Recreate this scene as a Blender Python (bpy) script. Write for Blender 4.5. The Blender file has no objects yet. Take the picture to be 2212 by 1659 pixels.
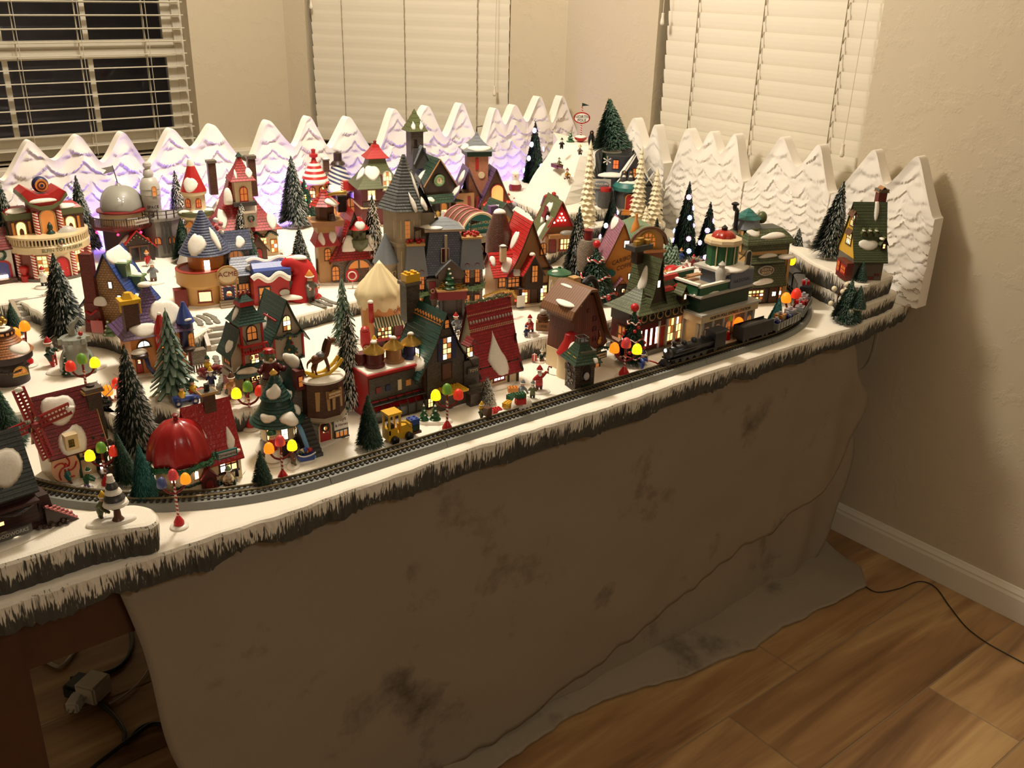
import bpy, bmesh, math, random
from mathutils import Vector, Matrix, noise
random.seed(7)
sc = bpy.context.scene
COL = sc.collection
R = math.radians
# ---------------------------------------------------------------- camera, light, exposure
CAM = Vector((0, 0, 1.55))
FPX = 2042.9
RW = Vector((0.7866034868, -0.6169945029, 0.0239320376))
UW = Vector((0.2241625298, 0.3214690268, 0.9200047872))
FW = Vector((0.5753313033, 0.7183143169, -0.3911757063))
cd = bpy.data.cameras.new('camera')
cam = bpy.data.objects.new('camera', cd)
COL.objects.link(cam)
cd.sensor_fit = 'HORIZONTAL'
cd.sensor_width = 36
cd.lens = FPX / 2212 * 36
cd.clip_start = .02
cd.clip_end = 60
cam.matrix_world = Matrix(((RW.x, UW.x, -FW.x, CAM.x), (RW.y, UW.y, -FW.y, CAM.y), (RW.z, UW.z, -FW.z, CAM.z), (0, 0, 0, 1)))
sc.camera = cam
sc.view_settings.view_transform = 'Standard'
sc.view_settings.look = 'None'
sc.view_settings.gamma = 1
sc.view_settings.use_curve_mapping = False
sc.view_settings.exposure = 0.17
w = bpy.data.worlds.new('night')
sc.world = w
w.use_nodes = True
w.node_tree.nodes['Background'].inputs[0].default_value = (.03, .03, .04, 1)
w.node_tree.nodes['Background'].inputs[1].default_value = 1

def lamp(name, kind, loc, power, col, size=.1, look=None):
 l = bpy.data.lights.new(name, kind)
 l.energy = power
 l.color = col
 if kind == 'AREA':
  l.shape = 'DISK'
  l.size = size
 else:
  l.shadow_soft_size = size
 o = bpy.data.objects.new(name, l)
 COL.objects.link(o)
 o.location = loc
 if look:
  o.rotation_euler = (Vector(look) - Vector(loc)).to_track_quat('-Z', 'Y').to_euler()
 return o

WARM = (1, .90, .765)
lamp('pendant_light', 'POINT', (1.05, 2.05, 2.22), 66, WARM, .13)
lamp('ceiling_light', 'AREA', (.4, -1.2, 2.52), 15, WARM, .5, (.4, -1.2, 0))  # added fill behind the camera, lifts the house fronts and the skirt

# ---------------------------------------------------------------- pixel helpers (photo frame 2212 x 1659)
def ray(px, py):
 return (px - 1106) / FPX * RW - (py - 829.5) / FPX * UW + FW

def at(px, py, z):
 d = ray(px, py)
 return CAM + d * ((z - CAM.z) / d.z)

def on(px, py, p, n):
 d = ray(px, py)
 return CAM + d * ((Vector(p) - CAM).dot(Vector(n)) / d.dot(Vector(n)))

# ---------------------------------------------------------------- materials
MATS = {}

def lin(c):
 return tuple((v / 255 / 12.92) if v / 255 <= .04045 else ((v / 255 + .055) / 1.055) ** 2.4 for v in c)

def mat(name, col, rough=.45, bump=0, bscale=40, var=0, metal=0, emit=0, ecol=None, spec=.5, coat=0):
 """a plain procedural material: colour, a little noise in colour and relief"""
 if name in MATS:
  return MATS[name]
 m = bpy.data.materials.new(name)
 m.use_nodes = True
 nt = m.node_tree
 b = nt.nodes['Principled BSDF']
 c = lin(col)
 b.inputs['Base Color'].default_value = (*c, 1)
 b.inputs['Roughness'].default_value = rough
 b.inputs['Metallic'].default_value = metal
 b.inputs['Specular IOR Level'].default_value = spec
 if coat:
  b.inputs['Coat Weight'].default_value = coat
 if emit:
  b.inputs['Emission Color'].default_value = (*lin(ecol or col), 1)
  b.inputs['Emission Strength'].default_value = emit
 if bump or var:
  g = nt.nodes.new('ShaderNodeNewGeometry')
  n = nt.nodes.new('ShaderNodeTexNoise')
  n.inputs['Scale'].default_value = bscale
  n.inputs['Detail'].default_value = 3
  nt.links.new(g.outputs['Position'], n.inputs['Vector'])
  if var:
   mx = nt.nodes.new('ShaderNodeMix')
   mx.data_type = 'RGBA'
   mx.inputs['A'].default_value = (*[v * (1 - var) for v in c], 1)
   mx.inputs['B'].default_value = (*[min(1, v * (1 + var)) for v in c], 1)
   nt.links.new(n.outputs['Fac'], mx.inputs['Factor'])
   nt.links.new(mx.outputs['Result'], b.inputs['Base Color'])
  if bump:
   bp = nt.nodes.new('ShaderNodeBump')
   bp.inputs['Strength'].default_value = bump
   bp.inputs['Distance'].default_value = .002
   nt.links.new(n.outputs['Fac'], bp.inputs['Height'])
   nt.links.new(bp.outputs['Normal'], b.inputs['Normal'])
 MATS[name] = m
 return m

def nodes(name):
 m = bpy.data.materials.new(name)
 m.use_nodes = True
 nt = m.node_tree
 return m, nt, nt.nodes['Principled BSDF'], nt.links.new

def tiled(name, col, col2, rough=.4, bw=.9, bh=.42, mortar=.05, mcol=None):
 """shingles or bricks laid out in the UV map of the surface"""
 if name in MATS:
  return MATS[name]
 m, nt, b, L = nodes(name)
 uv = nt.nodes.new('ShaderNodeUVMap')
 br = nt.nodes.new('ShaderNodeTexBrick')
 br.inputs['Scale'].default_value = 1
 br.inputs['Brick Width'].default_value = bw
 br.inputs['Row Height'].default_value = bh
 br.inputs['Mortar Size'].default_value = mortar
 br.inputs['Color1'].default_value = (*lin(col), 1)
 br.inputs['Color2'].default_value = (*lin(col2), 1)
 br.inputs['Mortar'].default_value = (*lin(mcol or [v * .55 for v in col]), 1)
 L(uv.outputs[0], br.inputs['Vector'])
 L(br.outputs['Color'], b.inputs['Base Color'])
 bp = nt.nodes.new('ShaderNodeBump')
 bp.inputs['Strength'].default_value = .5
 bp.inputs['Distance'].default_value = .001
 bp.invert = True
 L(br.outputs['Fac'], bp.inputs['Height'])
 L(bp.outputs['Normal'], b.inputs['Normal'])
 b.inputs['Roughness'].default_value = rough
 MATS[name] = m
 return m

PAL = dict(
 snow=(246, 240, 228), cream=(222, 200, 158), tan=(190, 150, 95), orange=(214, 138, 62), brown=(98, 62, 40), dbrown=(56, 38, 28),
 black=(22, 20, 20), dgrey=(70, 68, 66), grey=(140, 136, 128), lgrey=(186, 182, 172), white=(238, 232, 220), red=(176, 34, 32),
 dred=(122, 30, 30), brightred=(200, 30, 34), pink=(206, 120, 120), green=(40, 92, 58), dgreen=(28, 58, 44), lgreen=(110, 140, 96), olive=(92, 98, 62),
 teal=(40, 110, 104), blue=(52, 76, 150), dblue=(36, 42, 84), lblue=(110, 160, 205), purple=(120, 92, 140), mauve=(170, 112, 132),
 yellow=(222, 176, 40), gold=(190, 150, 70), stone=(168, 152, 130), dstone=(104, 96, 84), skin=(226, 172, 136), hair=(238, 234, 226),
 slate=(122, 128, 134), bluegrey=(104, 112, 130), wood=(118, 72, 44), lwood=(168, 120, 76), maroon=(96, 32, 30), chrome=(200, 200, 200))
ROOFS = dict(
 r_red=((190, 44, 38), (160, 34, 32)), r_dred=((150, 40, 40), (120, 30, 34)), r_green=((58, 84, 62), (44, 70, 54)), r_olive=((96, 104, 70), (78, 88, 60)),
 r_blue=((56, 84, 158), (44, 70, 140)), r_bgrey=((92, 100, 128), (72, 80, 110)), r_grey=((112, 114, 112), (90, 94, 96)), r_purple=((118, 88, 134), (98, 72, 116)),
 r_mauve=((176, 116, 136), (150, 96, 118)), r_teal=((44, 86, 76), (34, 70, 64)), r_brown=((126, 88, 62), (104, 70, 50)), r_orange=((190, 120, 66), (160, 98, 54)),
 r_tan=((196, 158, 108), (176, 138, 92)), b_red=((134, 52, 42), (112, 42, 36)), b_brown=((110, 72, 54), (88, 58, 44)), b_stone=((160, 146, 126), (128, 118, 102)),
 b_dstone=((96, 86, 72), (70, 62, 54)), r_wood=((122, 82, 58), (100, 66, 46)))

def M(n):
 if not isinstance(n, str):
  return n
 if n in MATS:
  return MATS[n]
 if n in PAL:
  rough = .8 if n == 'snow' else .38
  return mat(n, PAL[n], rough, .15, 260, .1, metal=1 if n == 'chrome' else (.6 if n == 'gold' else 0))
 if n in ROOFS:
  return tiled(n, *ROOFS[n], bw=7, bh=5 if n[0] == 'r' else 3, mortar=.5)
 raise KeyError(n)

mat('lit', (255, 214, 150), .5, emit=1.9, ecol=(255, 196, 124))
mat('litw', (255, 240, 214), .5, emit=5, ecol=(255, 232, 200))
mat('dim', (214, 140, 70), .5, emit=.26, ecol=(255, 150, 74))
mat('dark', (30, 26, 26), .2)

# ---------------------------------------------------------------- mesh helpers
def link(name, bm, m, parent=None, smooth=False, mats=None):
 me = bpy.data.meshes.new(name)
 bm.normal_update()
 bm.to_mesh(me)
 bm.free()
 for x in (mats or [m]):
  me.materials.append(M(x))
 if smooth:
  me.polygons.foreach_set('use_smooth', [True] * len(me.polygons))
 o = bpy.data.objects.new(name, me)
 COL.objects.link(o)
 if parent:
  o.parent = parent
 return o

def tag(o, label=None, cat=None, group=None, kind=None):
 if label:
  o['label'] = label
 if cat:
  o['category'] = cat
 if group:
  o['group'] = group
 if kind:
  o['kind'] = kind
 return o

def empty(name, loc=(0, 0, 0), rz=0):
 o = bpy.data.objects.new(name, None)
 o.empty_display_size = .02
 COL.objects.link(o)
 o.location = loc
 o.rotation_euler = (0, 0, rz)
 return o

def add_box(bm, c, s, top=(1, 1), rz=0, mi=0):
 """box standing on c=(x,y,z base) of size s, the top face scaled by top"""
 x, y, z = c
 w, d, h = s
 ca, sa = math.cos(rz), math.sin(rz)
 vs = []
 for k, (tx, ty) in ((0, (1, 1)), (1, top)):
  for sx, sy in ((-1, -1), (1, -1), (1, 1), (-1, 1)):
   a, b = sx * w / 2 * tx, sy * d / 2 * ty
   vs.append(bm.verts.new((x + a * ca - b * sa, y + a * sa + b * ca, z + h * k)))
 F = [(3, 2, 1, 0), (4, 5, 6, 7), (0, 1, 5, 4), (1, 2, 6, 5), (2, 3, 7, 6), (3, 0, 4, 7)]
 uvl = bm.loops.layers.uv.verify()
 for i, f in enumerate(F):
  fa = bm.faces.new([vs[k] for k in f])
  fa.material_index = mi
  for l in fa.loops:
   p = l.vert.co
   l[uvl].uv = (p.x - x, p.y - y) if i < 2 else (((p.x - x) if i in (2, 4) else (p.y - y)), p.z - z)
 return vs

def add_lathe(bm, x, y, z, prof, n=16, sx=1, sy=1, mi=0, rot=0, cap=True):
 rings = []
 for r, h in prof:
  if r < 1e-6:
   rings.append([bm.verts.new((x, y, z + h))])
  else:
   rings.append([bm.verts.new((x + r * sx * math.cos(2 * math.pi * k / n + rot), y + r * sy * math.sin(2 * math.pi * k / n + rot), z + h)) for k in range(n)])
 uvl = bm.loops.layers.uv.verify()
 rmax = max(r for r, h in prof)
 for i, (a, b) in enumerate(zip(rings, rings[1:])):
  for k in range(n):
   k2 = (k + 1) % n
   if len(a) == 1 and len(b) == 1:
    continue
   if len(a) == 1:
    vs = [a[0], b[k2], b[k]]
   elif len(b) == 1:
    vs = [a[k], a[k2], b[0]]
   else:
    vs = [a[k], a[k2], b[k2], b[k]]
   f = bm.faces.new(vs)
   f.material_index = mi
   for l in f.loops:
    kk = k2 if l.vert in (a[k2 % len(a)], b[k2 % len(b)]) and l.vert not in (a[k % len(a)], b[k % len(b)]) else k
    if kk == 0 and k == n - 1:
     kk = n
    l[uvl].uv = (kk / n * 6.28 * rmax, l.vert.co.z - z)
 if cap:
  if len(rings[0]) > 1:
   bm.faces.new(rings[0][::-1]).material_index = mi
  if len(rings[-1]) > 1:
   bm.faces.new(rings[-1]).material_index = mi

def add_tube(bm, pts, r, n=6, mi=0, r2=None):
 pts = [Vector(p) for p in pts]
 rings = []
 up = Vector((0.13, 0.21, 1)).normalized()
 for i, p in enumerate(pts):
  t = (pts[min(i + 1, len(pts) - 1)] - pts[max(i - 1, 0)]).normalized()
  a = t.cross(up)
  if a.length < .05:
   a = t.cross(Vector((1, 0, 0)))
  a.normalize()
  b = t.cross(a).normalized()
  rr = r if r2 is None else r + (r2 - r) * i / max(1, len(pts) - 1)
  rings.append([bm.verts.new(p + rr * (a * math.cos(2 * math.pi * k / n) + b * math.sin(2 * math.pi * k / n))) for k in range(n)])
 for a, b in zip(rings, rings[1:]):
  for k in range(n):
   f = bm.faces.new((a[k], a[(k + 1) % n], b[(k + 1) % n], b[k]))
   f.material_index = mi
 bm.faces.new(rings[0][::-1]).material_index = mi
 bm.faces.new(rings[-1]).material_index = mi

def spline(pts, n=8):
 """points of a smooth curve through pts"""
 P = [Vector(p) for p in pts]
 out = []
 for i in range(len(P) - 1):
  a, b, c, d = P[max(i - 1, 0)], P[i], P[i + 1], P[min(i + 2, len(P) - 1)]
  for k in range(n):
   t = k / n
   out.append(.5 * ((2 * b) + (c - a) * t + (2 * a - 5 * b + 4 * c - d) * t * t + (3 * b - a - 3 * c + d) * t ** 3))
 out.append(P[-1])
 return out

def add_sphere(bm, c, r, s=(1, 1, 1), sub=2, mi=0, jit=0):
 g = bmesh.ops.create_icosphere(bm, subdivisions=sub, radius=r)
 for v in g['verts']:
  k = 1 + (noise.noise(v.co / r * 1.7 + Vector(c)) * jit if jit else 0)
  v.co = Vector((v.co.x * s[0] * k + c[0], v.co.y * s[1] * k + c[1], v.co.z * s[2] * k + c[2]))
 for f in {f for v in g['verts'] for f in v.link_faces}:
  f.material_index = mi
  f.smooth = True

def N():
 return bmesh.new()
# ================================================================ the room
WA = Vector((1.755, 3.686, 0))           # corner of left wall and middle wall
WB = Vector((2.397, 2.729, 0))           # corner of middle wall and right wall
CEIL = 2.6

def wall_mat():
 m, nt, b, L = nodes('wall_paint')
 g = nt.nodes.new('ShaderNodeNewGeometry')
 n1 = nt.nodes.new('ShaderNodeTexNoise')
 n1.inputs['Scale'].default_value = 170
 n1.inputs['Detail'].default_value = 4
 n2 = nt.nodes.new('ShaderNodeTexNoise')
 n2.inputs['Scale'].default_value = 16
 n2.inputs['Detail'].default_value = 5
 n2.inputs['Roughness'].default_value = .65
 r = nt.nodes.new('ShaderNodeValToRGB')
 r.color_ramp.elements[0].position = .52
 r.color_ramp.elements[1].position = .62
 ad = nt.nodes.new('ShaderNodeMath')
 ad.operation = 'MULTIPLY_ADD'
 ad.inputs[1].default_value = .12
 for n in (n1, n2):
  L(g.outputs['Position'], n.inputs['Vector'])
 L(n2.outputs['Fac'], r.inputs['Fac'])
 L(n1.outputs['Fac'], ad.inputs[0])
 L(r.outputs['Color'], ad.inputs[2])
 bp = nt.nodes.new('ShaderNodeBump')
 bp.inputs['Strength'].default_value = .35
 bp.inputs['Distance'].default_value = .0022
 L(ad.outputs[0], bp.inputs['Height'])
 L(bp.outputs['Normal'], b.inputs['Normal'])
 b.inputs['Base Color'].default_value = (*lin((203, 190, 165)), 1)
 b.inputs['Roughness'].default_value = .75
 b.inputs['Specular IOR Level'].default_value = .25
 return m

PAINT = wall_mat()
TRIM = mat('white_trim', (228, 220, 202), .4, .05, 60)
VINYL = mat('window_vinyl', (222, 214, 196), .35)
SLAT = mat('blind_slat', (236, 228, 208), .42, .04, 90)
CORDM = mat('blind_cord', (206, 196, 174), .7)
SLITM = mat('blind_ladder_tape', (150, 138, 112), .8)

def wall(name, A, B, holes, depth=.14):
 """wall from A to B (seen from the room, left to right), thickness behind it, with window openings (s0, s1, z0, z1)"""
 A, B = Vector(A), Vector(B)
 t = (B - A).normalized()
 n = Vector((-t.y, t.x, 0))                     # away from the room
 Lw = (B - A).length
 bm = N()

 def blk(s0, s1, z0, z1):
  if s1 - s0 < 1e-4 or z1 - z0 < 1e-4:
   return
  q = [A + t * s + n * d + Vector((0, 0, z)) for z in (z0, z1) for s, d in ((s0, 0), (s1, 0), (s1, depth), (s0, depth))]
  v = [bm.verts.new(p) for p in q]
  for f in ((3, 2, 1, 0), (4, 5, 6, 7), (0, 1, 5, 4), (1, 2, 6, 5), (2, 3, 7, 6), (3, 0, 4, 7)):
   bm.faces.new([v[k] for k in f])
 s = 0
 for s0, s1, z0, z1 in holes:
  blk(s, s0, 0, CEIL)
  blk(s0, s1, 0, z0)
  blk(s0, s1, z1, CEIL)
  s = s1
 blk(s, Lw, 0, CEIL)
 return tag(link(name, bm, PAINT), kind='structure')

WL = Vector((-3.2, 3.686, 0))
WR = Vector((2.397, -3.2, 0))
wall('wall_left', WL, WA, [(3.2 + .15, 3.2 + 1.373, .915, 2.15)])
wall('wall_back', WA, WB, [(.0952, .9378, .915, 2.15)])
wall('wall_right', WB, WR, [(2.729 - 2.285, 2.729 - 1.487, .915, 2.15)])
wall('wall_front', WR, Vector((-3.2, -3.2, 0)), [])
wall('wall_side', Vector((-3.2, -3.2, 0)), WL, [])
bm = N()
add_box(bm, (-.4, .25, CEIL), (6, 7.2, .1))
tag(link('ceiling', bm, mat('ceiling_paint', (216, 206, 184), .8, .2, 120)), kind='structure')

# ---- floor: a grout bed with wood-look tile planks laid on it
bm = N()
add_box(bm, (-.4, .25, -.05), (6, 7.2, .0485))
floor = tag(link('floor', bm, mat('grout', (150, 126, 96), .8, .2, 200)), kind='structure')

def plank_mat(k):
 m, nt, b, L = nodes('wood_look_tile_%d' % k)
 tc = nt.nodes.new('ShaderNodeTexCoord')
 mp = nt.nodes.new('ShaderNodeMapping')
 mp.inputs['Location'].default_value = (k * 3.3, k * 1.7, k)
 mp.inputs['Scale'].default_value = (.7, 7, 1)
 L(tc.outputs['Object'], mp.inputs['Vector'])
 n = nt.nodes.new('ShaderNodeTexNoise')
 n.inputs['Scale'].default_value = 1.6
 n.inputs['Detail'].default_value = 6
 n.inputs['Roughness'].default_value = .55
 n.inputs['Distortion'].default_value = .6
 L(mp.outputs['Vector'], n.inputs['Vector'])
 r = nt.nodes.new('ShaderNodeValToRGB')
 e = r.color_ramp.elements
 e[0].position, e[1].position = .34, .68
 e[0].color = (*lin((116, 86, 58)), 1)
 e[1].color = (*lin((200, 164, 112)), 1)
 mid = e.new(.5)
 mid.color = (*lin([(166, 128, 84), (158, 120, 80), (176, 138, 92)][k % 3]), 1)
 L(n.outputs['Fac'], r.inputs['Fac'])
 L(r.outputs['Color'], b.inputs['Base Color'])
 b.inputs['Roughness'].default_value = .42
 b.inputs['Specular IOR Level'].default_value = .4
 return m

PLM = [plank_mat(k) for k in range(6)]
PW, PL = .2253, 1.2
joint = {0: .26, 1: 1.741 - 1.2}
bm = N()
add_box(bm, (0, 0, -.006), (PL - .004, PW - .004, .006))
bmesh.ops.bevel(bm, geom=[e for e in bm.edges], offset=.0012, segments=1, affect='EDGES')
plank0 = None
rr = random.Random(3)
for row in range(-2, 13):
 y = 1.015 + row * PW + PW / 2 - PW
 off = {0: 1.48, 1: 1.741, -1: 1.95}.get(row, rr.uniform(0, 1.2))
 x0 = off - 3 * PL
 for k in range(5):
  xa = x0 + k * PL
  if xa > 2.39 or xa + PL < -1.9:
   continue
  xb = min(xa + PL, 2.39)
  b2 = N()
  add_box(b2, ((xa + xb) / 2, y, -.006), (xb - xa - .004, PW - .004, .006))
  bmesh.ops.bevel(b2, geom=list(b2.edges), offset=.001, segments=1, affect='EDGES')
  o = link('plank', b2, PLM[rr.randrange(6)], floor)
bm.free()

# ---- baseboards
for nm, A, B in (('baseboard_right', WB, WR), ('baseboard_back', WA, WB), ('baseboard_left', WL, WA)):
 t = (B - A).normalized()
 n = Vector((t.y, -t.x, 0))
 bm = N()
 prof = [(0, .0005), (.014, .0005), (.014, .066), (.011, .074), (.011, .079), (.006, .088), (.004, .093), (0, .094)]
 ra = [bm.verts.new(A + n * d + Vector((0, 0, z))) for d, z in prof]
 rb = [bm.verts.new(B + n * d + Vector((0, 0, z))) for d, z in prof]
 for i in range(len(prof) - 1):
  bm.faces.new((ra[i], rb[i], rb[i + 1], ra[i + 1]))
 bm.faces.new(ra)
 bm.faces.new(rb[::-1])
 tag(link(nm, bm, TRIM), kind='structure')

# ---- windows
GL, nt, b, L = nodes('window_glass')
b.inputs['Base Color'].default_value = (.9, .93, 1, 1)
b.inputs['Roughness'].default_value = .03
b.inputs['Transmission Weight'].default_value = 1
b.inputs['IOR'].default_value = 1.2
NIGHT = mat('night_yard', (120, 106, 96), .9, 0, 3, .5)

def window(name, A, t, s0, s1, mull):
 n = Vector((-t.y, t.x, 0))

 def bar(bm, sa, sb, za, zb, d0, d1):
  v = [bm.verts.new(A + t * s + n * d + Vector((0, 0, z))) for z in (za, zb) for s, d in ((sa, d0), (sb, d0), (sb, d1), (sa, d1))]
  for f in ((3, 2, 1, 0), (4, 5, 6, 7), (0, 1, 5, 4), (1, 2, 6, 5), (2, 3, 7, 6), (3, 0, 4, 7)):
   bm.faces.new([v[k] for k in f])
 z0, z1 = .925, 2.15
 r = tag(empty(name, A + t * (s0 + s1) / 2), kind='structure')
 r_inv = Matrix.Translation(-r.location)

 def put(nm, bm, m):
  bm.transform(r_inv)
  return link(nm, bm, m, r)
 bm = N()
 for a in ((s0 + .001, s0 + .035, z0, z1), (s1 - .035, s1 - .001, z0, z1), (s0 + .035, s1 - .035, z0, z0 + .04), (s0 + .035, s1 - .035, z1 - .04, z1 - .001)):
  bar(bm, *a, .07, .125)
 fr = put('window_frame', bm, VINYL)
 for nm, za, zb, d in (('upper_sash', 1.29, z1 - .04, .10), ('lower_sash', z0 + .04, 1.29, .085)):
  bm = N()
  for a in ((s0 + .035, s0 + .07, za, zb), (s1 - .07, s1 - .035, za, zb), (s0 + .07, s1 - .07, za, za + .032), (s0 + .07, s1 - .07, zb - .032, zb)):
   bar(bm, *a, d - .012, d + .012)
  put(nm, bm, VINYL)
  for s in mull:
   bm = N()
   bar(bm, s - .009, s + .009, za + .032, zb - .032, d - .006, d + .008)
   put('muntin', bm, VINYL)
  bm = N()
  bar(bm, s0 + .07, s1 - .07, za + .032, zb - .032, d + .0, d + .004)
  put('pane', bm, GL)
 return r

T2 = (WB - WA).normalized()
T3 = Vector((0, -1, 0))
TX = Vector((1, 0, 0))
window('window_1', WL, TX, 3.2 + .15, 3.2 + 1.373, [3.2 + .745, 3.2 + 1.028])
window('window_2', WA, T2, .0952, .9378, [.38, .65])
window('window_3', WB, T3, .444, 1.242, [.71, .98])
bm = N()
add_box(bm, (.5, 3.686, .885), (2.16, .09, .03))
bmesh.ops.bevel(bm, geom=list(bm.edges), offset=.006, segments=2, affect='EDGES')
tag(link('trim_1', bm, TRIM), kind='structure')
bm = N()
add_box(bm, (.8, 5.2, 0), (7, .06, 3.2))
add_box(bm, (4.6, 3.4, 0), (.06, 5, 3.2))
tag(link('yard_backdrop', bm, NIGHT), kind='structure')  # plain boards added outside the windows, standing in for the night yard

def blind(label, A, t, s0, s1, tilt, zb, cords, tassels, dpt=.012):
 """venetian blind hung in the recess; tilt in degrees, 0 = slats flat"""
 n = Vector((-t.y, t.x, 0))
 c = A + t * (s0 + s1) / 2
 r = tag(empty('window_blind', (c.x, c.y, 2.1)), label, 'blind')
 inv = Matrix.Translation(-r.location)
 dc = n * (dpt + (.024 if tilt < 30 else .012))
 wd = .0495
 me = None
 k = 0
 z = 2.075
 ang = R(tilt)
 while z > zb:
  if me is None:
   bm = N()
   pr = []
   for i in range(5):
    u = -wd / 2 + wd * i / 4
    pr.append((u, .0018 * (1 - (2 * u / wd) ** 2)))
   rows = []
   for dz in (0, -.0026):
    for s in (s0 - (s0 + s1) / 2 + .006, (s1 - s0) / 2 - .006):
     rows.append([bm.verts.new(t * s + n * (u * math.cos(ang) - (v + dz) * math.sin(ang)) + Vector((0, 0, -u * math.sin(ang) + (v + dz) * math.cos(ang)))) for u, v in pr])
   a, b_, c_, d_ = rows
   for i in range(4):
    bm.faces.new((a[i], b_[i], b_[i + 1], a[i + 1]))
    bm.faces.new((c_[i + 1], d_[i + 1], d_[i], c_[i]))
    bm.faces.new((a[i + 1], c_[i + 1], c_[i], a[i]))
    bm.faces.new((b_[i], d_[i], d_[i + 1], b_[i + 1]))
   bm.faces.new((a[0], c_[0], d_[0], b_[0]))
   bm.faces.new((b_[4], d_[4], c_[4], a[4]))
   bmesh.ops.recalc_face_normals(bm, faces=bm.faces[:])
   o = link('slat', bm, SLAT, r)
   me = o.data
  else:
   o = bpy.data.objects.new('slat', me)
   COL.objects.link(o)
   o.parent = r
  o.location = (dc.x, dc.y, z - 2.1)
  z -= .0445
 bm = N()
 q = A + t * (s0 + .004) + n * .002
 hx = t * (s1 - s0 - .008)
 v = [bm.verts.new(q + d + Vector((0, 0, zz)) - r.location) for zz in (2.09, 2.145) for d in (Vector(), hx, hx + n * .055, n * .055)]
 for f in ((3, 2, 1, 0), (4, 5, 6, 7), (0, 1, 5, 4), (1, 2, 6, 5), (2, 3, 7, 6), (3, 0, 4, 7)):
  bm.faces.new([v[i] for i in f])
 link('headrail', bm, SLAT, r)
 for s in cords:
  bm = N()
  p = A + t * s + dc - r.location
  p.z = 0
  for e in (-.026, .026) if tilt < 30 else (-.014,):
   add_tube(bm, [p + n * e + t * .004, p + n * e + t * .004 + Vector((0, 0, zb - 2.12))], .0011, 4)
  if tilt < 30:
   add_tube(bm, [p, p + Vector((0, 0, zb - 2.12))], .0013, 4)
  else:
   zz = 2.075
   while zz > zb:
    add_tube(bm, [p + n * -.016 + t * .006 + Vector((0, 0, zz - 2.1 - .001)), p + n * -.004 - t * .001 + Vector((0, 0, zz - 2.1 - .036))], .0013, 4)
    zz -= .0445
  link('ladder_cord', bm, CORDM if tilt < 30 else SLITM, r)
 for s, z in tassels:
  p = A + t * s - n * .028 - r.location
  p.z = 0
  bm = N()
  add_tube(bm, [p + n * .02, p + Vector((0, 0, z - 2.1))], .0011, 4)
  co = link('pull_cord', bm, CORDM, r)
  bm = N()
  add_lathe(bm, p.x, p.y, z - 2.1 - .036, [(0, 0), (.0045, .001), (.0068, .006), (.0062, .014), (.0042, .024), (.0044, .034), (.0052, .036), (0, .037)], 10)
  link('tassel', bm, SLAT, co, True)
 return r

def s_on(A, t, px, py):
 n = Vector((-t.y, t.x, 0))
 return (on(px, py, A, n) - A).dot(t)

blind('white slatted blind with open slats over the dark left window', WL, TX, 3.2 + .155, 3.2 + 1.366, 6, .95,
   [s_on(WL, TX, x, 60) for x in (32, 172, 318)], [(s_on(WL, TX, 385, 60), 1.06)])
blind('closed white slatted blind on the middle wall', WA, T2, .0952 + .012, .9378 - .003, 81, .95,
   [s_on(WA, T2, 737, 90), s_on(WA, T2, 871, 90), s_on(WA, T2, 1028, 90)], [(s_on(WA, T2, 679, 0), 1.47), (s_on(WA, T2, 1074, 150), 1.19)], .006)
blind('closed white slatted blind on the right wall, cord tassels at both sides', WB, T3, .444 + .018, 1.242 - .004, 81, .95,
   [s_on(WB, T3, 1495, 90), s_on(WB, T3, 1636, 90), s_on(WB, T3, 1812, 90)], [(s_on(WB, T3, 1446, 20), 1.47), (s_on(WB, T3, 1846, 240), 1.16)], .012)

# ================================================================ table, skirt, board and tiers
Z0, ZF, Z1, Z2, Z3 = .79, .84, .835, .872, .915
DWOOD = mat('dark_table_wood', (74, 40, 24), .35, .1, 30, .25)
tb = tag(empty('dining_table', (1.13, 1.975, 0)), 'dark wood table carrying the whole village, its leg bare at the left', 'table')
bm = N()
add_box(bm, (-.11, 0, .715), (2.16, 1.44, .0305))
link('tabletop', bm, DWOOD, tb)
bm = N()
for y in (-.70, .70):
 add_box(bm, (-.07, y, .63), (1.98, .022, .085))
for x in (-1.03, .9):
 add_box(bm, (x, 0, .63), (.022, 1.36, .085))
link('apron', bm, DWOOD, tb)
for x in (-1.035, .78):
 for y in (-.68 if x < 0 else -.62, .68):
  bm = N()
  add_box(bm, (x, y, 0), (.085, .085, .714), top=(1.12, 1.12))
  bmesh.ops.bevel(bm, geom=[e for e in bm.edges if abs(e.verts[0].co.z - e.verts[1].co.z) > .3], offset=.006, segments=2, affect='EDGES')
  link('leg', bm, DWOOD, tb)

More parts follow.
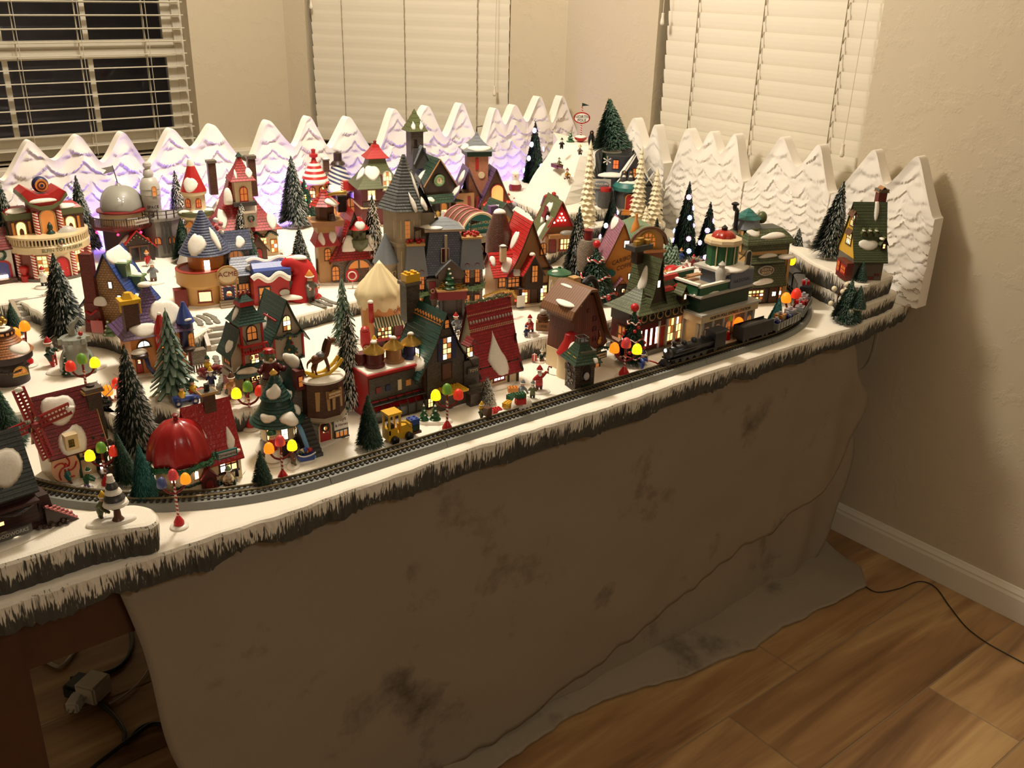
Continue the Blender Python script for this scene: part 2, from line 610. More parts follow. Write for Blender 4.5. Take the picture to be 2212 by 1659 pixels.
def cliff_mat(name, z0, z1, seed):
 """snow on top; the cut side painted in dark grey with white icicle strokes running down from the rim"""
 m, nt, b, L = nodes(name)
 g = nt.nodes.new('ShaderNodeNewGeometry')
 sp = nt.nodes.new('ShaderNodeSeparateXYZ')
 L(g.outputs['Position'], sp.inputs[0])
 mp = nt.nodes.new('ShaderNodeMapping')
 mp.inputs['Scale'].default_value = (400, 400, 20)
 mp.inputs['Location'].default_value = (seed, seed * 2, 0)
 L(g.outputs['Position'], mp.inputs['Vector'])
 n = nt.nodes.new('ShaderNodeTexNoise')
 n.inputs['Scale'].default_value = 1
 n.inputs['Detail'].default_value = 2
 L(mp.outputs['Vector'], n.inputs['Vector'])
 big = nt.nodes.new('ShaderNodeTexNoise')
 big.inputs['Scale'].default_value = 22
 L(g.outputs['Position'], big.inputs['Vector'])
 mr = nt.nodes.new('ShaderNodeMapRange')
 mr.inputs['From Min'].default_value = z0
 mr.inputs['From Max'].default_value = z1
 mr.inputs['To Min'].default_value = .0
 mr.inputs['To Max'].default_value = .56
 L(sp.outputs['Z'], mr.inputs['Value'])
 a = nt.nodes.new('ShaderNodeMath')
 a.operation = 'ADD'
 L(mr.outputs['Result'], a.inputs[0])
 L(n.outputs['Fac'], a.inputs[1])
 a2 = nt.nodes.new('ShaderNodeMath')
 a2.operation = 'MULTIPLY_ADD'
 a2.inputs[1].default_value = .5
 L(big.outputs['Fac'], a2.inputs[0])
 L(a.outputs[0], a2.inputs[2])
 r = nt.nodes.new('ShaderNodeValToRGB')
 e = r.color_ramp.elements
 e[0].position, e[1].position = .62, .7
 L(a2.outputs[0], r.inputs['Fac'])
 ramp2 = r
 e[0].color = (*lin((74, 72, 66)), 1)
 e[1].color = (*lin((236, 230, 216)), 1)
 mm = e.new(.655)
 mm.color = (*lin((138, 134, 122)), 1)
 # facing up = snow
 sn = nt.nodes.new('ShaderNodeSeparateXYZ')
 L(g.outputs['Normal'], sn.inputs[0])
 gt = nt.nodes.new('ShaderNodeMapRange')
 gt.inputs['From Min'].default_value = .55
 gt.inputs['From Max'].default_value = .8
 L(sn.outputs['Z'], gt.inputs['Value'])
 sub = nt.nodes.new('ShaderNodeMath')
 sub.operation = 'MULTIPLY_ADD'
 sub.inputs[1].default_value = 1 / 1.6
 sub.inputs[2].default_value = 0
 L(a2.outputs[0], sub.inputs[0])
 L(sub.outputs[0], r.inputs['Fac'])
 mx = nt.nodes.new('ShaderNodeMix')
 mx.data_type = 'RGBA'
 L(gt.outputs['Result'], mx.inputs['Factor'])
 L(ramp2.outputs['Color'], mx.inputs['A'])
 mx.inputs['B'].default_value = (*lin((246, 240, 226)), 1)
 L(mx.outputs['Result'], b.inputs['Base Color'])
 b.inputs['Roughness'].default_value = .85
 bp = nt.nodes.new('ShaderNodeBump')
 bp.inputs['Strength'].default_value = .25
 bp.inputs['Distance'].default_value = .002
 L(n.outputs['Fac'], bp.inputs['Height'])
 L(bp.outputs['Normal'], b.inputs['Normal'])
 return m

def tier(name, label, pts, z1, h, closed_smooth=2, hang=0, seed=1):
 """a cut foam slab: top at z1, its side hangs h down with a ragged icicle hem"""
 P = []
 nn = len(pts)
 for i in range(nn):
  a, b = Vector(pts[i]), Vector(pts[(i + 1) % nn])
  k = max(1, int((b - a).length / .0055))
  for j in range(k):
   P.append(a + (b - a) * j / k)
 area = sum(P[i].x * P[(i + 1) % len(P)].y - P[(i + 1) % len(P)].x * P[i].y for i in range(len(P)))
 if area < 0:
  P.reverse()
 for _ in range(closed_smooth):
  P = [(P[i - 2] + P[i - 1] + P[i] + P[(i + 1) % len(P)] + P[(i + 2) % len(P)]) / 5 for i in range(len(P))]
 n = len(P)
 rg = random.Random(seed)
 bm = N()
 nor = []
 for i in range(n):
  t = (P[(i + 1) % n] - P[i - 1])
  nor.append(Vector((t.y, -t.x, 0)).normalized())
 top = []
 rows = [[] for _ in range(6)]
 for i in range(n):
  p = Vector((P[i].x, P[i].y, z1))
  w = .0035 * noise.noise(p * 30 + Vector((seed, 0, 0)))
  top.append(bm.verts.new(p - nor[i] * .006))
  ic = rg.uniform(-.0016, .0016) if i % 2 else rg.uniform(-.0004, .002)
  hh = h + hang * (.5 * noise.noise(p * 14 + Vector((0, seed, 0))) + .12 * rg.uniform(-1, 1))
  for k, (d, f) in enumerate(((.0, .03), (.003, .12), (.002 + ic, .35), (.0005 + ic * 1.5, .6), (-.001 + ic * 1.5, .85), (-.002 + ic, 1))):
   rows[k].append(bm.verts.new(p + nor[i] * (d + w) - Vector((0, 0, hh * f))))
 tf = bm.faces.new(top)
 allr = [top] + rows
 for a, b in zip(allr, allr[1:]):
  for i in range(n):
   bm.faces.new((a[i], b[i], b[(i + 1) % n], a[(i + 1) % n]))
 bm.faces.new(rows[-1][::-1])
 bmesh.ops.triangulate(bm, faces=[tf])
 o = link(name, bm, cliff_mat(name + '_paint_%d' % seed, z1 - h, z1, seed * 3.7))
 return tag(o, label, 'snow base')

def px(pts, z):
 return [Vector((at(x, y, z).x, at(x, y, z).y, 0)) for x, y in pts]

front = px([(1740, 741), (1790, 722), (1850, 702), (1905, 678), (1966, 652)], Z0)
tier('snow_board', 'white snow board covering the table, its dark icicle rim hanging over the edge',
  [(-.35, 1.203, 0), (.3, 1.203, 0)] + [Vector((x, 1.205 + .006 * math.sin(x * 9), 0)) for x in (.5, .7, .9, 1.1, 1.3, 1.5, 1.7)] + front[1:] + [Vector((2.385, 1.5, 0)), Vector((2.385, 2.2, 0)), Vector((2.385, 2.735, 0)), Vector((-.35, 2.735, 0))], Z0, .05, 2, .034, 1)
tier('snow_ledge', 'raised snow ledge at the front left under the dark house and the woodcutter',
  [Vector((-.3, 1.222, 0))] + px([(0, 1217), (90, 1190), (170, 1162), (260, 1140), (322, 1136), (345, 1122), (330, 1096), (290, 1088)], ZF) + [Vector((.24, 1.292, 0)), Vector((.15, 1.36, 0)), Vector((-.3, 1.40, 0))], ZF, ZF - Z0 - .0005, 2, 0, 2)
L1P = [(-60, 905), (60, 885), (150, 862), (205, 868), (240, 890), (258, 903), (300, 885), (345, 862), (395, 893), (440, 893), (503, 888), (573, 868), (640, 850), (740, 835), (850, 800), (1000, 770), (1070, 752), (1130, 737), (1225, 715), (1320, 690), (1400, 660), (1480, 628), (1545, 590), (1600, 560), (1640, 538)]
L1 = [Vector((-.3, 1.95, 0))] + px(L1P, Z1) + [Vector((2.25, 1.9, 0)), Vector((2.25, 2.7, 0)), Vector((-.3, 2.7, 0))]
tier('snow_tier', 'lower snow tier behind the front row of houses, with a grey cut edge', L1, Z1, Z1 - Z0 - .0005, 3, 0, 3)
L2P = [(45, 648), (110, 690), (170, 712), (205, 714), (242, 722), (275, 745), (330, 752), (400, 735), (452, 706), (505, 700), (600, 690), (690, 668), (760, 650), (795, 644), (900, 624), (1038, 592), (1068, 588), (1130, 572), (1200, 540), (1262, 492), (1297, 488), (1350, 486), (1440, 480)]
L2 = [Vector((-.3, 2.3, 0))] + px([(0, 655)] + L2P, Z2) + [Vector((2.24, 2.1, 0)), Vector((2.24, 2.69, 0)), Vector((-.3, 2.69, 0))]
tier('snow_tier', 'middle snow tier carrying the back rows of houses up to the mountains', L2, Z2, Z2 - Z1 - .0005, 3, 0, 4)
L3 = px([(1190, 462), (1240, 458), (1280, 450), (1302, 448), (1335, 447), (1390, 445), (1437, 438)], Z3) + [Vector((2.235, 2.12, 0)), Vector((2.235, 2.6, 0)), Vector((1.9, 2.6, 0))]
tier('snow_tier', 'small upper snow tier in the corner under the grey penguin house', L3, Z3, Z3 - Z2 - .0005, 3, 0, 5)
TA, TB = .835, .885
tier('snow_step', 'lower snow step at the right end, the green trees in front of it',
  px([(1838, 668), (1870, 655), (1905, 645), (1940, 628)], TA) + [Vector((2.262, 1.40, 0)), Vector((2.258, 1.56, 0)), Vector((2.215, 1.52, 0)), Vector((2.17, 1.44, 0)), Vector((2.13, 1.36, 0))] + px([(1812, 630), (1825, 655)], TA), TA, TA - Z0 - .0005, 2, 0, 6)
tier('snow_step', 'upper snow step at the right end under the green roofed brick house',
  px([(1836, 614), (1867, 617), (1903, 603), (1933, 594)], TB) + [Vector((2.258, 1.40, 0)), Vector((2.262, 1.60, 0)), Vector((2.23, 1.57, 0)), Vector((2.195, 1.50, 0))] + px([(1758, 569), (1795, 584), (1822, 598)], TB), TB, TB - TA - .0005, 2, 0, 7)

# ---- cloth skirt
def cloth_mat():
 m, nt, b, L = nodes('grey_batting_cloth')
 g = nt.nodes.new('ShaderNodeNewGeometry')
 n = nt.nodes.new('ShaderNodeTexNoise')
 n.inputs['Scale'].default_value = 5.5
 n.inputs['Detail'].default_value = 6
 n.inputs['Roughness'].default_value = .62
 L(g.outputs['Position'], n.inputs['Vector'])
 r = nt.nodes.new('ShaderNodeValToRGB')
 e = r.color_ramp.elements
 e[0].position, e[1].position = .25, .42
 e[0].color = (*lin((92, 82, 70)), 1)
 e[1].color = (*lin((152, 140, 122)), 1)
 L(n.outputs['Fac'], r.inputs['Fac'])
 L(r.outputs['Color'], b.inputs['Base Color'])
 f = nt.nodes.new('ShaderNodeTexNoise')
 f.inputs['Scale'].default_value = 420
 L(g.outputs['Position'], f.inputs['Vector'])
 bp = nt.nodes.new('ShaderNodeBump')
 bp.inputs['Strength'].default_value = .35
 bp.inputs['Distance'].default_value = .002
 L(f.outputs['Fac'], bp.inputs['Height'])
 L(bp.outputs['Normal'], b.inputs['Normal'])
 b.inputs['Roughness'].default_value = .95
 b.inputs['Specular IOR Level'].default_value = .1
 return m

CLOTH = cloth_mat()

def fl(x, y, z=.006):
 p = at(x, y, z)
 return (p.x, p.y, z)

def sheet(name, label, ns, nt_, fn, thick=.003):
 bm = N()
 g = [[bm.verts.new(fn(i / ns, j / nt_)) for j in range(nt_ + 1)] for i in range(ns + 1)]
 for i in range(ns):
  for j in range(nt_):
   bm.faces.new((g[i][j], g[i][j + 1], g[i + 1][j + 1], g[i + 1][j]))
 o = link(name, bm, CLOTH, None, True)
 md = o.modifiers.new('thickness', 'SOLIDIFY')
 md.thickness = thick
 md.offset = 0
 return tag(o, label, 'cloth')

def lerp(a, b, t):
 return a + (b - a) * t

def skirt(s, t, back=0):
 # hangs from the table edge; left edge slants, the front layer's hem climbs to the right
 xl = .27 + .17 * t ** 1.6 + .012 * math.sin(t * 9)
 xr = 2.09 + .15 * math.sin(t * 2.6) - .02 * t + .01 * math.sin(t * 15)
 x = lerp(xl, xr, s)
 rise = 0 if back else max(0, (x - .9) / 1.2) ** 1.15 * .27
 hem = .004 + .012 * (1 + noise.noise(Vector((x * 7, 0, 4)))) + rise + .012 * noise.noise(Vector((x * 22, 0, 1))) * (1 if rise else 0)
 z = lerp(.74, max(.003, hem), t)
 y = 1.238 + .018 * t + .022 * t * noise.noise(Vector((x * 3.2, t * .8, back))) + .006 * noise.noise(Vector((x * 8, t * 5, 7)))
 if back:
  y += .028
 if x > 1.7:
  k = min(1, (x - 1.7) / .3)
  y += k * .014 * math.sin((x - 1.7) * 30 + back) * (.4 + .6 * t) - .02 * k * t * (1 - back)
 return (x, y, z)

sheet('table_skirt', 'grey brown batting cloth hanging from the front of the table', 150, 46, skirt)
sheet('table_skirt', 'second layer of batting cloth behind the rising hem at the right', 110, 40, lambda s, t: (lambda q: (q[0], q[1] - .02 * t, q[2]))(skirt(.38 + .62 * s, t, 1)))
HEM = [fl(x, y)[:2] for x, y in ((1000, 1712), (1070, 1662), (1140, 1614), (1230, 1550), (1300, 1516), (1400, 1483), (1480, 1463), (1560, 1426), (1630, 1401), (1690, 1356), (1740, 1336), (1762, 1318), (1800, 1305), (1872, 1266), (1860, 1225), (1822, 1205))]

def pool(s, t):
 u = s * (len(HEM) - 1)
 i = min(int(u), len(HEM) - 2)
 a = Vector(HEM[i]).lerp(Vector(HEM[i + 1]), u - i)
 p = Vector((lerp(.84, 2.25, s), 1.31)).lerp(a, t)
 z = .006 + .03 * (1 - t) ** 1.5 + .011 * (1 - .6 * t) * (1 + noise.noise(Vector((p.x * 7, p.y * 9, 2)))) * (1 if t < .98 else .3)
 return (p.x, p.y + .005 * noise.noise(Vector((p.x * 30, 0, 0))) * t, z)

sheet('floor_cloth', 'spare end of the batting cloth lying in folds on the floor tiles', 150, 26, pool, .002)

# ---- things under the table
def cable(name, label, pts, r, col, cat='cable'):
 bm = N()
 add_tube(bm, spline(pts, 8), r, 7)
 return tag(link(name, bm, col, None, True), label, cat)

DK, WH = mat('dark_cable', (34, 34, 32), .5), mat('white_cable', (190, 184, 170), .5)

cable('extension_cord', 'dark green extension cord looping over the floor under the table', [fl(225, 1318), fl(268, 1330), fl(285, 1372), fl(280, 1410), fl(258, 1440), fl(222, 1456), fl(180, 1462), fl(152, 1466)], .0055, mat('green_cable', (30, 44, 34), .5), 'cord')
cable('loose_wire', 'white cord curling on the floor behind the table leg', [fl(172, 1345), fl(168, 1385), fl(152, 1420), fl(128, 1440), fl(95, 1426), fl(60, 1408)], .0045, WH, 'cord')
cable('loose_wire', 'short white cord near the bare table leg, nearest the wall', [fl(145, 1352), fl(130, 1380), fl(100, 1396), fl(60, 1402)], .004, WH, 'cord')
cable('loose_wire', 'dark cord running from the white adapters toward the cloth hem', [fl(215, 1520), fl(245, 1545), fl(268, 1580), fl(270, 1606), fl(300, 1575), fl(335, 1562), fl(376, 1570)], .005, DK, 'cord')
cable('loose_wire', 'dark cord in the bottom left corner crossing the floor tiles', [fl(372, 1572, .014), fl(330, 1564, .016), fl(290, 1590, .014), fl(250, 1620, .006), fl(205, 1655), fl(170, 1690)], .005, DK, 'cord')
cable('loose_wire', 'thin pale cord running under the edge of the cloth', [fl(325, 1440), fl(300, 1475), fl(265, 1505), fl(235, 1520)], .0025, WH, 'cord')
for lab, x, y, s, rz in (('large white power adapter plugged into the dark outlet block', 205, 1500, (.062, .055, .05), .6), ('small white power adapter lying in front of the outlet block', 165, 1525, (.045, .03, .03), .9)):
 p = fl(x, y)
 r = tag(empty('power_adapter', (p[0], p[1], 0), rz), lab, 'adapter')
 bm = N()
 add_box(bm, (0, 0, .0015), s)
 bmesh.ops.bevel(bm, geom=list(bm.edges), offset=.005, segments=2, affect='EDGES')
 link('housing', bm, mat('adapter_white', (214, 208, 196), .4), r)
 bm = N()
 for k in (-.006, .006):
  add_box(bm, (-s[0] / 2 - .005, k, s[2] / 2 - .003), (.012, .0015, .006))
 link('prongs', bm, 'chrome', r)
p = fl(172, 1492)
r = tag(empty('outlet_block', (p[0], p[1], 0), .6), 'dark outlet block at the end of the extension cord', 'outlet')
bm = N()
add_box(bm, (0, 0, .0015), (.06, .045, .036))
bmesh.ops.bevel(bm, geom=list(bm.edges), offset=.006, segments=2, affect='EDGES')
link('housing', bm, mat('outlet_dark', (36, 46, 40), .5), r)
bm = N()
for k in (-.014, .014):
 add_box(bm, (k, -.0225, .012), (.002, .002, .008))
 add_box(bm, (k + .007, -.0225, .012), (.002, .002, .008))
link('socket_slots', bm, 'black', r)
cable('floor_wire', 'thin dark wire lying across the floor tiles at the right', [fl(1868, 1266, .003), fl(1895, 1279, .003), fl(1940, 1272, .003), fl(1985, 1256, .003), fl(2020, 1268, .003), fl(2050, 1308, .003), fl(2085, 1352, .003), fl(2125, 1384, .003), fl(2170, 1410, .003), fl(2230, 1442, .003)], .0016, DK, 'wire')
q = [on(x, y, (2.385, 0, 0), (1, 0, 0)) for x, y in ((1903, 690), (1888, 760), (1872, 790), (1855, 800))]
cable('hanging_wire', 'pale wire hanging from the right end of the table', q, .0012, WH, 'wire')
# ================================================================ carved foam mountains
FOAM = mat('carved_foam', (250, 244, 234), .8, .12, 300)
FOAM.node_tree.nodes['Principled BSDF'].inputs['Subsurface Weight'].default_value = .0

def panel(label, A, t, nf, sil, zb, seed, th=.036):
 """one carved foam board: sil = photo pixels of the outline, valley, peak, valley, peak ... valley"""
 A, t, nf = Vector(A), Vector(t), Vector(nf)
 pts = []
 for x, y in sil:
  p = on(x, y, A, nf)
  pts.append(((p - A).dot(t), p.z))
 s0, s1 = pts[0][0], pts[-1][0]
 ns = max(24, int((s1 - s0) / .0031))
 tops = []
 for i in range(ns + 1):
  s = s0 + (s1 - s0) * i / ns
  for k in range(len(pts) - 1):
   if s <= pts[k + 1][0] or k == len(pts) - 2:
    (sa, za), (sb, zb_) = pts[k], pts[k + 1]
    u = min(1, max(0, (s - sa) / (sb - sa)))
    if za < zb_:
     z = za + (zb_ - za) * u ** 1.12
    else:
     z = zb_ + (za - zb_) * (1 - u) ** 1.12
    break
  tops.append(z + .003 * noise.noise(Vector((s * 60, seed, 0))))
 for _ in range(14):
  tops = [(tops[max(i - 1, 0)] + 2 * tops[i] + tops[min(i + 1, ns)]) / 4 for i in range(ns + 1)]
 peaks = [p for i, p in enumerate(pts) if 0 < i < len(pts) - 1 and p[1] > pts[i - 1][1] and p[1] > pts[i + 1][1]]
 nz = 76
 org = A + t * (s0 + s1) / 2
 org.z = zb
 bm = N()
 front, back = [], []
 for i in range(ns + 1):
  s = s0 + (s1 - s0) * i / ns
  fc, bc = [], []
  sp = min(peaks, key=lambda p: abs(p[0] - s))
  for j in range(nz + 1):
   z = zb + (tops[i] - zb) * j / nz
   q = Vector((s * 7 + seed * 3, z * 7, 0))
   zz = z + .011 * noise.noise(q) + .1 * abs(s - sp[0])
   below = max(0, sp[1] - z)
   hr = .026 + .012 * noise.noise(Vector((s * 3, z * 3, seed + 9)))
   hr = (.034 if nf.y else .024) if below > .16 else .046
   row = math.floor(zz / hr)
   h1 = noise.noise(Vector((row * 7.31, seed * 1.7, 2.2)))
   cw = (.062 if nf.y else .056) if below > .13 else .09
   u = s / cw + .5 * (row % 2) + h1
   fu = u - math.floor(u) - .5
   z2 = zz - .62 * hr * (2 * fu) ** 2
   fr = z2 / hr - math.floor(z2 / hr)
   amp = (.0095 if nf.y else .0065) * (.6 + .6 * noise.noise(q * 2)) + .002
   d = -amp * fr * (1 - 1.2 * fu * fu)
   d += .008 * noise.noise(Vector((s * 13, z * 6, seed)))
   edge = min(1, (tops[i] - z) / .03)
   d = d * edge - .07 * max(0, .12 - below) * abs(s - sp[0]) / .05 * .35
   d += .012 * min(1, below / .25)
   d = max(d, -.022)
   p = A + t * s + nf * d
   fc.append(bm.verts.new((p.x - org.x, p.y - org.y, z - zb)))
   if j in (0, nz):
    p = A + t * s - nf * th
    bc.append(bm.verts.new((p.x - org.x, p.y - org.y, z - zb)))
  front.append(fc)
  back.append(bc)
 for i in range(ns):
  for j in range(nz):
   bm.faces.new((front[i][j], front[i + 1][j], front[i + 1][j + 1], front[i][j + 1]))
  bm.faces.new((back[i][0], back[i][1], back[i + 1][1], back[i + 1][0]))
  bm.faces.new((front[i][nz], front[i + 1][nz], back[i + 1][1], back[i][1]))
  bm.faces.new((front[i][0], back[i][0], back[i + 1][0], front[i + 1][0]))
 for e, fl_ in ((0, 1), (ns, 0)):
  for j in range(nz):
   pass
  ring = front[e] + [back[e][1], back[e][0]]
  bm.faces.new(ring if fl_ == 0 else ring[::-1])
 bmesh.ops.recalc_face_normals(bm, faces=bm.faces[:])
 o = link('mountain_panel', bm, FOAM, None, True)
 o.location = org
 try:
  o.data.set_sharp_from_angle(angle=R(50))
 except Exception:
  pass
 return tag(o, label, 'mountain', 'carved white foam mountains behind the village')

YB = 2.655
BK = dict(A=(0, YB, 0), t=(1, 0, 0), nf=(0, -1, 0))
panel('carved white mountain panel with five peaks in front of the open slatted blind', sil=[(-160, 440), (-60, 300), (5, 398), (62, 296), (118, 352), (170, 284), (222, 358), (266, 276), (322, 362), (370, 270), (418, 326), (460, 262), (528, 352)], zb=Z2 + .0005, seed=1, **BK)
panel('carved white mountain panel with three peaks behind the red peaked roofs', sil=[(534, 370), (579, 252), (637, 322), (668, 241), (712, 326), (754, 245), (812, 336)], zb=Z2 + .0005, seed=2, **BK)
panel('carved white mountain panel with three tall peaks behind the green steeple', sil=[(816, 330), (851, 227), (891, 283), (925, 221), (962, 302), (999, 213), (1036, 318)], zb=Z2 + .0005, seed=3, **BK)
panel('carved white mountain panel with four slim peaks left of the north pole sign', sil=[(1040, 330), (1072, 222), (1090, 276), (1113, 219), (1138, 268), (1168, 199), (1191, 272), (1216, 198), (1262, 330)], zb=Z2 + .0005, seed=4, **BK)
RT = dict(A=(2.305, 0, 0), t=(0, -1, 0), nf=(-1, 0, 0))
panel('narrow carved mountain panel with two peaks in the corner beside the fir', sil=[(1330, 330), (1370, 246), (1397, 330), (1415, 252), (1436, 360)], zb=.7905, seed=5, **RT)
panel('carved mountain panel with three small pointed peaks under the right blind', sil=[(1440, 400), (1483, 267), (1510, 330), (1536, 273), (1556, 338), (1590, 277), (1608, 400)], zb=.7905, seed=6, **RT)
panel('carved mountain panel with two leaning peaks, the black train below it', sil=[(1612, 400), (1690, 287), (1722, 366), (1772, 302), (1794, 425)], zb=.7905, seed=7, **RT)
panel('last carved mountain panel with two leaning peaks behind the green roofed house', sil=[(1798, 425), (1891, 313), (1912, 405), (1985, 327), (2021, 480)], zb=.7905, seed=8, **RT)

# ================================================================ railway
def track_pts():
 pts = []
 cx, cy, r = .62, 1.71, .45
 n = 60
 for i in range(n + 1):
  a = math.pi + (math.pi / 2) * i / n
  pts.append(Vector((cx + r * math.cos(a), cy + r * math.sin(a), 0)))
 for i in range(1, 101):
  pts.append(Vector((.62 + (1.76 - .62) * i / 100, 1.26, 0)))
 for i in range(1, n + 31):
  a = -math.pi / 2 + (math.pi / 2) * i / n
  if a > R(35):
   break
  pts.append(Vector((1.76 + r * math.cos(a), 1.71 + r * math.sin(a), 0)))
 return pts

TP = track_pts()
cum = [0]
for a, b in zip(TP, TP[1:]):
 cum.append(cum[-1] + (b - a).length)

def on_track(s):
 for i in range(len(TP) - 1):
  if s <= cum[i + 1] or i == len(TP) - 2:
   t = (TP[i + 1] - TP[i]).normalized()
   return TP[i] + t * (s - cum[i]), t

tr = tag(empty('railway_track', (1.19, 1.26, Z0)), 'model railway track on a grey plastic roadbed along the front edge', 'track')

def sweep(prof, s0, s1, st, name, m, par):
 bm = N()
 rings = []
 n = max(2, int((s1 - s0) / st))
 for i in range(n + 1):
  p, t = on_track(s0 + (s1 - s0) * i / n)
  nn = Vector((-t.y, t.x, 0))
  rings.append([bm.verts.new(p + nn * a + Vector((0, 0, Z0 + z)) - tr.location) for a, z in prof])
 for a, b in zip(rings, rings[1:]):
  for k in range(len(prof)):
   k2 = (k + 1) % len(prof)
   bm.faces.new((a[k], a[k2], b[k2], b[k]))
 bm.faces.new(rings[0])
 bm.faces.new(rings[-1][::-1])
 bmesh.ops.recalc_face_normals(bm, faces=bm.faces[:])
 return link(name, bm, m, par)

ROAD = mat('grey_roadbed', (134, 136, 130), .55, .1, 300)
STEEL = mat('rail_steel', (150, 136, 104), .3, metal=.8)
TIE = mat('black_tie', (42, 38, 32), .5)
SMAX = cum[-1]
sg = .2286
s = .02
while s < SMAX - .02:
 e = min(s + sg - .0012, SMAX - .01)
 rb_ = sweep([(-.026, .0006), (-.021, .011), (.021, .011), (.026, .0006)], s, e, .02, 'roadbed', ROAD, tr)
 s += sg
for a in (-.0082, .0082):
 sweep([(a - .001, .0135), (a - .001, .017), (a + .001, .017), (a + .001, .0135)], .02, SMAX - .015, .015, 'rail', STEEL, tr)
bm = N()
add_box(bm, (0, 0, .0105), (.0042, .031, .003))
tie0 = link('tie', bm, TIE, tr)
s = .024
first = True
while s < SMAX - .02:
 p, t = on_track(s)
 o = tie0 if first else bpy.data.objects.new('tie', tie0.data)
 if not first:
  COL.objects.link(o)
  o.parent = tr
 first = False
 o.location = p + Vector((0, 0, Z0)) - tr.location
 o.rotation_euler.z = math.atan2(t.y, t.x)
 s += .0092

# ---- violet light string behind the back row
t_ = tag(empty('light_string', (1.2, 2.6, Z2)), 'violet light string glowing at the foot of the back mountains', 'lights')
VIO = mat('violet_bulb', (130, 90, 255), .3, emit=7, ecol=(110, 70, 255))
cordp = []
for x_, y_ in ((225, 520), (268, 470), (310, 440), (350, 470), (425, 440), (598, 455), (625, 440), (700, 420), (798, 400), (868, 372), (985, 400), (1010, 420), (1098, 420), (1120, 396), (1135, 404)):
 p = on(x_, y_, (0, 2.615, 0), (0, 1, 0))
 p.z = Z2 + .02 + .008 * math.sin(x_)
 cordp.append(p - t_.location)
 bm = N()
 add_sphere(bm, p - t_.location, .0035, sub=1)
 link('bulb', bm, VIO, t_, True)
 lamp('violet_bulb_light', 'POINT', p + Vector((0, -.014, .014)), .24, (.2, .1, 1), .006)
bm = N()
add_tube(bm, spline([Vector((p.x, p.y + .006, p.z)) for p in cordp], 4), .001, 4)
link('wire', bm, 'dgreen', t_)
# ================================================================ builder for the village pieces
# a Th stands at its foot (photo pixel px,py on level z); its parts are modelled in photo pixels at that distance:
# x right, y away, z up; turn r > 0 shows more of its left side, r='A' lines it up with the table
def uvset(bm, f, uvs):
 l = bm.loops.layers.uv.verify()
 for lo, u in zip(f.loops, uvs):
  lo[l].uv = u

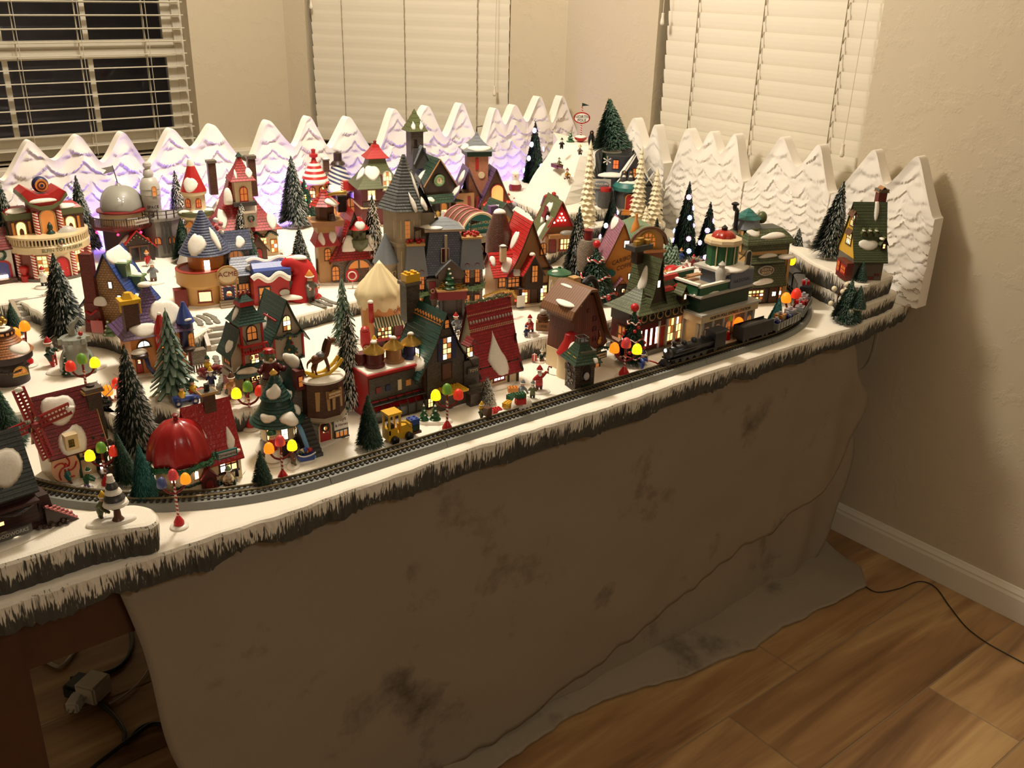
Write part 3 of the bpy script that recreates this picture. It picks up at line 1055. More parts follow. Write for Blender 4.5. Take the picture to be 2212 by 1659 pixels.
class Th:
 def __init__(s, name, label, cat, x, y, z=Z0, r=0, group=None, k=1, back=0):
  p = at(x, y, z)
  d = Vector((p.x, p.y, 0)).normalized()
  p = p + d * back
  dep = (p - CAM).dot(FW)
  s.u = dep / FPX * k
  c = 100
  # height h with 100 px rise:  f*(A - h*Uz)/(dep + h*Fz) = y' - 100
  yy = -(p - CAM).dot(UW) * FPX
  tgt = yy / dep - c
  s.uz = (yy - tgt * dep) / (tgt * FW.z + FPX * UW.z) / c * k
  az = math.atan2(p.x, p.y)
  s.th = -az + (az if r == 'A' else R(r))
  s.root = tag(empty(name, p, s.th), label, cat, group)
  s.rg = random.Random(int(x * 7 + y))

 def put(s, nm, bm, m, par=None, smooth=False, mats=None):
  for v in bm.verts:
   v.co = Vector((v.co.x * s.u, v.co.y * s.u, v.co.z * s.uz))
  return link(nm, bm, m, par or s.root, smooth, mats)

 # ---- solids
 def b(s, nm, m, x, y, z, w, d, h, top=(1, 1), rz=0, par=None, bev=0):
  bm = N()
  add_box(bm, (x, y, z), (w, d, h), top, R(rz))
  if bev:
   bmesh.ops.bevel(bm, geom=list(bm.edges), offset=bev, segments=2, affect='EDGES')
  return s.put(nm, bm, m, par)

 def bs(s, nm, m, lst, par=None):
  for a in lst:
   bm = N()
   add_box(bm, a[:3], a[3:6], *(a[6:8] if len(a) > 6 else ()))
   o = s.put(nm, bm, m, par)
  return o

 def l(s, nm, m, x, y, z, prof, n=18, sx=1, sy=1, par=None, smooth=True, rot=0):
  bm = N()
  add_lathe(bm, x, y, z, prof, n, sx, sy, rot=rot)
  o = s.put(nm, bm, m, par, smooth)
  if smooth:
   try:
    o.data.set_sharp_from_angle(angle=R(42))
   except Exception:
    pass
  return o

 def sp(s, nm, m, x, y, z, r, sc=(1, 1, 1), par=None, jit=0, sub=2):
  bm = N()
  add_sphere(bm, (x, y, z), r, sc, sub, jit=jit)
  return s.put(nm, bm, m, par, True)

 def t(s, nm, m, pts, r, par=None, n=6, r2=None, sm=0):
  bm = N()
  add_tube(bm, spline(pts, sm) if sm else pts, r, n, r2=r2)
  return s.put(nm, bm, m, par, True)

 def prism(s, nm, m, prof, x, y, z, w, ax='x', par=None):
  """profile (a,z) extruded w along ax, centred on x,y"""
  bm = N()

  def P(a, q, e):
   return (x + e, y + a, z + q) if ax == 'x' else (x + a, y + e, z + q)
  A = [bm.verts.new(P(a, q, -w / 2)) for a, q in prof]
  B = [bm.verts.new(P(a, q, w / 2)) for a, q in prof]
  n = len(prof)
  uvl = bm.loops.layers.uv.verify()
  fs = [bm.faces.new(A[::-1]), bm.faces.new(B)]
  for i in range(n):
   f = bm.faces.new((A[i], A[(i + 1) % n], B[(i + 1) % n], B[i]))
   fs.append(f)
  bmesh.ops.recalc_face_normals(bm, faces=fs)
  for f in fs:
   nn = f.normal
   for lo in f.loops:
    c = lo.vert.co
    lo[uvl].uv = (c.y, c.z) if abs(nn.x) > .6 else ((c.x, c.z) if abs(nn.y) > .6 else (c.x, c.y))
  return s.put(nm, bm, m, par)

 # ---- house body with gable ends; ax = ridge direction
 def body(s, m, x, y, z, w, d, hw, h, ax='y', cur=0, nm='walls', par=None):
  sp_ = d / 2 if ax == 'x' else w / 2
  prof = [(-sp_, 0), (sp_, 0)]
  for i in range(7):
   t = 1 - i / 6
   prof.append((sp_ * t, hw + h * (1 - t) ** (1 + cur)))
  for i in range(1, 7):
   t = i / 6
   prof.append((-sp_ * t, hw + h * (1 - t) ** (1 + cur)))
  return s.prism(nm, m, prof, x, y, z, w if ax == 'x' else d, ax, par)

 def gable(s, m, x, y, z, w, d, h, ax='y', ov=4, ove=None, cur=0, n=8, th=2.4, nm='roof', par=None, sides=(1, -1), trim=None):
  """gable roof over a w x d wall whose eaves are at z; returns its slope map"""
  span = (d if ax == 'x' else w) / 2
  ln = (w if ax == 'x' else d) + 2 * (ov if ove is None else ove)
  tot = span + ov
  ex = h * (ov / span) * (1 - cur * .8)

  def hz(t):                                     # t 0 ridge .. 1 eave tip
   q = t * tot / span
   return h * max(0, 1 - q) ** (1 + cur) if q <= 1 else -ex * (q - 1) / max(1e-6, (tot / span - 1))
  bm = N()
  uvl = bm.loops.layers.uv.verify()

  def P(a, q, e):
   return (x + e, y + a, z + q) if ax == 'x' else (x + a, y + e, z + q)
  for sd in sides:
   sl = 0
   prev = None
   fs = []
   for i in range(n):
    t0, t1 = i / n, (i + 1) / n
    z0_, z1_ = hz(t0), hz(t1)
    up = th
    a = [P(sd * tot * t0, z0_ + up * .55, e) for e in (-ln / 2, ln / 2)]
    c = [P(sd * tot * t1, z1_ + up, e) for e in (-ln / 2, ln / 2)]
    c2 = [P(sd * tot * t1, z1_ + (up * .55 if i < n - 1 else -.3), e) for e in (-ln / 2, ln / 2)]
    va = [bm.verts.new(p) for p in a]
    vc = [bm.verts.new(p) for p in c]
    v2 = [bm.verts.new(p) for p in c2]
    dl = math.hypot(tot / n, z0_ - z1_)
    f = bm.faces.new((va[0], va[1], vc[1], vc[0]))
    uvset(bm, f, [(-ln / 2, -sl), (ln / 2, -sl), (ln / 2, -sl - dl), (-ln / 2, -sl - dl)])
    f2 = bm.faces.new((vc[0], vc[1], v2[1], v2[0]))
    uvset(bm, f2, [(0, 0)] * 4)
    # end closures and underside
    b0 = [bm.verts.new(P(sd * tot * t0, z0_ - .3, e)) for e in (-ln / 2, ln / 2)]
    b1 = [bm.verts.new(P(sd * tot * t1, z1_ - .3, e)) for e in (-ln / 2, ln / 2)]
    f3 = bm.faces.new((b0[0], b1[0], b1[1], b0[1]))
    f4 = bm.faces.new((va[0], vc[0], b1[0], b0[0]))
    f5 = bm.faces.new((va[1], b0[1], b1[1], vc[1]))
    fs += [f, f2, f3, f4, f5]
    sl += dl
   if sd * (1 if ax == 'y' else -1) < 0:
    for f in fs:
     f.normal_flip()
  o = s.put(nm, bm, m, par)

  def S(side, e, t):
   def q(tt):
    return Vector(P(side * tot * tt, hz(tt) + th, e))
   p = q(t)
   dn = (q(min(1, t + .05)) - q(max(0, t - .05))).normalized()
   ac = Vector((1, 0, 0)) if ax == 'x' else Vector((0, 1, 0))
   nn = ac.cross(dn)
   if nn.z < 0:
    nn = -nn
   return p, ac, dn, nn
  S.len = math.hypot(tot, hz(0) - hz(1))
  S.q = lambda side, e, t: Vector(P(side * tot * t, hz(t) + th * .9, e))
  S.roof = o
  if trim:
   for e in (-ln / 2, ln / 2):
    bm = N()
    pts = [P(-tot * (1 - i / 12), hz(1 - i / 12) + .6, e) for i in range(12)] + [P(tot * i / 12, hz(i / 12) + .6, e) for i in range(13)]
    add_tube(bm, pts, 1.5, 5)
    s.put('bargeboard', bm, trim, par)
  return S

 def hip(s, m, x, y, z, w, d, h, ov=4, top=(.0, .0), cur=0, n=8, th=1.4, nm='roof', par=None):
  """four-sided roof rising to a flat of size top*(w,d); cur>0 hollow, <0 bulging"""
  bm = N()
  rings = []
  W0, D0 = w + 2 * ov, d + 2 * ov
  pr = []
  for i in range(n):
   t0, t1 = i / n, (i + 1) / n
   pr += [(t0, th), (t1, 0)]
  pr = [(0, -1)] + pr

  def sz(t):
   q = (1 - t) ** (1 + cur) if cur >= 0 else 1 - t ** (1 - cur)
   return lerp(w * top[0], W0, q), lerp(d * top[1], D0, q)
  fs = []
  for t, e in pr:
   ww, dd = sz(t)
   ww, dd = max(.2, ww + max(e, 0)), max(.2, dd + max(e, 0))
   zz = z + h * t + (-1.2 if e < 0 else 0)
   rings.append([bm.verts.new((x + sx * ww / 2, y + sy * dd / 2, zz)) for sx, sy in ((-1, -1), (1, -1), (1, 1), (-1, 1))])
  for a, b_ in zip(rings, rings[1:]):
   for k in range(4):
    f = bm.faces.new((a[k], a[(k + 1) % 4], b_[(k + 1) % 4], b_[k]))
    uvset(bm, f, [(((v.co.x if k % 2 == 0 else v.co.y)), v.co.z - z) for v in (a[k], a[(k + 1) % 4], b_[(k + 1) % 4], b_[k])])
  bm.faces.new(rings[0][::-1])
  bm.faces.new(rings[-1])
  o = s.put(nm, bm, m, par)

  def S(side, e, t):                             # side 0 front 1 right 2 back 3 left; t 0 top .. 1 eave
   def q(tt):
    ww, dd = sz(1 - tt)
    zz = z + h * (1 - tt)
    return Vector(((x + e, y - dd / 2 - th / 2, zz), (x + ww / 2 + th / 2, y + e, zz), (x - e, y + dd / 2 + th / 2, zz), (x - ww / 2 - th / 2, y - e, zz))[side])
   p = q(t)
   dn = (q(min(1, t + .04)) - q(max(0, t - .04))).normalized()
   ac = (Vector((1, 0, 0)), Vector((0, 1, 0)), Vector((-1, 0, 0)), Vector((0, -1, 0)))[side]
   return p, ac, dn, ac.cross(-dn)
  S.len = math.hypot(D0 / 2, h)
  S.q = lambda side, e, t: S(side, e, t)[0]
  S.roof = o
  return S

 def cone(s, m, x, y, z, r0, r1, h, n=20, cur=0, k=8, th=1.2, nm='roof', par=None, sx=1, sy=1):
  pr = [(max(r0 - 3, .1), -1)]
  for i in range(k):
   t0, t1 = i / k, (i + 1) / k

   def rr(t):
    return lerp(r1, r0, (1 - t) ** (1 + cur) if cur >= 0 else 1 - t ** (1 - cur))
   pr += [(rr(t0) + th, h * t0), (rr(t1), h * t1 - .01)]
  pr.append((0, h))
  o = s.l(nm, m, x, y, z, pr, n, sx, sy, par, smooth=n > 8)

  def S(ang, e, t):                              # ang degrees, 0 = towards the viewer
   def q(tt, da=0):
    q_ = rr(1 - tt) + th * .6
    a = R(ang) + da
    return Vector((x + q_ * sx * math.sin(a), y - q_ * sy * math.cos(a), z + h * (1 - tt)))
   r_ = max(2, rr(1 - t))
   da = e / r_
   p = q(t, da)
   dn = (q(min(1, t + .04), da) - q(max(0, t - .04), da)).normalized()
   ac = (q(t, da + .05) - q(t, da - .05)).normalized()
   return p, ac, dn, ac.cross(-dn)
  S.len = math.hypot(r0 - r1, h)
  S.q = lambda ang, e, t: S(ang, e, t)[0]
  S.roof = o
  return S

 # ---- snow lying on a slope
 def snow(s, S, side, e, t, re, rt, th=2.2, seed=None, drip=0, par=None, nm='snow_patch'):
  """patch centred at (e along, t down 0..1), half sizes re, rt px; drip makes a tongue"""
  rg = random.Random(seed if seed is not None else int(e * 13 + t * 71 + re))
  bm = N()
  na, nr = 20, 4
  ph = rg.uniform(0, 6)
  L_ = S.len
  c0 = S(side, e, t)
  cen = bm.verts.new(S.q(side, e, t) + c0[3] * th)
  rings = []
  for j in range(1, nr + 1):
   f = j / nr
   ring = []
   for k in range(na):
    a = 2 * math.pi * k / na
    w_ = 1 + .16 * math.sin(2 * a + ph) + .1 * math.sin(3 * a + ph * 2)
    ee, dt = re * math.cos(a) * w_ * f, rt * math.sin(a) * w_ * f
    if drip and dt < 0:
     ee *= (1 + dt / rt * drip)
    tt = min(1.0, max(.0, t + dt / L_))
    q = S(side, e + ee, tt)
    ring.append(bm.verts.new(S.q(side, e + ee, tt) + q[3] * (th * (1 - f ** 3) - (.5 if j == nr else 0))))
   rings.append(ring)
  fs = []
  for k in range(na):
   fs.append(bm.faces.new((cen, rings[0][k], rings[0][(k + 1) % na])))
  for a, b_ in zip(rings, rings[1:]):
   for k in range(na):
    fs.append(bm.faces.new((a[k], b_[k], b_[(k + 1) % na], a[(k + 1) % na])))
  fs.append(bm.faces.new(rings[-1][::-1]))
  bmesh.ops.recalc_face_normals(bm, faces=fs)
  return s.put(nm, bm, 'snow', par or S.roof, True)

 def mound(s, x, y, z, rx, ry, rz, par=None, m='snow', nm='snow_patch'):
  bm = N()
  add_lathe(bm, x, y, z, [(1, 0), (1.02, .25), (.93, .55), (.7, .82), (.4, .96), (0, 1)], 18)
  for v in bm.verts:
   q = 1 + .09 * math.sin(3 * math.atan2(v.co.y - y, v.co.x - x) + x)
   v.co = Vector((x + (v.co.x - x) * rx * q, y + (v.co.y - y) * ry * q, z + (v.co.z - z) * rz))
  return s.put(nm, bm, m, par, True)

 # ---- openings; ang 0 faces the viewer side, 90 right, -90 left
 def _w(s, x, y, ang):
  a = R(ang)
  return (Vector((x, y, 0)), Vector((math.cos(a), math.sin(a), 0)), Vector((math.sin(a), -math.cos(a), 0)))

 def win(s, x, y, z, w, h, ang=0, arch=0, lit='lit', fr='brown', nx=2, nz=2, fw=None, sill=1, par=None, nm='window', sn=0):
  o, t, n = s._w(x, y, ang)
  fw = fw or max(1.1, w * .11)
  up = Vector((0, 0, 1))

  def outline(e):
   hw = w / 2 + e
   pts = [(-hw, -e), (hw, -e)]
   if arch:
    hh = h - w / 2 * arch
    for i in range(9):
     a = math.pi * i / 8
     pts.append((hw * math.cos(a), hh + (w / 2 * arch + e) * math.sin(a)))
   else:
    pts += [(hw, h + e), (-hw, h + e)]
   return pts
  bm = N()

  def V(a, q, d):
   return bm.verts.new(o + t * a + n * d + up * (z + q))
  oi, oo = outline(0), outline(fw)
  rings = []
  for pts, d in ((oo, -.8), (oo, 1.5), (oi, 1.5), (oi, .2)):
   rings.append([V(a, q, d) for a, q in pts])
  k = len(oi)
  fs = []
  for a, b_ in zip(rings, rings[1:]):
   for i in range(k):
    fs.append(bm.faces.new((a[i], a[(i + 1) % k], b_[(i + 1) % k], b_[i])))

  def bar(a0, a1, q0, q1):
   vs = [V(a, q, d) for d in (.1, 1.2) for a, q in ((a0, q0), (a1, q0), (a1, q1), (a0, q1))]
   for f in ((4, 5, 6, 7), (0, 1, 5, 4), (1, 2, 6, 5), (2, 3, 7, 6), (3, 0, 4, 7)):
    fs.append(bm.faces.new([vs[i] for i in f]))
  mw = fw * .32
  for i in range(1, nx):
   a = -w / 2 + w * i / nx
   top = h if not arch else h - w / 2 * arch * (1 - math.sqrt(max(0, 1 - (2 * a / w) ** 2)))
   bar(a - mw, a + mw, 0, top)
  for j in range(1, nz):
   q = h * j / nz
   hw = w / 2
   if arch and q > h - w / 2 * arch:
    hw = w / 2 * math.sqrt(max(0, 1 - ((q - (h - w / 2 * arch)) / (w / 2 * arch)) ** 2))
   bar(-hw, hw, q - mw, q + mw)
  if sill:
   bar(-w / 2 - fw * 1.6, w / 2 + fw * 1.6, -fw * 1.5, -fw * .4)
  bmesh.ops.recalc_face_normals(bm, faces=fs)
  fo = s.put(nm, bm, fr, par)
  bm = N()
  vs = [bm.verts.new(o + t * a + n * .35 + up * (z + q)) for a, q in oi]
  f = bm.faces.new(vs)
  if nx * nz > 1 and lit in ('lit', 'dim'):
   for i in range(1, nx):
    a = -w / 2 + w * i / nx
    bmesh.ops.bisect_plane(bm, geom=bm.verts[:] + bm.edges[:] + bm.faces[:], plane_co=o + t * a, plane_no=t)
   for j in range(1, nz):
    bmesh.ops.bisect_plane(bm, geom=bm.verts[:] + bm.edges[:] + bm.faces[:], plane_co=Vector((0, 0, z + h * j / nz)), plane_no=up)
   for f in bm.faces:
    f.material_index = s.rg.choice((0, 0, 0, 1, 2))
  if bm.faces[:] and bm.faces[:][0].normal.dot(n) < 0:
   bmesh.ops.reverse_faces(bm, faces=bm.faces[:])
  s.put('pane', bm, lit, fo if par is None else par, mats=[lit, 'litw' if lit == 'lit' else lit, 'dim' if lit == 'lit' else lit])
  if sn:
   bm = N()
   c = o + n * 1.5
   add_sphere(bm, (c.x, c.y, z - fw), w * .55, (1, .3, .2), 1)
   s.put('sill_snow', bm, 'snow', fo if par is None else par, True)
  return fo

 def door(s, x, y, z, w, h, ang=0, arch=0, m='red', fr='brown', pane=0, par=None):
  d = s.win(x, y, z, w, h, ang, arch, m, fr, 1, 1, sill=0, par=par, nm='door')
  o, t, n = s._w(x, y, ang)
  q = o + t * w * .3 + n * 1.6
  s.sp('door_knob', 'gold', q.x, q.y, z + h * .45, max(.9, w * .06), par=d if par is None else par, sub=1)
  if pane:
   s.win(x + n.x * .7, y + n.y * .7, z + h * .52, w * .42, h * .26, ang, 1, 'lit', fr, 2, 2, sill=0, par=d if par is None else par, nm='door_window')
  return d

 def text(s, txt, x, y, z, size, ang=0, m='black', par=None, rad=0, tilt=0, sx=1, slope=0, nm='lettering'):
  cu = bpy.data.curves.new('t', 'FONT')
  cu.body = txt
  cu.size = size
  cu.align_x = 'CENTER'
  cu.align_y = 'CENTER'
  cu.extrude = .25
  cu.resolution_u = 2
  ob = bpy.data.objects.new('t', cu)
  COL.objects.link(ob)
  dg = bpy.context.evaluated_depsgraph_get()
  me = bpy.data.meshes.new_from_object(ob.evaluated_get(dg))
  bpy.data.objects.remove(ob)
  bm = N()
  bm.from_mesh(me)
  bpy.data.meshes.remove(me)
  bm.verts.layers.deform.verify()
  o, t, n = s._w(x, y, ang)
  for v in bm.verts:
   a, q, d = v.co.x * sx, v.co.y, v.co.z
   if slope:
    q += a * slope
   if rad:
    f = a / rad
    v.co = Vector((x + (rad + d) * math.sin(f + R(ang)), y - (rad + d) * math.cos(f + R(ang)), z + q))
   else:
    ct, st = math.cos(R(tilt)), math.sin(R(tilt))
    v.co = o + t * a + n * (d * ct - q * st) + Vector((0, 0, z + q * ct + d * st))
  return s.put(nm, bm, m, par)

 def plate(s, nm, m, x, y, z, w, h, ang=0, d=1.5, oval=0, par=None, tilt=0):
  """sign board centred at x,y,z"""
  o, t, n = s._w(x, y, ang)
  k = 22
  if oval:
   pts = [(w / 2 * math.cos(2 * math.pi * i / k), h / 2 * math.sin(2 * math.pi * i / k)) for i in range(k)]
  else:
   pts = [(-w / 2, -h / 2), (w / 2, -h / 2), (w / 2, h / 2), (-w / 2, h / 2)]
  bm = N()
  ct, st = math.cos(R(tilt)), math.sin(R(tilt))
  A = [bm.verts.new(o + t * a + n * (d * ct - q * st) + Vector((0, 0, z + q * ct + d * st))) for a, q in pts]
  B = [bm.verts.new(o + t * a + n * (-d * .2 * ct - q * st) + Vector((0, 0, z + q * ct))) for a, q in pts]
  fs = [bm.faces.new(A), bm.faces.new(B[::-1])]
  for i in range(len(pts)):
   fs.append(bm.faces.new((A[i], B[i], B[(i + 1) % len(pts)], A[(i + 1) % len(pts)])))
  bmesh.ops.recalc_face_normals(bm, faces=fs)
  return s.put(nm, bm, m, par)

 def ring(s, nm, m, x, y, z, r, rr, ang=0, par=None, sz=1):
  o, t, n = s._w(x, y, ang)
  bm = N()
  add_tube(bm, [o + t * (r * math.cos(2 * math.pi * i / 18)) + n * 1.2 + Vector((0, 0, z + r * sz * math.sin(2 * math.pi * i / 18))) for i in range(19)], rr, 6)
  return s.put(nm, bm, m, par, True)

 def bulbs(s, nm, m, pts, r, par=None):
  bm = N()
  for p in pts:
   add_sphere(bm, p, r, sub=1)
  return tag(s.put(nm, bm, m, par, True), kind='stuff')

 def chim(s, x, y, z, w, d, h, m='b_red', cap='snow', par=None):
  c = s.b('chimney', m, x, y, z, w, d, h, par=par)
  s.b('chimney_cap', 'dstone', x, y, z + h, w * 1.25, d * 1.25, max(2, h * .08), par=c if par is None else par)
  if cap:
   s.mound(x, y, z + h + max(2, h * .08), w * .55, d * .55, w * .25, par=c if par is None else par)
  return c

 def base(s, rx, ry, h=5, m='snow', x=0, y=None, nm='snow_base'):
  y = ry * .9 if y is None else y
  return s.l(nm, m, x, y, 0, [(.98, 0), (1, h * .4), (.96, h * .8), (.9, h), (0, h + .01)], 28, rx, ry)

def swirl(name, c1, c2, n=6, tw=3.0, axis='z', emit=0):
 """candy stripes wound round the local z axis"""
 m, nt, b, L = nodes(name)
 tc = nt.nodes.new('ShaderNodeTexCoord')
 sp_ = nt.nodes.new('ShaderNodeSeparateXYZ')
 L(tc.outputs['Object'], sp_.inputs[0])
 at2 = nt.nodes.new('ShaderNodeMath')
 at2.operation = 'ARCTAN2'
 L(sp_.outputs['Y' if axis == 'z' else 'Z'], at2.inputs[0])
 L(sp_.outputs['X'], at2.inputs[1])
 ml = nt.nodes.new('ShaderNodeMath')
 ml.operation = 'MULTIPLY'
 ml.inputs[1].default_value = n
 L(at2.outputs[0], ml.inputs[0])
 ma = nt.nodes.new('ShaderNodeMath')
 ma.operation = 'MULTIPLY_ADD'
 ma.inputs[1].default_value = tw
 L(sp_.outputs['Z'], ma.inputs[0])
 L(ml.outputs[0], ma.inputs[2])
 sn = nt.nodes.new('ShaderNodeMath')
 sn.operation = 'SINE'
 L(ma.outputs[0], sn.inputs[0])
 gt = nt.nodes.new('ShaderNodeMath')
 gt.operation = 'GREATER_THAN'
 gt.inputs[1].default_value = 0
 L(sn.outputs[0], gt.inputs[0])
 mx = nt.nodes.new('ShaderNodeMix')
 mx.data_type = 'RGBA'
 mx.inputs['A'].default_value = (*lin(c1), 1)
 mx.inputs['B'].default_value = (*lin(c2), 1)
 L(gt.outputs[0], mx.inputs['Factor'])
 L(mx.outputs['Result'], b.inputs['Base Color'])
 b.inputs['Roughness'].default_value = .35
 MATS[name] = m
 return m

def bands(name, c1, c2, dirv=(0, 0, 1), freq=300):
 """straight stripes across a direction in object space"""
 m, nt, b, L = nodes(name)
 tc = nt.nodes.new('ShaderNodeTexCoord')
 vm = nt.nodes.new('ShaderNodeVectorMath')
 vm.operation = 'DOT_PRODUCT'
 vm.inputs[1].default_value = Vector(dirv) * freq
 L(tc.outputs['Object'], vm.inputs[0])
 sn = nt.nodes.new('ShaderNodeMath')
 sn.operation = 'SINE'
 L(vm.outputs['Value'], sn.inputs[0])
 gt = nt.nodes.new('ShaderNodeMath')
 gt.operation = 'GREATER_THAN'
 gt.inputs[1].default_value = 0
 L(sn.outputs[0], gt.inputs[0])
 mx = nt.nodes.new('ShaderNodeMix')
 mx.data_type = 'RGBA'
 mx.inputs['A'].default_value = (*lin(c1), 1)
 mx.inputs['B'].default_value = (*lin(c2), 1)
 L(gt.outputs[0], mx.inputs['Factor'])
 L(mx.outputs['Result'], b.inputs['Base Color'])
 b.inputs['Roughness'].default_value = .4
 MATS[name] = m
 return m

bands('candy', (236, 226, 214), (176, 40, 40), (.5, 0, 1), 900)
bands('awning', (230, 220, 190), (70, 92, 60), (1, 0, 0), 1000)
bands('redwhite', (236, 226, 214), (190, 44, 40), (0, 0, 1), 420)
bands('blackwhite', (226, 220, 206), (40, 36, 34), (1, 0, .6), 900)
# ================================================================ houses of the front row
def lobed(t, nm, m, x, y, z, r, h, lobes=10, dep=.1, cur=1.0, par=None, twist=0, prof=None):
 """pumpkin-like lobed dome"""
 bm = N()
 n = lobes * 5
 k = 12
 rows = []
 for j in range(k):
  f = j / k
  rr = (r * math.cos(f * math.pi / 2) ** cur) if prof is None else r * prof(f)
  zz = h * (math.sin(f * math.pi / 2) if prof is None else f)
  rows.append([bm.verts.new((x + rr * (1 - dep * abs(math.sin(lobes / 2 * (2 * math.pi * i / n) + twist * f))) * math.cos(2 * math.pi * i / n),
           y + rr * (1 - dep * abs(math.sin(lobes / 2 * (2 * math.pi * i / n) + twist * f))) * math.sin(2 * math.pi * i / n), z + zz)) for i in range(n)])
 tip = bm.verts.new((x, y, z + h))
 for a, b_ in zip(rows, rows[1:]):
  for i in range(n):
   bm.faces.new((a[i], a[(i + 1) % n], b_[(i + 1) % n], b_[i]))
 for i in range(n):
  bm.faces.new((rows[-1][i], rows[-1][(i + 1) % n], tip))
 bm.faces.new(rows[0][::-1])
 return t.put(nm, bm, m, par, True)

def garland(t, pts, r, par=None, m='dgreen', nm='garland'):
 bm = N()
 q = spline(pts, 6)
 add_tube(bm, q, r, 6)
 for i, p in enumerate(q):
  for k in range(3):
   d = Vector((t.rg.uniform(-1, 1), t.rg.uniform(-1, 1), t.rg.uniform(-1, 1))).normalized() * r * 1.7
   add_tube(bm, [p, p + d], r * .3, 3)
 return t.put(nm, bm, m, par, False)

def wreath(t, x, y, z, r, ang=0, par=None, bow=1):
 w_ = t.ring('wreath', 'dgreen', x, y, z, r, r * .32, ang, par)
 if bow:
  o, tt, n = t._w(x, y, ang)
  q = o + n * 2.5
  t.sp('bow', 'red', q.x, q.y, z - r * .9, r * .36, par=w_ if par is None else par, sub=1)
 return w_

def pine(t, x, y, z, r, h, m='green', sn=1, par=None, tiers=4, nm='little_pine'):
 pr = []
 for i in range(tiers):
  f = i / tiers
  pr += [(r * (1 - f) * .55 if i else .3, h * f + (0 if i else 0)), (r * (1 - f), h * f + h * .03), ]
 pr += [(0, h)]
 p = t.l(nm, m, x, y, z, pr, 14, par=par)
 if sn:
  for i in range(tiers):
   f = (i + .45) / tiers
   a = t.rg.uniform(-.9, .9)
   t.sp('snow_tuft', 'snow', x + r * .8 * (1 - f) * math.sin(a), y - r * .8 * (1 - f) * math.cos(a), z + h * f, r * .17, (1.3, 1, .9), p if par is None else par, sub=1)
 return p

# ---- red roofed cottage with the pumpkin turret
t = Th('village_house', 'red roofed cottage with a lobed turret roof and tan chimney, beside the track', 'house', 442, 1056, Z0, 'A')
t.base(100, 62, 4, x=12, y=48)
t.body('cream', 38, 48, 0, 98, 92, 62, 96, 'x', .25)
S = t.gable(mat('zigzag_red_roof', (170, 38, 38), .3, .5, 180, .2), 38, 48, 62, 98, 92, 96, 'x', 10, 5, .25, 13, 3)
t.snow(S, -1, 34, .62, 11, 26, 3, 5, .4)
t.snow(S, -1, -24, .42, 12, 12, 3, 2)
t.snow(S, -1, 30, .86, 18, 8, 3, 8)
t.chim(46, 50, 138, 26, 22, 40, 'b_brown', None)
t.b('chimney_slab', 'tan', 46, 50, 176, 38, 30, 5)
t.l('stove_pipe', 'black', 46, 50, 181, [(6, 0), (6, 14), (0, 14)], 10)
t.l('turret_wall', 'cream', -32, 34, 0, [(56, 0), (54, 66), (0, 66)], 28)
td = lobed(t, 'turret_roof', mat('pumpkin_red', (168, 36, 38), .25, .1, 200), -32, 34, 66, 68, 78, 9, .12, .9)
t.l('finial', 'dred', -32, 34, 141, [(6, 0), (4, 8), (8, 13), (5, 15), (0, 15)], 12)
garland(t, [(-32 + 68 * math.sin(a), 34 - 68 * math.cos(a), 64 + 3 * math.sin(a * 6)) for a in [R(x) for x in range(-95, 96, 12)]], 5, m='green')
for a, dz, r_ in ((-8, 112, 12), (38, 118, 13), (-38, 126, 8)):
 q = 58 * math.cos((dz - 66) / 78 * 1.3)
 t.sp('snow_patch', 'snow', -32 + q * math.sin(R(a)), 34 - q * math.cos(R(a)), dz - 6, r_, (1, .45, .9), td, .2)
for a in (-38, 12):
 x, y = -32 + 55 * math.sin(R(a)), 34 - 55 * math.cos(R(a))
 t.win(x, y, 36, 9, 17, a, 1, 'litw', 'orange', 1, 1)
garland(t, [(-32 + 57 * math.sin(R(a)), 34 - 57 * math.cos(R(a)), 26 + 5 * math.sin(a * .3)) for a in range(-40, 62, 10)], 2.2, m='dgreen', nm='vine')
t.win(58, 2, 24, 36, 26, 0, 0, 'lit', 'dbrown', 3, 2)
t.plate('shop_sign', 'teal', 56, 0, 62, 46, 16, 0, 4)
t.plate('sign_panel', 'lgrey', 56, 0, 62, 40, 11, 0, 5)
t.text('Ornaments', 56, -5.4, 62, 9, 0, 'dbrown')
t.body('maroon', 4, -16, 0, 32, 20, 34, 16, 'y', 0, 'porch')
t.gable('dred', 4, -16, 34, 32, 20, 16, 'y', 3, 2, 0, 3, 2, 'porch_roof', trim='maroon')
t.door(4, -26.2, 0, 18, 30, 0, 1, 'dred', 'dbrown')
t.bs('step', 'dred', [(4, -34, 0, 40, 18, 5), (4, -30, 5, 34, 10, 5)])
for x in (30, 62):
 t.l('bush', 'dgreen', x, -8, 0, [(8, 0), (9, 5), (5, 12), (0, 14)], 10)

# ---- rocking horse shop with the round green tower
t = Th('village_house', 'toy shop with a golden rocking horse on top and a small round green roofed tower', 'house', 690, 965, Z0, 'A')
t.base(105, 64, 4, x=-16, y=50)
t.b('walls', 'b_stone', 18, 52, 0, 100, 84, 66)
t.l('bay_wall', 'b_brown', 26, 26, 62, [(48, 0), (46, 74), (0, 74)], 8, smooth=False, rot=R(22.5))
t.l('bay_ledge', 'stone', 26, 26, 56, [(52, 0), (54, 4), (48, 9), (0, 9)], 8, smooth=False, rot=R(22.5))
for a in (-25, 20):
 t.plate('timber_panel', 'tan', 26 + 43 * math.sin(R(a)), 26 - 43 * math.cos(R(a)), 100, 30, 40, a, 1)
t.plate('shop_sign', 'lwood', 32, -18, 112, 34, 14, 8, 3)
t.plate('sign_panel', 'cream', 32, -18, 112, 30, 10, 8, 3.8)
t.text('Rocking Horses', 32, -22, 112, 5, 8, 'red')
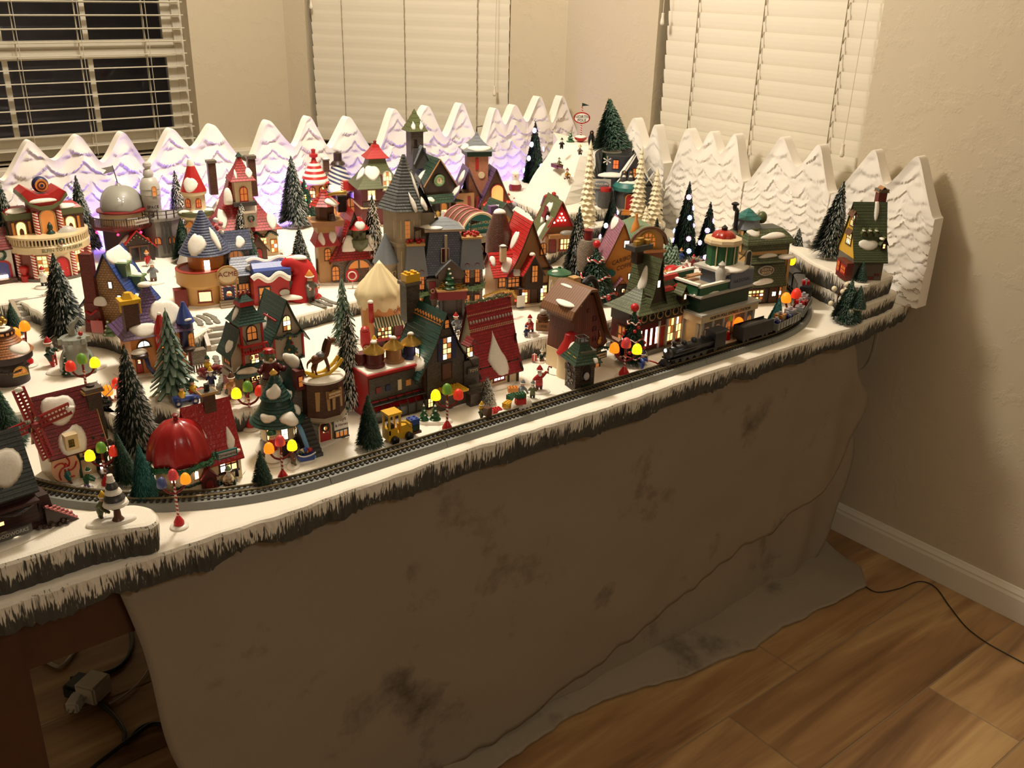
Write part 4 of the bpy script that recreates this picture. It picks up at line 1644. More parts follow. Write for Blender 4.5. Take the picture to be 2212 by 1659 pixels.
t.l('roof_snow', 'snow', 26, 26, 136, [(50, 0), (52, 5), (44, 9), (0, 10)], 26)
rk = 'gold'
hx, hy, hz = 24, 14, 146
for dy in (-9, 9):
 t.t('rocker', 'yellow', [(hx - 36, hy + dy, hz + 8), (hx - 18, hy + dy, hz + 1), (hx + 6, hy + dy, hz + 1), (hx + 30, hy + dy, hz + 12), (hx + 44, hy + dy, hz + 26)], 4, sm=6)
bm = N()
BR = mat('horse_brown', (112, 66, 36), .4)
add_tube(bm, spline([(hx - 14, hy, hz + 32), (hx, hy, hz + 36), (hx + 10, hy, hz + 40), (hx + 16, hy, hz + 54), (hx + 20, hy, hz + 62)], 5), 9, 10, r2=6)
add_sphere(bm, (hx + 24, hy, hz + 64), 8, (1.5, .8, .8))
add_sphere(bm, (hx - 14, hy, hz + 32), 10, (1, .9, 1))
for dx, dy in ((-16, -6), (-16, 6), (10, -6), (14, 6)):
 add_tube(bm, [(hx + dx * .8, hy + dy * .6, hz + 30), (hx + dx * 1.2, hy + dy, hz + 14), (hx + dx * 1.1, hy + dy * 1.4, hz + 4)], 4, 7, r2=2.6)
add_tube(bm, spline([(hx - 22, hy, hz + 34), (hx - 32, hy, hz + 28), (hx - 34, hy, hz + 18)], 4), 3.4, 6, r2=1)
for dy in (-3, 3):
 add_tube(bm, [(hx + 20, hy + dy, hz + 68), (hx + 19, hy + dy, hz + 74)], 2, 5, r2=.5)
h_ = t.put('rocking_horse', bm, BR, None, True)
t.t('mane', 'dbrown', [(hx + 14, hy, hz + 70), (hx + 8, hy, hz + 60), (hx + 4, hy, hz + 46)], 3.4, h_, sm=4)
t.sp('saddle', 'slate', hx - 2, hy, hz + 40, 9, (1.1, 1.1, .7), h_)
# tall crooked green roof behind
t.body('b_stone', -18, 62, 60, 56, 60, 40, 78, 'y', .35, 'gable_wall')
S = t.gable('r_teal', -18, 62, 100, 56, 60, 80, 'y', 8, 8, .35, 11, 2.6)
t.snow(S, -1, 0, .1, 36, 12, 4, 1)
t.snow(S, -1, -16, .75, 16, 24, 4, 3)
t.snow(S, 1, 10, .9, 20, 10, 4, 4)
t.b('dormer_wall', 'maroon', -26, 26, 122, 18, 20, 40)
t.win(-26, 15.6, 130, 9, 20, 0, 0, 'dim', 'dred', 1, 2)
t.b('side_gable_wall', 'dred', 64, 44, 66, 24, 40, 34)
S2 = t.gable('b_brown', 64, 44, 100, 28, 44, 30, 'y', 6, 4, .1, 5, 2, 'side_roof')
t.snow(S2, 1, 0, .7, 18, 10, 2, 6)
# round tower
t.l('tower_wall', 'cream', -78, 30, 34, [(36, 0), (38, 38), (0, 38)], 24)
t.l('tower_base', 'dbrown', -78, 30, 0, [(40, 0), (34, 36), (0, 36)], 20)
C = t.cone('r_teal', -78, 30, 70, 56, 26, 44, 26, .3, 7, 2, 'tower_roof')
C2 = t.cone('r_teal', -78, 30, 116, 30, 6, 46, 20, .25, 7, 2, 'tower_roof')
t.l('finial', 'gold', -78, 30, 160, [(6, 0), (9, 5), (4, 10), (0, 14)], 10)
for a, tt, e1, e2 in ((10, .72, 22, 14), (-52, .6, 16, 10), (60, .6, 14, 10)):
 t.snow(C, a, 0, tt, e1, e2, 6, int(a + 60))
t.snow(C2, -30, 0, .62, 16, 16, 4, 9, .5)
for a in (-4, 52, -50):
 t.win(-78 + 37 * math.sin(R(a)), 30 - 37 * math.cos(R(a)), 40, 13, 22, a, 0, 'litw' if a == -4 else 'lit', 'dbrown', 2, 2)
# stair and slide
bm = N()
for i in range(9):
 add_box(bm, (-26 + i * -.6, -40 + i * 5, 0), (26, 5.4, 7.5 + i * 7.5))
t.put('stair', bm, 'dgrey')
t.t('slide', 'lblue', [(-52, -2, 66), (-48, -16, 56), (-46, -30, 34), (-42, -40, 12), (-36, -50, 4)], 5, sm=5)
t.door(20, 9.4, 0, 26, 46, 0, 1, 'red', 'cream', 1)
wreath(t, 20, 6, 34, 7)
t.plate('window_sign', 'white', 58, 8, 36, 34, 40, 0, 2)
t.win(58, 7, 6, 28, 13, 0, 0, 'dim', 'dbrown', 3, 1)
t.text('Toys', 58, 4.6, 44, 12, 0, 'dred')
t.text('& Horses', 58, 4.6, 32, 8, 0, 'dred')
garland(t, [(-6, 8, 60), (14, 4, 54), (36, 6, 60), (60, 4, 54), (78, 8, 62)], 4)

# ---- tall thin chimney figure tower behind it
t = Th('chimney_tower', 'pale round tower topped by a bear in a red hat', 'tower', 596, 905, Z1, 10)
t.l('tower_wall', 'b_stone', 0, 20, 0, [(24, 0), (22, 70), (26, 74), (20, 84), (0, 84)], 20)
t.bs('stone', 'brown', [(-10, -2, 20, 8, 4, 6), (4, -4, 42, 9, 4, 6), (12, -2, 28, 7, 4, 8), (-14, 0, 56, 8, 4, 5)])
t.l('bear_body', 'maroon', 0, 20, 84, [(17, 0), (19, 18), (13, 34), (0, 38)], 16)
hd = t.sp('bear_head', 'olive', 0, 18, 128, 13, (1, .95, .9))
for dx in (-9, 9):
 t.sp('ear', 'olive', dx, 20, 138, 4.4, par=hd, sub=1)
t.sp('muzzle', 'tan', 0, 6, 124, 5, par=hd, sub=1)
t.l('red_cap', 'red', 0, 20, 136, [(12, 0), (9, 7), (0, 10)], 14, par=hd)
for dx in (-1, 1):
 t.t('arm', 'maroon', [(dx * 15, 18, 110), (dx * 24, 8, 100), (dx * 26, 0, 108)], 5, sm=3)
t.l('collar', 'white', 0, 20, 116, [(13, 0), (14, 4), (9, 7)], 14)

# ---- green roofed stone and wood shop
t = Th('village_house', 'green roofed stone and wood shop with a yellow toy brick awning', 'house', 1004, 866, Z0, 'A')
t.base(90, 90, 4, x=-20, y=70)
t.body('r_wood', -44, 66, 0, 96, 104, 100, 91, 'y', .3)
t.body('b_dstone', -44, 12, 0, 94, 10, 98, 90, 'y', .3, 'stone_front')
S = t.gable('r_teal', -44, 64, 100, 96, 112, 92, 'y', 24, 6, .3, 16, 2.6, trim='dbrown')
t.snow(S, -1, -24, .78, 34, 22, 4, 2)
bm = N()
for i in range(22):
 e = -56 + i * 5.2
 p = S.q(-1, e, .1 + .035 * (i % 2))
 p2 = S.q(-1, e + 5.2, .1 + .035 * ((i + 1) % 2))
 add_tube(bm, [p + Vector((0, 0, 1.6)), p2 + Vector((0, 0, 1.6))], 1.5, 5)
 add_sphere(bm, S.q(-1, e + 2.6, .155) + Vector((0, 0, 1.2)), 1.6, sub=1)
t.put('ridge_pattern', bm, 'orange', S.roof)
t.b('lean_to_wall', 'b_dstone', 20, 26, 0, 40, 46, 84)
t.win(-42, 6.4, 98, 20, 44, 0, 0, 'lit', 'dbrown', 2, 4)
for dx in (-17, 17):
 t.b('shutter', 'dblue', -42 + dx, 6, 96, 12, 3, 48)
t.win(-42, 6.4, 162, 10, 16, 0, 0, 'dim', 'dbrown', 1, 2)
t.win(14, 2.6, 92, 14, 20, 0, 0, 'lit', 'dbrown', 2, 2)
t.gable('dred', 20, 8, 118, 22, 22, 12, 'y', 4, 3, .2, 4, 2, 'door_hood')
t.door(-42, 6, 56, 22, 32, 0, 0, 'brown', 'dbrown')
for z in (108, 74):
 t.win(-92.6, 40 if z > 100 else 74, z - 10, 14, 22, -90, 0, 'lit', 'dbrown', 2, 2)
aw = t.b('awning_board', mat('toy_yellow', (224, 176, 46), .3), -40, -12, 36, 56, 40, 4)
bm = N()
for i in range(7):
 for j in range(5):
  add_lathe(bm, -62 + i * 7.4, -28 + j * 8, 40, [(2.3, 0), (2.3, 1.8), (0, 1.8)], 8)
t.put('stud', bm, 'toy_yellow', aw)
for v in aw.data.vertices:
 pass
t.b('front_room', 'b_dstone', -40, -4, 0, 70, 24, 34)
for i in range(5):
 t.b('step', 'dstone', 22, -8 - i * 5, 0, 34, 6, 34 - i * 7)
t.plate('shop_sign', 'dgrey', 22, 2, 62, 30, 13, 0, 3)
t.text('TOYS', 22, -1.6, 62, 9, 0, 'cream')
ch = t.chim(-58, 122, 150, 32, 26, 76, 'b_dstone', None)
brk = t.b('toy_brick', 'toy_yellow', -58, 118, 232, 34, 22, 16, par=ch)
bm = N()
for i in (-8, 8):
 for j in (-5, 5):
  add_lathe(bm, -58 + i, 118 + j, 248, [(4.5, 0), (4.5, 4), (0, 4)], 10)
t.put('stud', bm, 'toy_yellow', ch)
t.b('barrel_stack', 'b_dstone', 6, -24, 0, 30, 20, 26)

# ---- red caboose shop with three kettles
t = Th('village_house', 'flat red caboose shop with three round kettle vents and a glass front', 'house', 858, 893, Z0, 'A')
t.b('walls', 'red', 6, 40, 0, 150, 78, 92)
t.b('front_wall', 'b_dstone', 6, 0, 42, 146, 4, 46)
t.b('roof', 'red', 6, 40, 92, 154, 84, 4)
t.b('roof_snow', 'snow', 6, 41, 96, 146, 74, 2, top=(.98, .96))
for i, (x, c) in enumerate(((-30, 'maroon'), (18, 'lwood'), (62, 'dblue'))):
 k_ = t.l('kettle_vent', c, x, 38, 97, [(22, 0), (23, 4), (17, 8), (17, 28), (20, 30), (0, 30)], 20)
 t.l('kettle_lid', 'gold', x, 38, 127, [(23, 0), (21, 4), (8, 14), (7, 20), (0, 22)], 20, par=k_)
 t.mound(x, 38, 146, 7, 7, 5, k_)
for x in (-48, -6, 40):
 t.l('back_vent', 'maroon', x, 64, 96, [(14, 0), (14, 22), (12, 25), (0, 25)], 14)
for x, c in ((-46, 'dred'), (-22, 'dblue'), (6, 'cream'), (28, 'orange'), (52, 'teal')):
 t.plate('toy_panel', c, x, -2, 62, 9 if c == 'cream' else 12, 22 if c == 'cream' else 12, 0, 2)
bm = N()
for i in range(8):
 x = -66 + i * 20.4
 add_tube(bm, [(x, -2, 42), (x, -16, 36), (x, -22, 26), (x, -22, 0)], 1.2, 5)
for z, y in ((42, -2), (36, -16), (24, -22), (2, -22)):
 add_tube(bm, [(-68, y, z), (78, y, z)], 1.2, 5)
gh = t.put('glasshouse_frame', bm, 'dbrown')
t.bs('glass_pane', mat('shop_glass', (60, 62, 58), .1, spec=.8), [(5, -20, 1, 144, 1.5, 24)], gh)
t.bs('glass_roof', 'shop_glass', [(5, -11, 36, 144, 14, 1.5)], gh)
t.bs('shop_goods', 'lwood', [(-50, -10, 0, 18, 12, 18), (-20, -10, 0, 20, 10, 14), (14, -10, 0, 22, 12, 20), (50, -10, 0, 20, 10, 16)])
t.win(70, -24, 6, 12, 18, 0, 0, 'lit', 'dbrown', 2, 2)

# ---- house with the knitted red roof
t = Th('village_house', 'half-timbered house under a steep red knitted roof with one long snow tongue', 'house', 1080, 838, Z0, 'A')
t.base(70, 64, 4, x=0, y=52)
t.body('cream', 4, 52, 0, 106, 84, 52, 117, 'x', .22)
KN = tiled('knit_red', (186, 44, 50), (158, 32, 40), .6, 6, 5.4, .45)
S = t.gable(KN, 4, 52, 52, 106, 84, 118, 'x', 12, 6, .22, 22, 2.4)
t.snow(S, -1, -2, .70, 26, 52, 5, 2, .85)
bm = N()
for i in range(15):
 add_sphere(bm, S.q(-1, -54 + i * 7.8, .2) + Vector((0, 0, .8)), 3.4, (.8, 1, 1.2), 1)
t.put('knit_diamonds', bm, 'lgrey', S.roof)
bm = N()
for tt in (.12, .28, .30):
 for i in range(26):
  add_sphere(bm, S.q(-1, -58 + i * 4.6, tt) + Vector((0, 0, .6)), 1.5, sub=1)
t.put('knit_dots', bm, 'cream', S.roof)
garland(t, [tuple(S.q(-1, -60 + i * 12, .0) + Vector((0, 0, 2 + 2 * (i % 2)))) for i in range(11)], 2.6, S.roof, 'olive', 'ridge_trim')
TMB = mat('dark_timber', (52, 38, 28), .6)
xr = 58.5
t.bs('timber', TMB, [(xr, 52, 34, 3, 100, 4), (xr, 52, 84, 3, 58, 4), (xr, 52, 0, 3, 4, 170), (xr, 24, 0, 3, 4, 100), (xr, 80, 0, 3, 4, 100), (xr, 36, 50, 3, 4, 40), (xr, 68, 50, 3, 4, 40)])
t.win(59.5, 52, 98, 10, 24, 90, 1, 'lit', 'red', 2, 3)
t.win(59.5, 34, 8, 10, 24, 90, 0, 'litw', 'red', 1, 2)
t.win(59.5, 66, 8, 10, 26, 90, 0, 'lit', 'red', 1, 2)
t.gable('dbrown', 62, 52, 74, 14, 26, 12, 'y', 2, 2, 0, 3, 2, 'side_hood')
t.win(4, 9.6, 14, 26, 22, 0, 0, 'litw', 'dred', 3, 2)
t.bs('timber', TMB, [(-48, 9, 0, 4, 3, 50), (-22, 9, 0, 4, 3, 50), (30, 9, 0, 4, 3, 50), (55, 9, 0, 5, 4, 52), (4, 9, 46, 108, 3, 4)])
t.t('brace', TMB, [(-58, -2, 44), (-38, 6, 8)], 2.4)
t.t('brace', TMB, [(56, 2, 46), (56, -8, 30)], 2.4)

# ---- windmill house
t = Th('village_house', 'red windmill house with lattice sails and two big snow patches, at the left', 'house', 176, 1040, Z0, 16)
t.base(86, 62, 5, x=0, y=46)
t.body('cream', 4, 50, 0, 110, 84, 84, 91, 'x', .15)
S = t.gable('r_dred', 4, 50, 84, 110, 84, 92, 'x', 12, 6, .15, 16, 2.4, trim='tan')
t.snow(S, -1, -14, .26, 30, 32, 6, 4)
t.snow(S, -1, -4, .82, 26, 44, 6, 7)
bm = N()
for a in (12, 100, 192, 280):
 ca, sa = math.cos(R(a)), math.sin(R(a))
 cx, cz = -74, 146

 def PT(l_, o_):
  return (cx + l_ * -sa + o_ * ca, -8, cz + l_ * ca + o_ * sa)
 add_tube(bm, [PT(0, 0), PT(74, 0)], 3, 6)
 for o_ in (-10, 10):
  add_tube(bm, [PT(14, o_), PT(76, o_)], 3, 5)
 for k in range(9):
  add_tube(bm, [PT(15 + k * 7.4, -10), PT(15 + k * 7.4, 10)], 2, 4)
sa_ = t.put('windmill_sails', bm, mat('sail_red', (150, 30, 34), .3))
t.l('sail_hub', 'dred', -74, -14, 140, [(0, 0), (8, 2), (8, 10), (0, 12)], 12)
for a in (12, 100, 280):
 t.sp('tip_snow', 'snow', -74 + 74 * -math.sin(R(a)), -8, 146 + 74 * math.cos(R(a)), 9, (1, .7, .6), sa_, .3)
t.t('sail_shaft', 'dbrown', [(-74, -6, 146), (-56, 24, 140)], 5)
t.chim(64, 44, 60, 30, 30, 104, 'b_dstone', None)
t.b('chimney_slab', 'tan', 64, 44, 162, 44, 36, 6)
t.l('stove_pipe', 'dbrown', 64, 44, 168, [(7, 0), (9, 8), (0, 10)], 10)
t.plate('candy_disc', 'skin', -26, 4, 38, 58, 62, 0, 4, 1)
bm = N()
for i in range(5):
 a = i * 1.25
 add_tube(bm, [(-26 + 24 * math.cos(a + q) * q / 1.6, -2, 38 + 26 * math.sin(a + q) * q / 1.6) for q in [.2 * j for j in range(1, 9)]], 1.7, 5)
t.put('candy_swirl', bm, 'red')
t.bs('corner_post', 'dgreen', [(4, 6, 0, 5, 4, 90), (40, 6, 0, 5, 4, 84), (60, 6, 0, 5, 4, 84), (22, 6, 42, 40, 4, 4)])
t.win(24, 7.6, 52, 16, 24, 0, 0, 'dim', 'dgreen', 2, 2)
t.win(50, 7.6, 10, 10, 26, 0, 0, 'lit', 'dgreen', 1, 2)
wreath(t, 52, 7, 64, 8)
bm = N()
for i in range(14):
 a = i / 14 * 6.283
 add_box(bm, (66 + 24 * math.cos(a), 0, 42 + 24 * math.sin(a) - 3), (7, 9, 7))
add_tube(bm, [(66 + 20 * math.cos(i / 12 * 6.283), 0, 42 + 20 * math.sin(i / 12 * 6.283)) for i in range(13)], 4, 6)
for i in range(4):
 a = i * .785
 add_tube(bm, [(66 - 20 * math.cos(a), 0, 42 - 20 * math.sin(a)), (66 + 20 * math.cos(a), 0, 42 + 20 * math.sin(a))], 1.6, 5)
t.put('water_wheel', bm, 'dbrown')
t.b('wheel_trough', 'dbrown', 62, -10, 0, 50, 24, 12)
t.win(58.5, 50, 90, 16, 26, 90, 0, 'dim', 'dgreen', 2, 3)
t.b('dormer_wall', 'cream', -8, -2, 76, 26, 20, 30)
t.win(-10, -12.6, 84, 9, 12, 0, 0, 'dark', 'dbrown', 2, 2)

# ---- dark house in the left foreground
t = Th('village_house', 'dark log house cut by the left edge, slate roof with a huge snow patch', 'house', 20, 1176, ZF, 14)
t.base(150, 62, 4, x=-20, y=40)
LOG = tiled('dark_logs', (62, 30, 26), (48, 24, 22), .5, 60, 8, .7)
t.b('walls', LOG, -30, 62, 0, 210, 90, 112)
S = t.gable(tiled('r_slate', (74, 82, 80), (60, 68, 68), .5, 40, 6, .6), -30, 62, 112, 210, 90, 92, 'x', 14, 6, .1, 15, 3)
t.snow(S, -1, 56, .5, 36, 46, 8, 3)
t.snow(S, -1, 2, .92, 14, 10, 4, 8)
garland(t, [(-120, 12, 62), (-70, 8, 54), (-20, 10, 62), (30, 8, 52), (72, 12, 64)], 3.4, m='dbrown')
t.b('porch_roof', LOG, -20, 6, 68, 190, 26, 5)
t.plate('sign_board', 'dgrey', 4, -2, 22, 92, 16, 0, 4, 0)
t.text('WOODWORKS', 4, -6.4, 22, 11, 0, 'lgrey')
t.win(-2, 15.5, 36, 9, 8, 0, 0, 'lit', 'dbrown', 1, 1)
t.win(20, 15.5, 4, 10, 5, 0, 0, 'litw', 'dbrown', 1, 1)
t.win(-36, 15.5, 78, 8, 12, 0, 0, 'lit', 'dbrown', 1, 2)
t.b('side_shed', LOG, 92, 46, 0, 40, 50, 66, (.55, .9))
bm = N()
t.prism('wood_stair', 'dbrown', [(-34, 0), (34, 0), (-30, 46), (-34, 46)], 118, 20, 0, 34, 'y')
bm = N()
for i in range(8):
 for k in (-14, 14):
  add_box(bm, (90 + i * 8, 20 + k, 44 - i * 6), (7, 5, 6))
t.put('stair_snow_bricks', bm, 'pink')
bm = N()
for i in range(16):
 add_sphere(bm, (60 + t.rg.uniform(0, 70), t.rg.uniform(-4, 6), 4 + t.rg.uniform(0, 10)), 6, (1, .8, .8), 1)
t.put('log_pile', bm, 'dbrown')
t.win(94, 20.5, 18, 8, 24, 0, 0, 'lit', 'dbrown', 1, 2)
# ================================================================ houses of the right half, front
# ---- tall brown wooden house
t = Th('village_house', 'tall brown wooden house with a sagging plank roof and a guitar on the wall', 'house', 1268, 806, Z0, 'A')
t.base(72, 56, 4, x=0, y=48)
t.b('lower_wall', 'cream', 0, 46, 0, 92, 76, 46)
WDR = tiled('barn_boards', (110, 56, 40), (92, 46, 34), .5, 6, 90, .5)
prof = [(-44, 0), (50, 0), (62, 8), (44, 40), (28, 78), (12, 116), (-4, 120), (-50, 84), (-48, 70), (-38, 66)]
t.prism('upper_wall', WDR, prof, 0, 46, 46, 78, 'y')
bm = N()
top = [(-56, 78), (-50, 90), (-6, 128), (12, 126), (30, 84), (46, 46), (64, 14), (84, 2), (92, 6)]
A = [bm.verts.new((a, y, 46 + z + dz)) for y in (-6, 98) for dz in (0, 5) for a, z in top]
n_ = len(top)
for i in range(n_ - 1):
 for f in ((i, i + 1, 2 * n_ + i + 1, 2 * n_ + i), (n_ + i, 3 * n_ + i, 3 * n_ + i + 1, n_ + i + 1), (i, n_ + i, n_ + i + 1, i + 1), (2 * n_ + i, 2 * n_ + i + 1, 3 * n_ + i + 1, 3 * n_ + i)):
  bm.faces.new([A[k] for k in f])
for i in (0, n_ - 1):
 bm.faces.new([A[k] for k in (i, n_ + i, 3 * n_ + i, 2 * n_ + i)])
bmesh.ops.recalc_face_normals(bm, faces=bm.faces[:])
rf = t.put('roof', bm, bands('plank_roof', (138, 98, 68), (112, 76, 52), (0, 1, 0), 900))
t.mound(-34, 34, 146, 20, 34, 6, rf)
t.mound(-4, 66, 170, 14, 26, 5, rf)
bm = N()
bm2 = [(-2, 20, 174), (40, 14, 100), (66, 12, 64)]
for y0, y1 in ((-5, 20),):
 pts = [(16, 118), (30, 86), (46, 48), (60, 22)]
 for (a, z), (a2, z2) in zip(pts, pts[1:]):
  v = [bm.verts.new(p) for p in ((a, y0, 46 + z + 6), (a2, y0, 46 + z2 + 6), (a2, y1, 46 + z2 + 6), (a, y1 - 4, 46 + z + 6))]
  bm.faces.new(v)
t.put('snow_strip', bm, 'snow', rf)
for z in (64, 86, 108):
 t.win(22 - (z - 64) * .05, 6.4, z, 8, 8, 0, 0, 'dark', 'dred', 1, 1)
t.plate('cross_vent', 'dbrown', 0, 6.6, 132, 8, 8, 0, 1)
t.text('+', 0, 5.4, 132, 16, 0, 'dred')
g_ = t.sp('guitar', 'gold', 36, 5, 60, 6, (1, .4, 1.1))
t.sp('guitar_body', 'gold', 38, 5, 67, 4.4, (1, .4, 1.1), g_)
t.t('guitar_neck', 'lwood', [(38, 4.6, 70), (34, 4.6, 84)], 1.3, g_)
t.l('red_cap_roof', 'red', -42, 12, 46, [(27, 0), (29, 4), (23, 16), (15, 30), (12, 44), (0, 50)], 18)
t.mound(-48, -8, 54, 17, 10, 26)
t.l('round_bay', 'cream', -42, 14, 0, [(26, 0), (24, 46), (0, 46)], 18)
t.bs('window_box', 'olive', [(-42, -13, 20, 12, 3, 10), (-62, -2, 24, 3, 10, 12)])
t.plate('shop_sign', 'dgreen', 28, 4, 30, 58, 14, 0, 3)
t.plate('sign_panel', 'cream', 28, 4, 30, 52, 9, 0, 4)
t.text('PEANUTS & WOOD', 28, -.4, 30, 5.4, 0, 'dgreen')
garland(t, [(-10, 4, 46), (14, 0, 42), (44, 4, 46), (60, 2, 42)], 3)
t.win(24, 7.4, 4, 34, 16, 0, 0, 'dim', 'dgreen', 3, 1)
t.l('tire_swing', 'black', 66, 70, 138, [(0, 0)], 3) if 0 else None
bm = N()
add_tube(bm, [(74 + 5 + 21 * math.cos(i / 16 * 6.283), 92, 136 + 30 * math.sin(i / 16 * 6.283)) for i in range(17)], 8, 8)
t.put('black_ring', bm, 'black')
t.b('chimney', 'tan', 26, 84, 140, 20, 20, 40)

# ---- little stone clock hut by the rails
t = Th('clock_hut', 'small dark stone hut with a green tiled roof, close to the track', 'hut', 1262, 848, Z0, 30)
t.base(42, 30, 3, y=22)
ST = tiled('mossy_stone', (70, 52, 38), (92, 74, 54), .6, 9, 5, .7)
t.b('walls', ST, 0, 24, 0, 46, 46, 62)
t.b('upper_wall', 'dstone', 6, 22, 62, 38, 42, 26)
S = t.hip('r_green', 0, 22, 66, 46, 50, 38, 10, (.42, .42), .35, 8)
t.snow(S, 0, 18, .9, 5, 10, 3, 3)
t.b('roof_walk', 'dgrey', 0, 22, 103, 22, 24, 3)
bm = N()
for a in range(4):
 ca, sa = math.cos(R(90 * a)), math.sin(R(90 * a))
 for k in (-10, 0, 10):
  add_tube(bm, [(11 * ca - k * sa, 22 + 11 * sa + k * ca, 104), (11 * ca - k * sa, 22 + 11 * sa + k * ca, 113)], .9, 4)
 add_tube(bm, [(11 * ca - 11 * sa, 22 + 11 * sa + 11 * ca, 113), (11 * ca + 11 * sa, 22 + 11 * sa - 11 * ca, 113)], 1, 4)
t.put('railing', bm, 'dgrey')
t.win(2, .4, 26, 20, 34, 0, 1, 'dark', 'dbrown', 1, 1)
t.sp('owl', 'lgrey', 2, -2, 36, 7, (1, .6, 1.3))
t.plate('plaque', 'dgreen', 4, -.6, 14, 24, 8, 0, 2)
for a in (-14, 10):
 t.plate('yellow_tile', 'yellow', -23.4, 22 + a, 70, 12, 16, -90, 1.5)
bm = N()
for i in range(22):
 add_box(bm, (-23.6, 4 + t.rg.uniform(0, 38), 3 + t.rg.uniform(0, 52)), (2.4, 6, 4))
t.put('stones', bm, 'dstone')

# ---- long toy station with green roofs
t = Th('village_house', 'long red toy station with curved green roofs and a steep middle gable', 'house', 1418, 760, Z0, 'A')
t.b('plinth', 'dstone', 24, 40, 0, 186, 92, 8)
t.b('walls', 'maroon', 24, 42, 8, 172, 76, 64)
t.b('frieze', 'dbrown', 24, 42, 66, 176, 80, 26)
S = t.hip('r_olive', 24, 42, 92, 172, 76, 46, 14, (.52, .2), .55, 11, 1.6)
t.b('ridge_cap', 'red', 40, 42, 137, 100, 18, 8, (.95, .5))
for x in (26, 86):
 t.b('red_flat', 'red', x, 16, 124, 44, 20, 6, (.9, .6))
for i in range(7):
 x = -46 + i * 24
 t.ring('round_frame', 'tan', x, 2, 80, 8, 1.7, 0)
 t.ring('tyre_wheel', 'black', x, 1, 80, 4.6, 2.3, 0)
for i, x in enumerate((-50, -34, -18, -2)):
 t.win(x, 4, 18, 7, 36, 0, 0, 'litw', 'red', 1, 1, sill=0)
t.door(16, 4, 8, 16, 44, 0, 0, 'red', 'tan')
for x in (42, 66, 90):
 t.win(x, 4, 16, 17, 48, 0, 0, 'lit', 'tan', 2, 3)
t.bs('post', 'lgrey', [(x, 2, 8, 4, 4, 58) for x in (-62, 4, 28, 54, 78, 108)])
t.b('gable_wall', 'dbrown', -6, 40, 92, 40, 66, 30)
S = t.gable('r_olive', -6, 40, 112, 44, 70, 84, 'y', 12, 5, .3, 14, 2.4)
t.body('dbrown', -6, 40, 108, 42, 68, 4, 82, 'y', .3, 'gable_end')
t.snow(S, -1, 0, .36, 13, 26, 4, 2, .2)
t.snow(S, 1, -18, .3, 8, 20, 4, 5)
t.win(-6, 5.4, 138, 8, 14, 0, 0, 'litw', 'dbrown', 1, 1)
t.b('dormer_wall', 'dbrown', 62, -2, 96, 16, 16, 24)
t.gable('olive', 62, 0, 118, 18, 22, 16, 'y', 3, 2, .2, 4, 2, 'dormer_roof')
t.win(62, -10.6, 106, 6, 10, 0, 1, 'litw', 'tan', 1, 1)
t.win(-62.6, 42, 20, 30, 34, -90, 0, 'dim', 'brown', 3, 2)
ch = t.chim(-20, 60, 178, 18, 18, 26, 'dbrown', None)
t.b('roof_crate', 'dgrey', -16, 60, 206, 54, 30, 10, par=ch)
t.bs('crate_goods', 'gold', [(-28, 56, 216, 12, 10, 9), (-12, 62, 216, 14, 10, 12), (2, 56, 216, 10, 12, 8)], ch)
for dx in (-26, 26):
 t.win(62 + dx * 0 - 6 + dx * .55, 4.2, 98, 5, 6, 0, 0, 'lit', 'tan', 1, 1) if 0 else None

# ---- cream and green bank with cornices
t = Th('village_house', 'cream and green stone building with stepped cornices and a red crown dome', 'house', 1560, 742, Z0, 'A')
t.b('walls', 'cream', 12, 62, 0, 172, 118, 58)
t.b('front_wall', 'b_stone', 12, 2, 0, 168, 3, 58)
t.b('frieze', 'cream', 12, 62, 58, 186, 130, 15)
t.text('NORTH POLE EXPRESS STATION', 12, -4, 65, 9, 0, 'dbrown')
t.b('cornice', 'lgrey', 12, 62, 73, 194, 138, 4)
t.b('upper_wall', 'dgreen', 4, 64, 77, 158, 108, 30)
t.b('attic_cornice', 'dbrown', 4, 64, 104, 166, 116, 4)
t.b('attic_cornice', 'lgrey', 4, 64, 108, 170, 120, 4)
t.mound(-40, 24, 110, 40, 14, 9)
t.mound(-66, 80, 110, 16, 44, 9)
# roof terrace walls
t.bs('parapet', 'green', [(-78, 66, 112, 5, 100, 20), (-32, 14, 112, 90, 5, 16), (-32, 112, 112, 90, 5, 20)])
t.bs('parapet_snow', 'snow', [(-78, 66, 132, 9, 104, 4), (-32, 14, 128, 94, 8, 4), (-32, 112, 132, 94, 8, 4)])
t.b('terrace', 'stone', -34, 62, 111, 86, 94, 3)
t.b('block', 'bluegrey', 52, 50, 108, 74, 84, 36)
t.b('block_cornice', 'lgrey', 48, 58, 142, 92, 92, 5)
t.mound(46, 44, 146, 46, 44, 9)
t.l('drum', 'green', 42, 62, 150, [(34, 0), (34, 44), (0, 44)], 10, smooth=False)
for a in range(-70, 71, 35):
 t.t('drum_rib', 'cream', [(42 + 34 * math.sin(R(a)), 62 - 34 * math.cos(R(a)), 150), (42 + 34 * math.sin(R(a)), 62 - 34 * math.cos(R(a)), 194)], 1.5)
t.l('drum_cornice', 'cream', 42, 62, 194, [(40, 0), (42, 5), (40, 11), (30, 13), (0, 13)], 10, smooth=False)
lobed(t, 'crown_dome', mat('crown_red', (170, 44, 30), .3), 42, 62, 205, 27, 16, 10, .1, .8)
t.l('crown_knob', 'black', 42, 62, 220, [(6, 0), (7, 6), (0, 12)], 10)
t.win(80, 20, 150, 16, 30, 0, 1, 'dark', 'lgrey', 1, 1)
t.l('statue', 'lgrey', 2, 26, 112, [(12, 0), (10, 16), (13, 34), (6, 44), (8, 50), (0, 58)], 12)
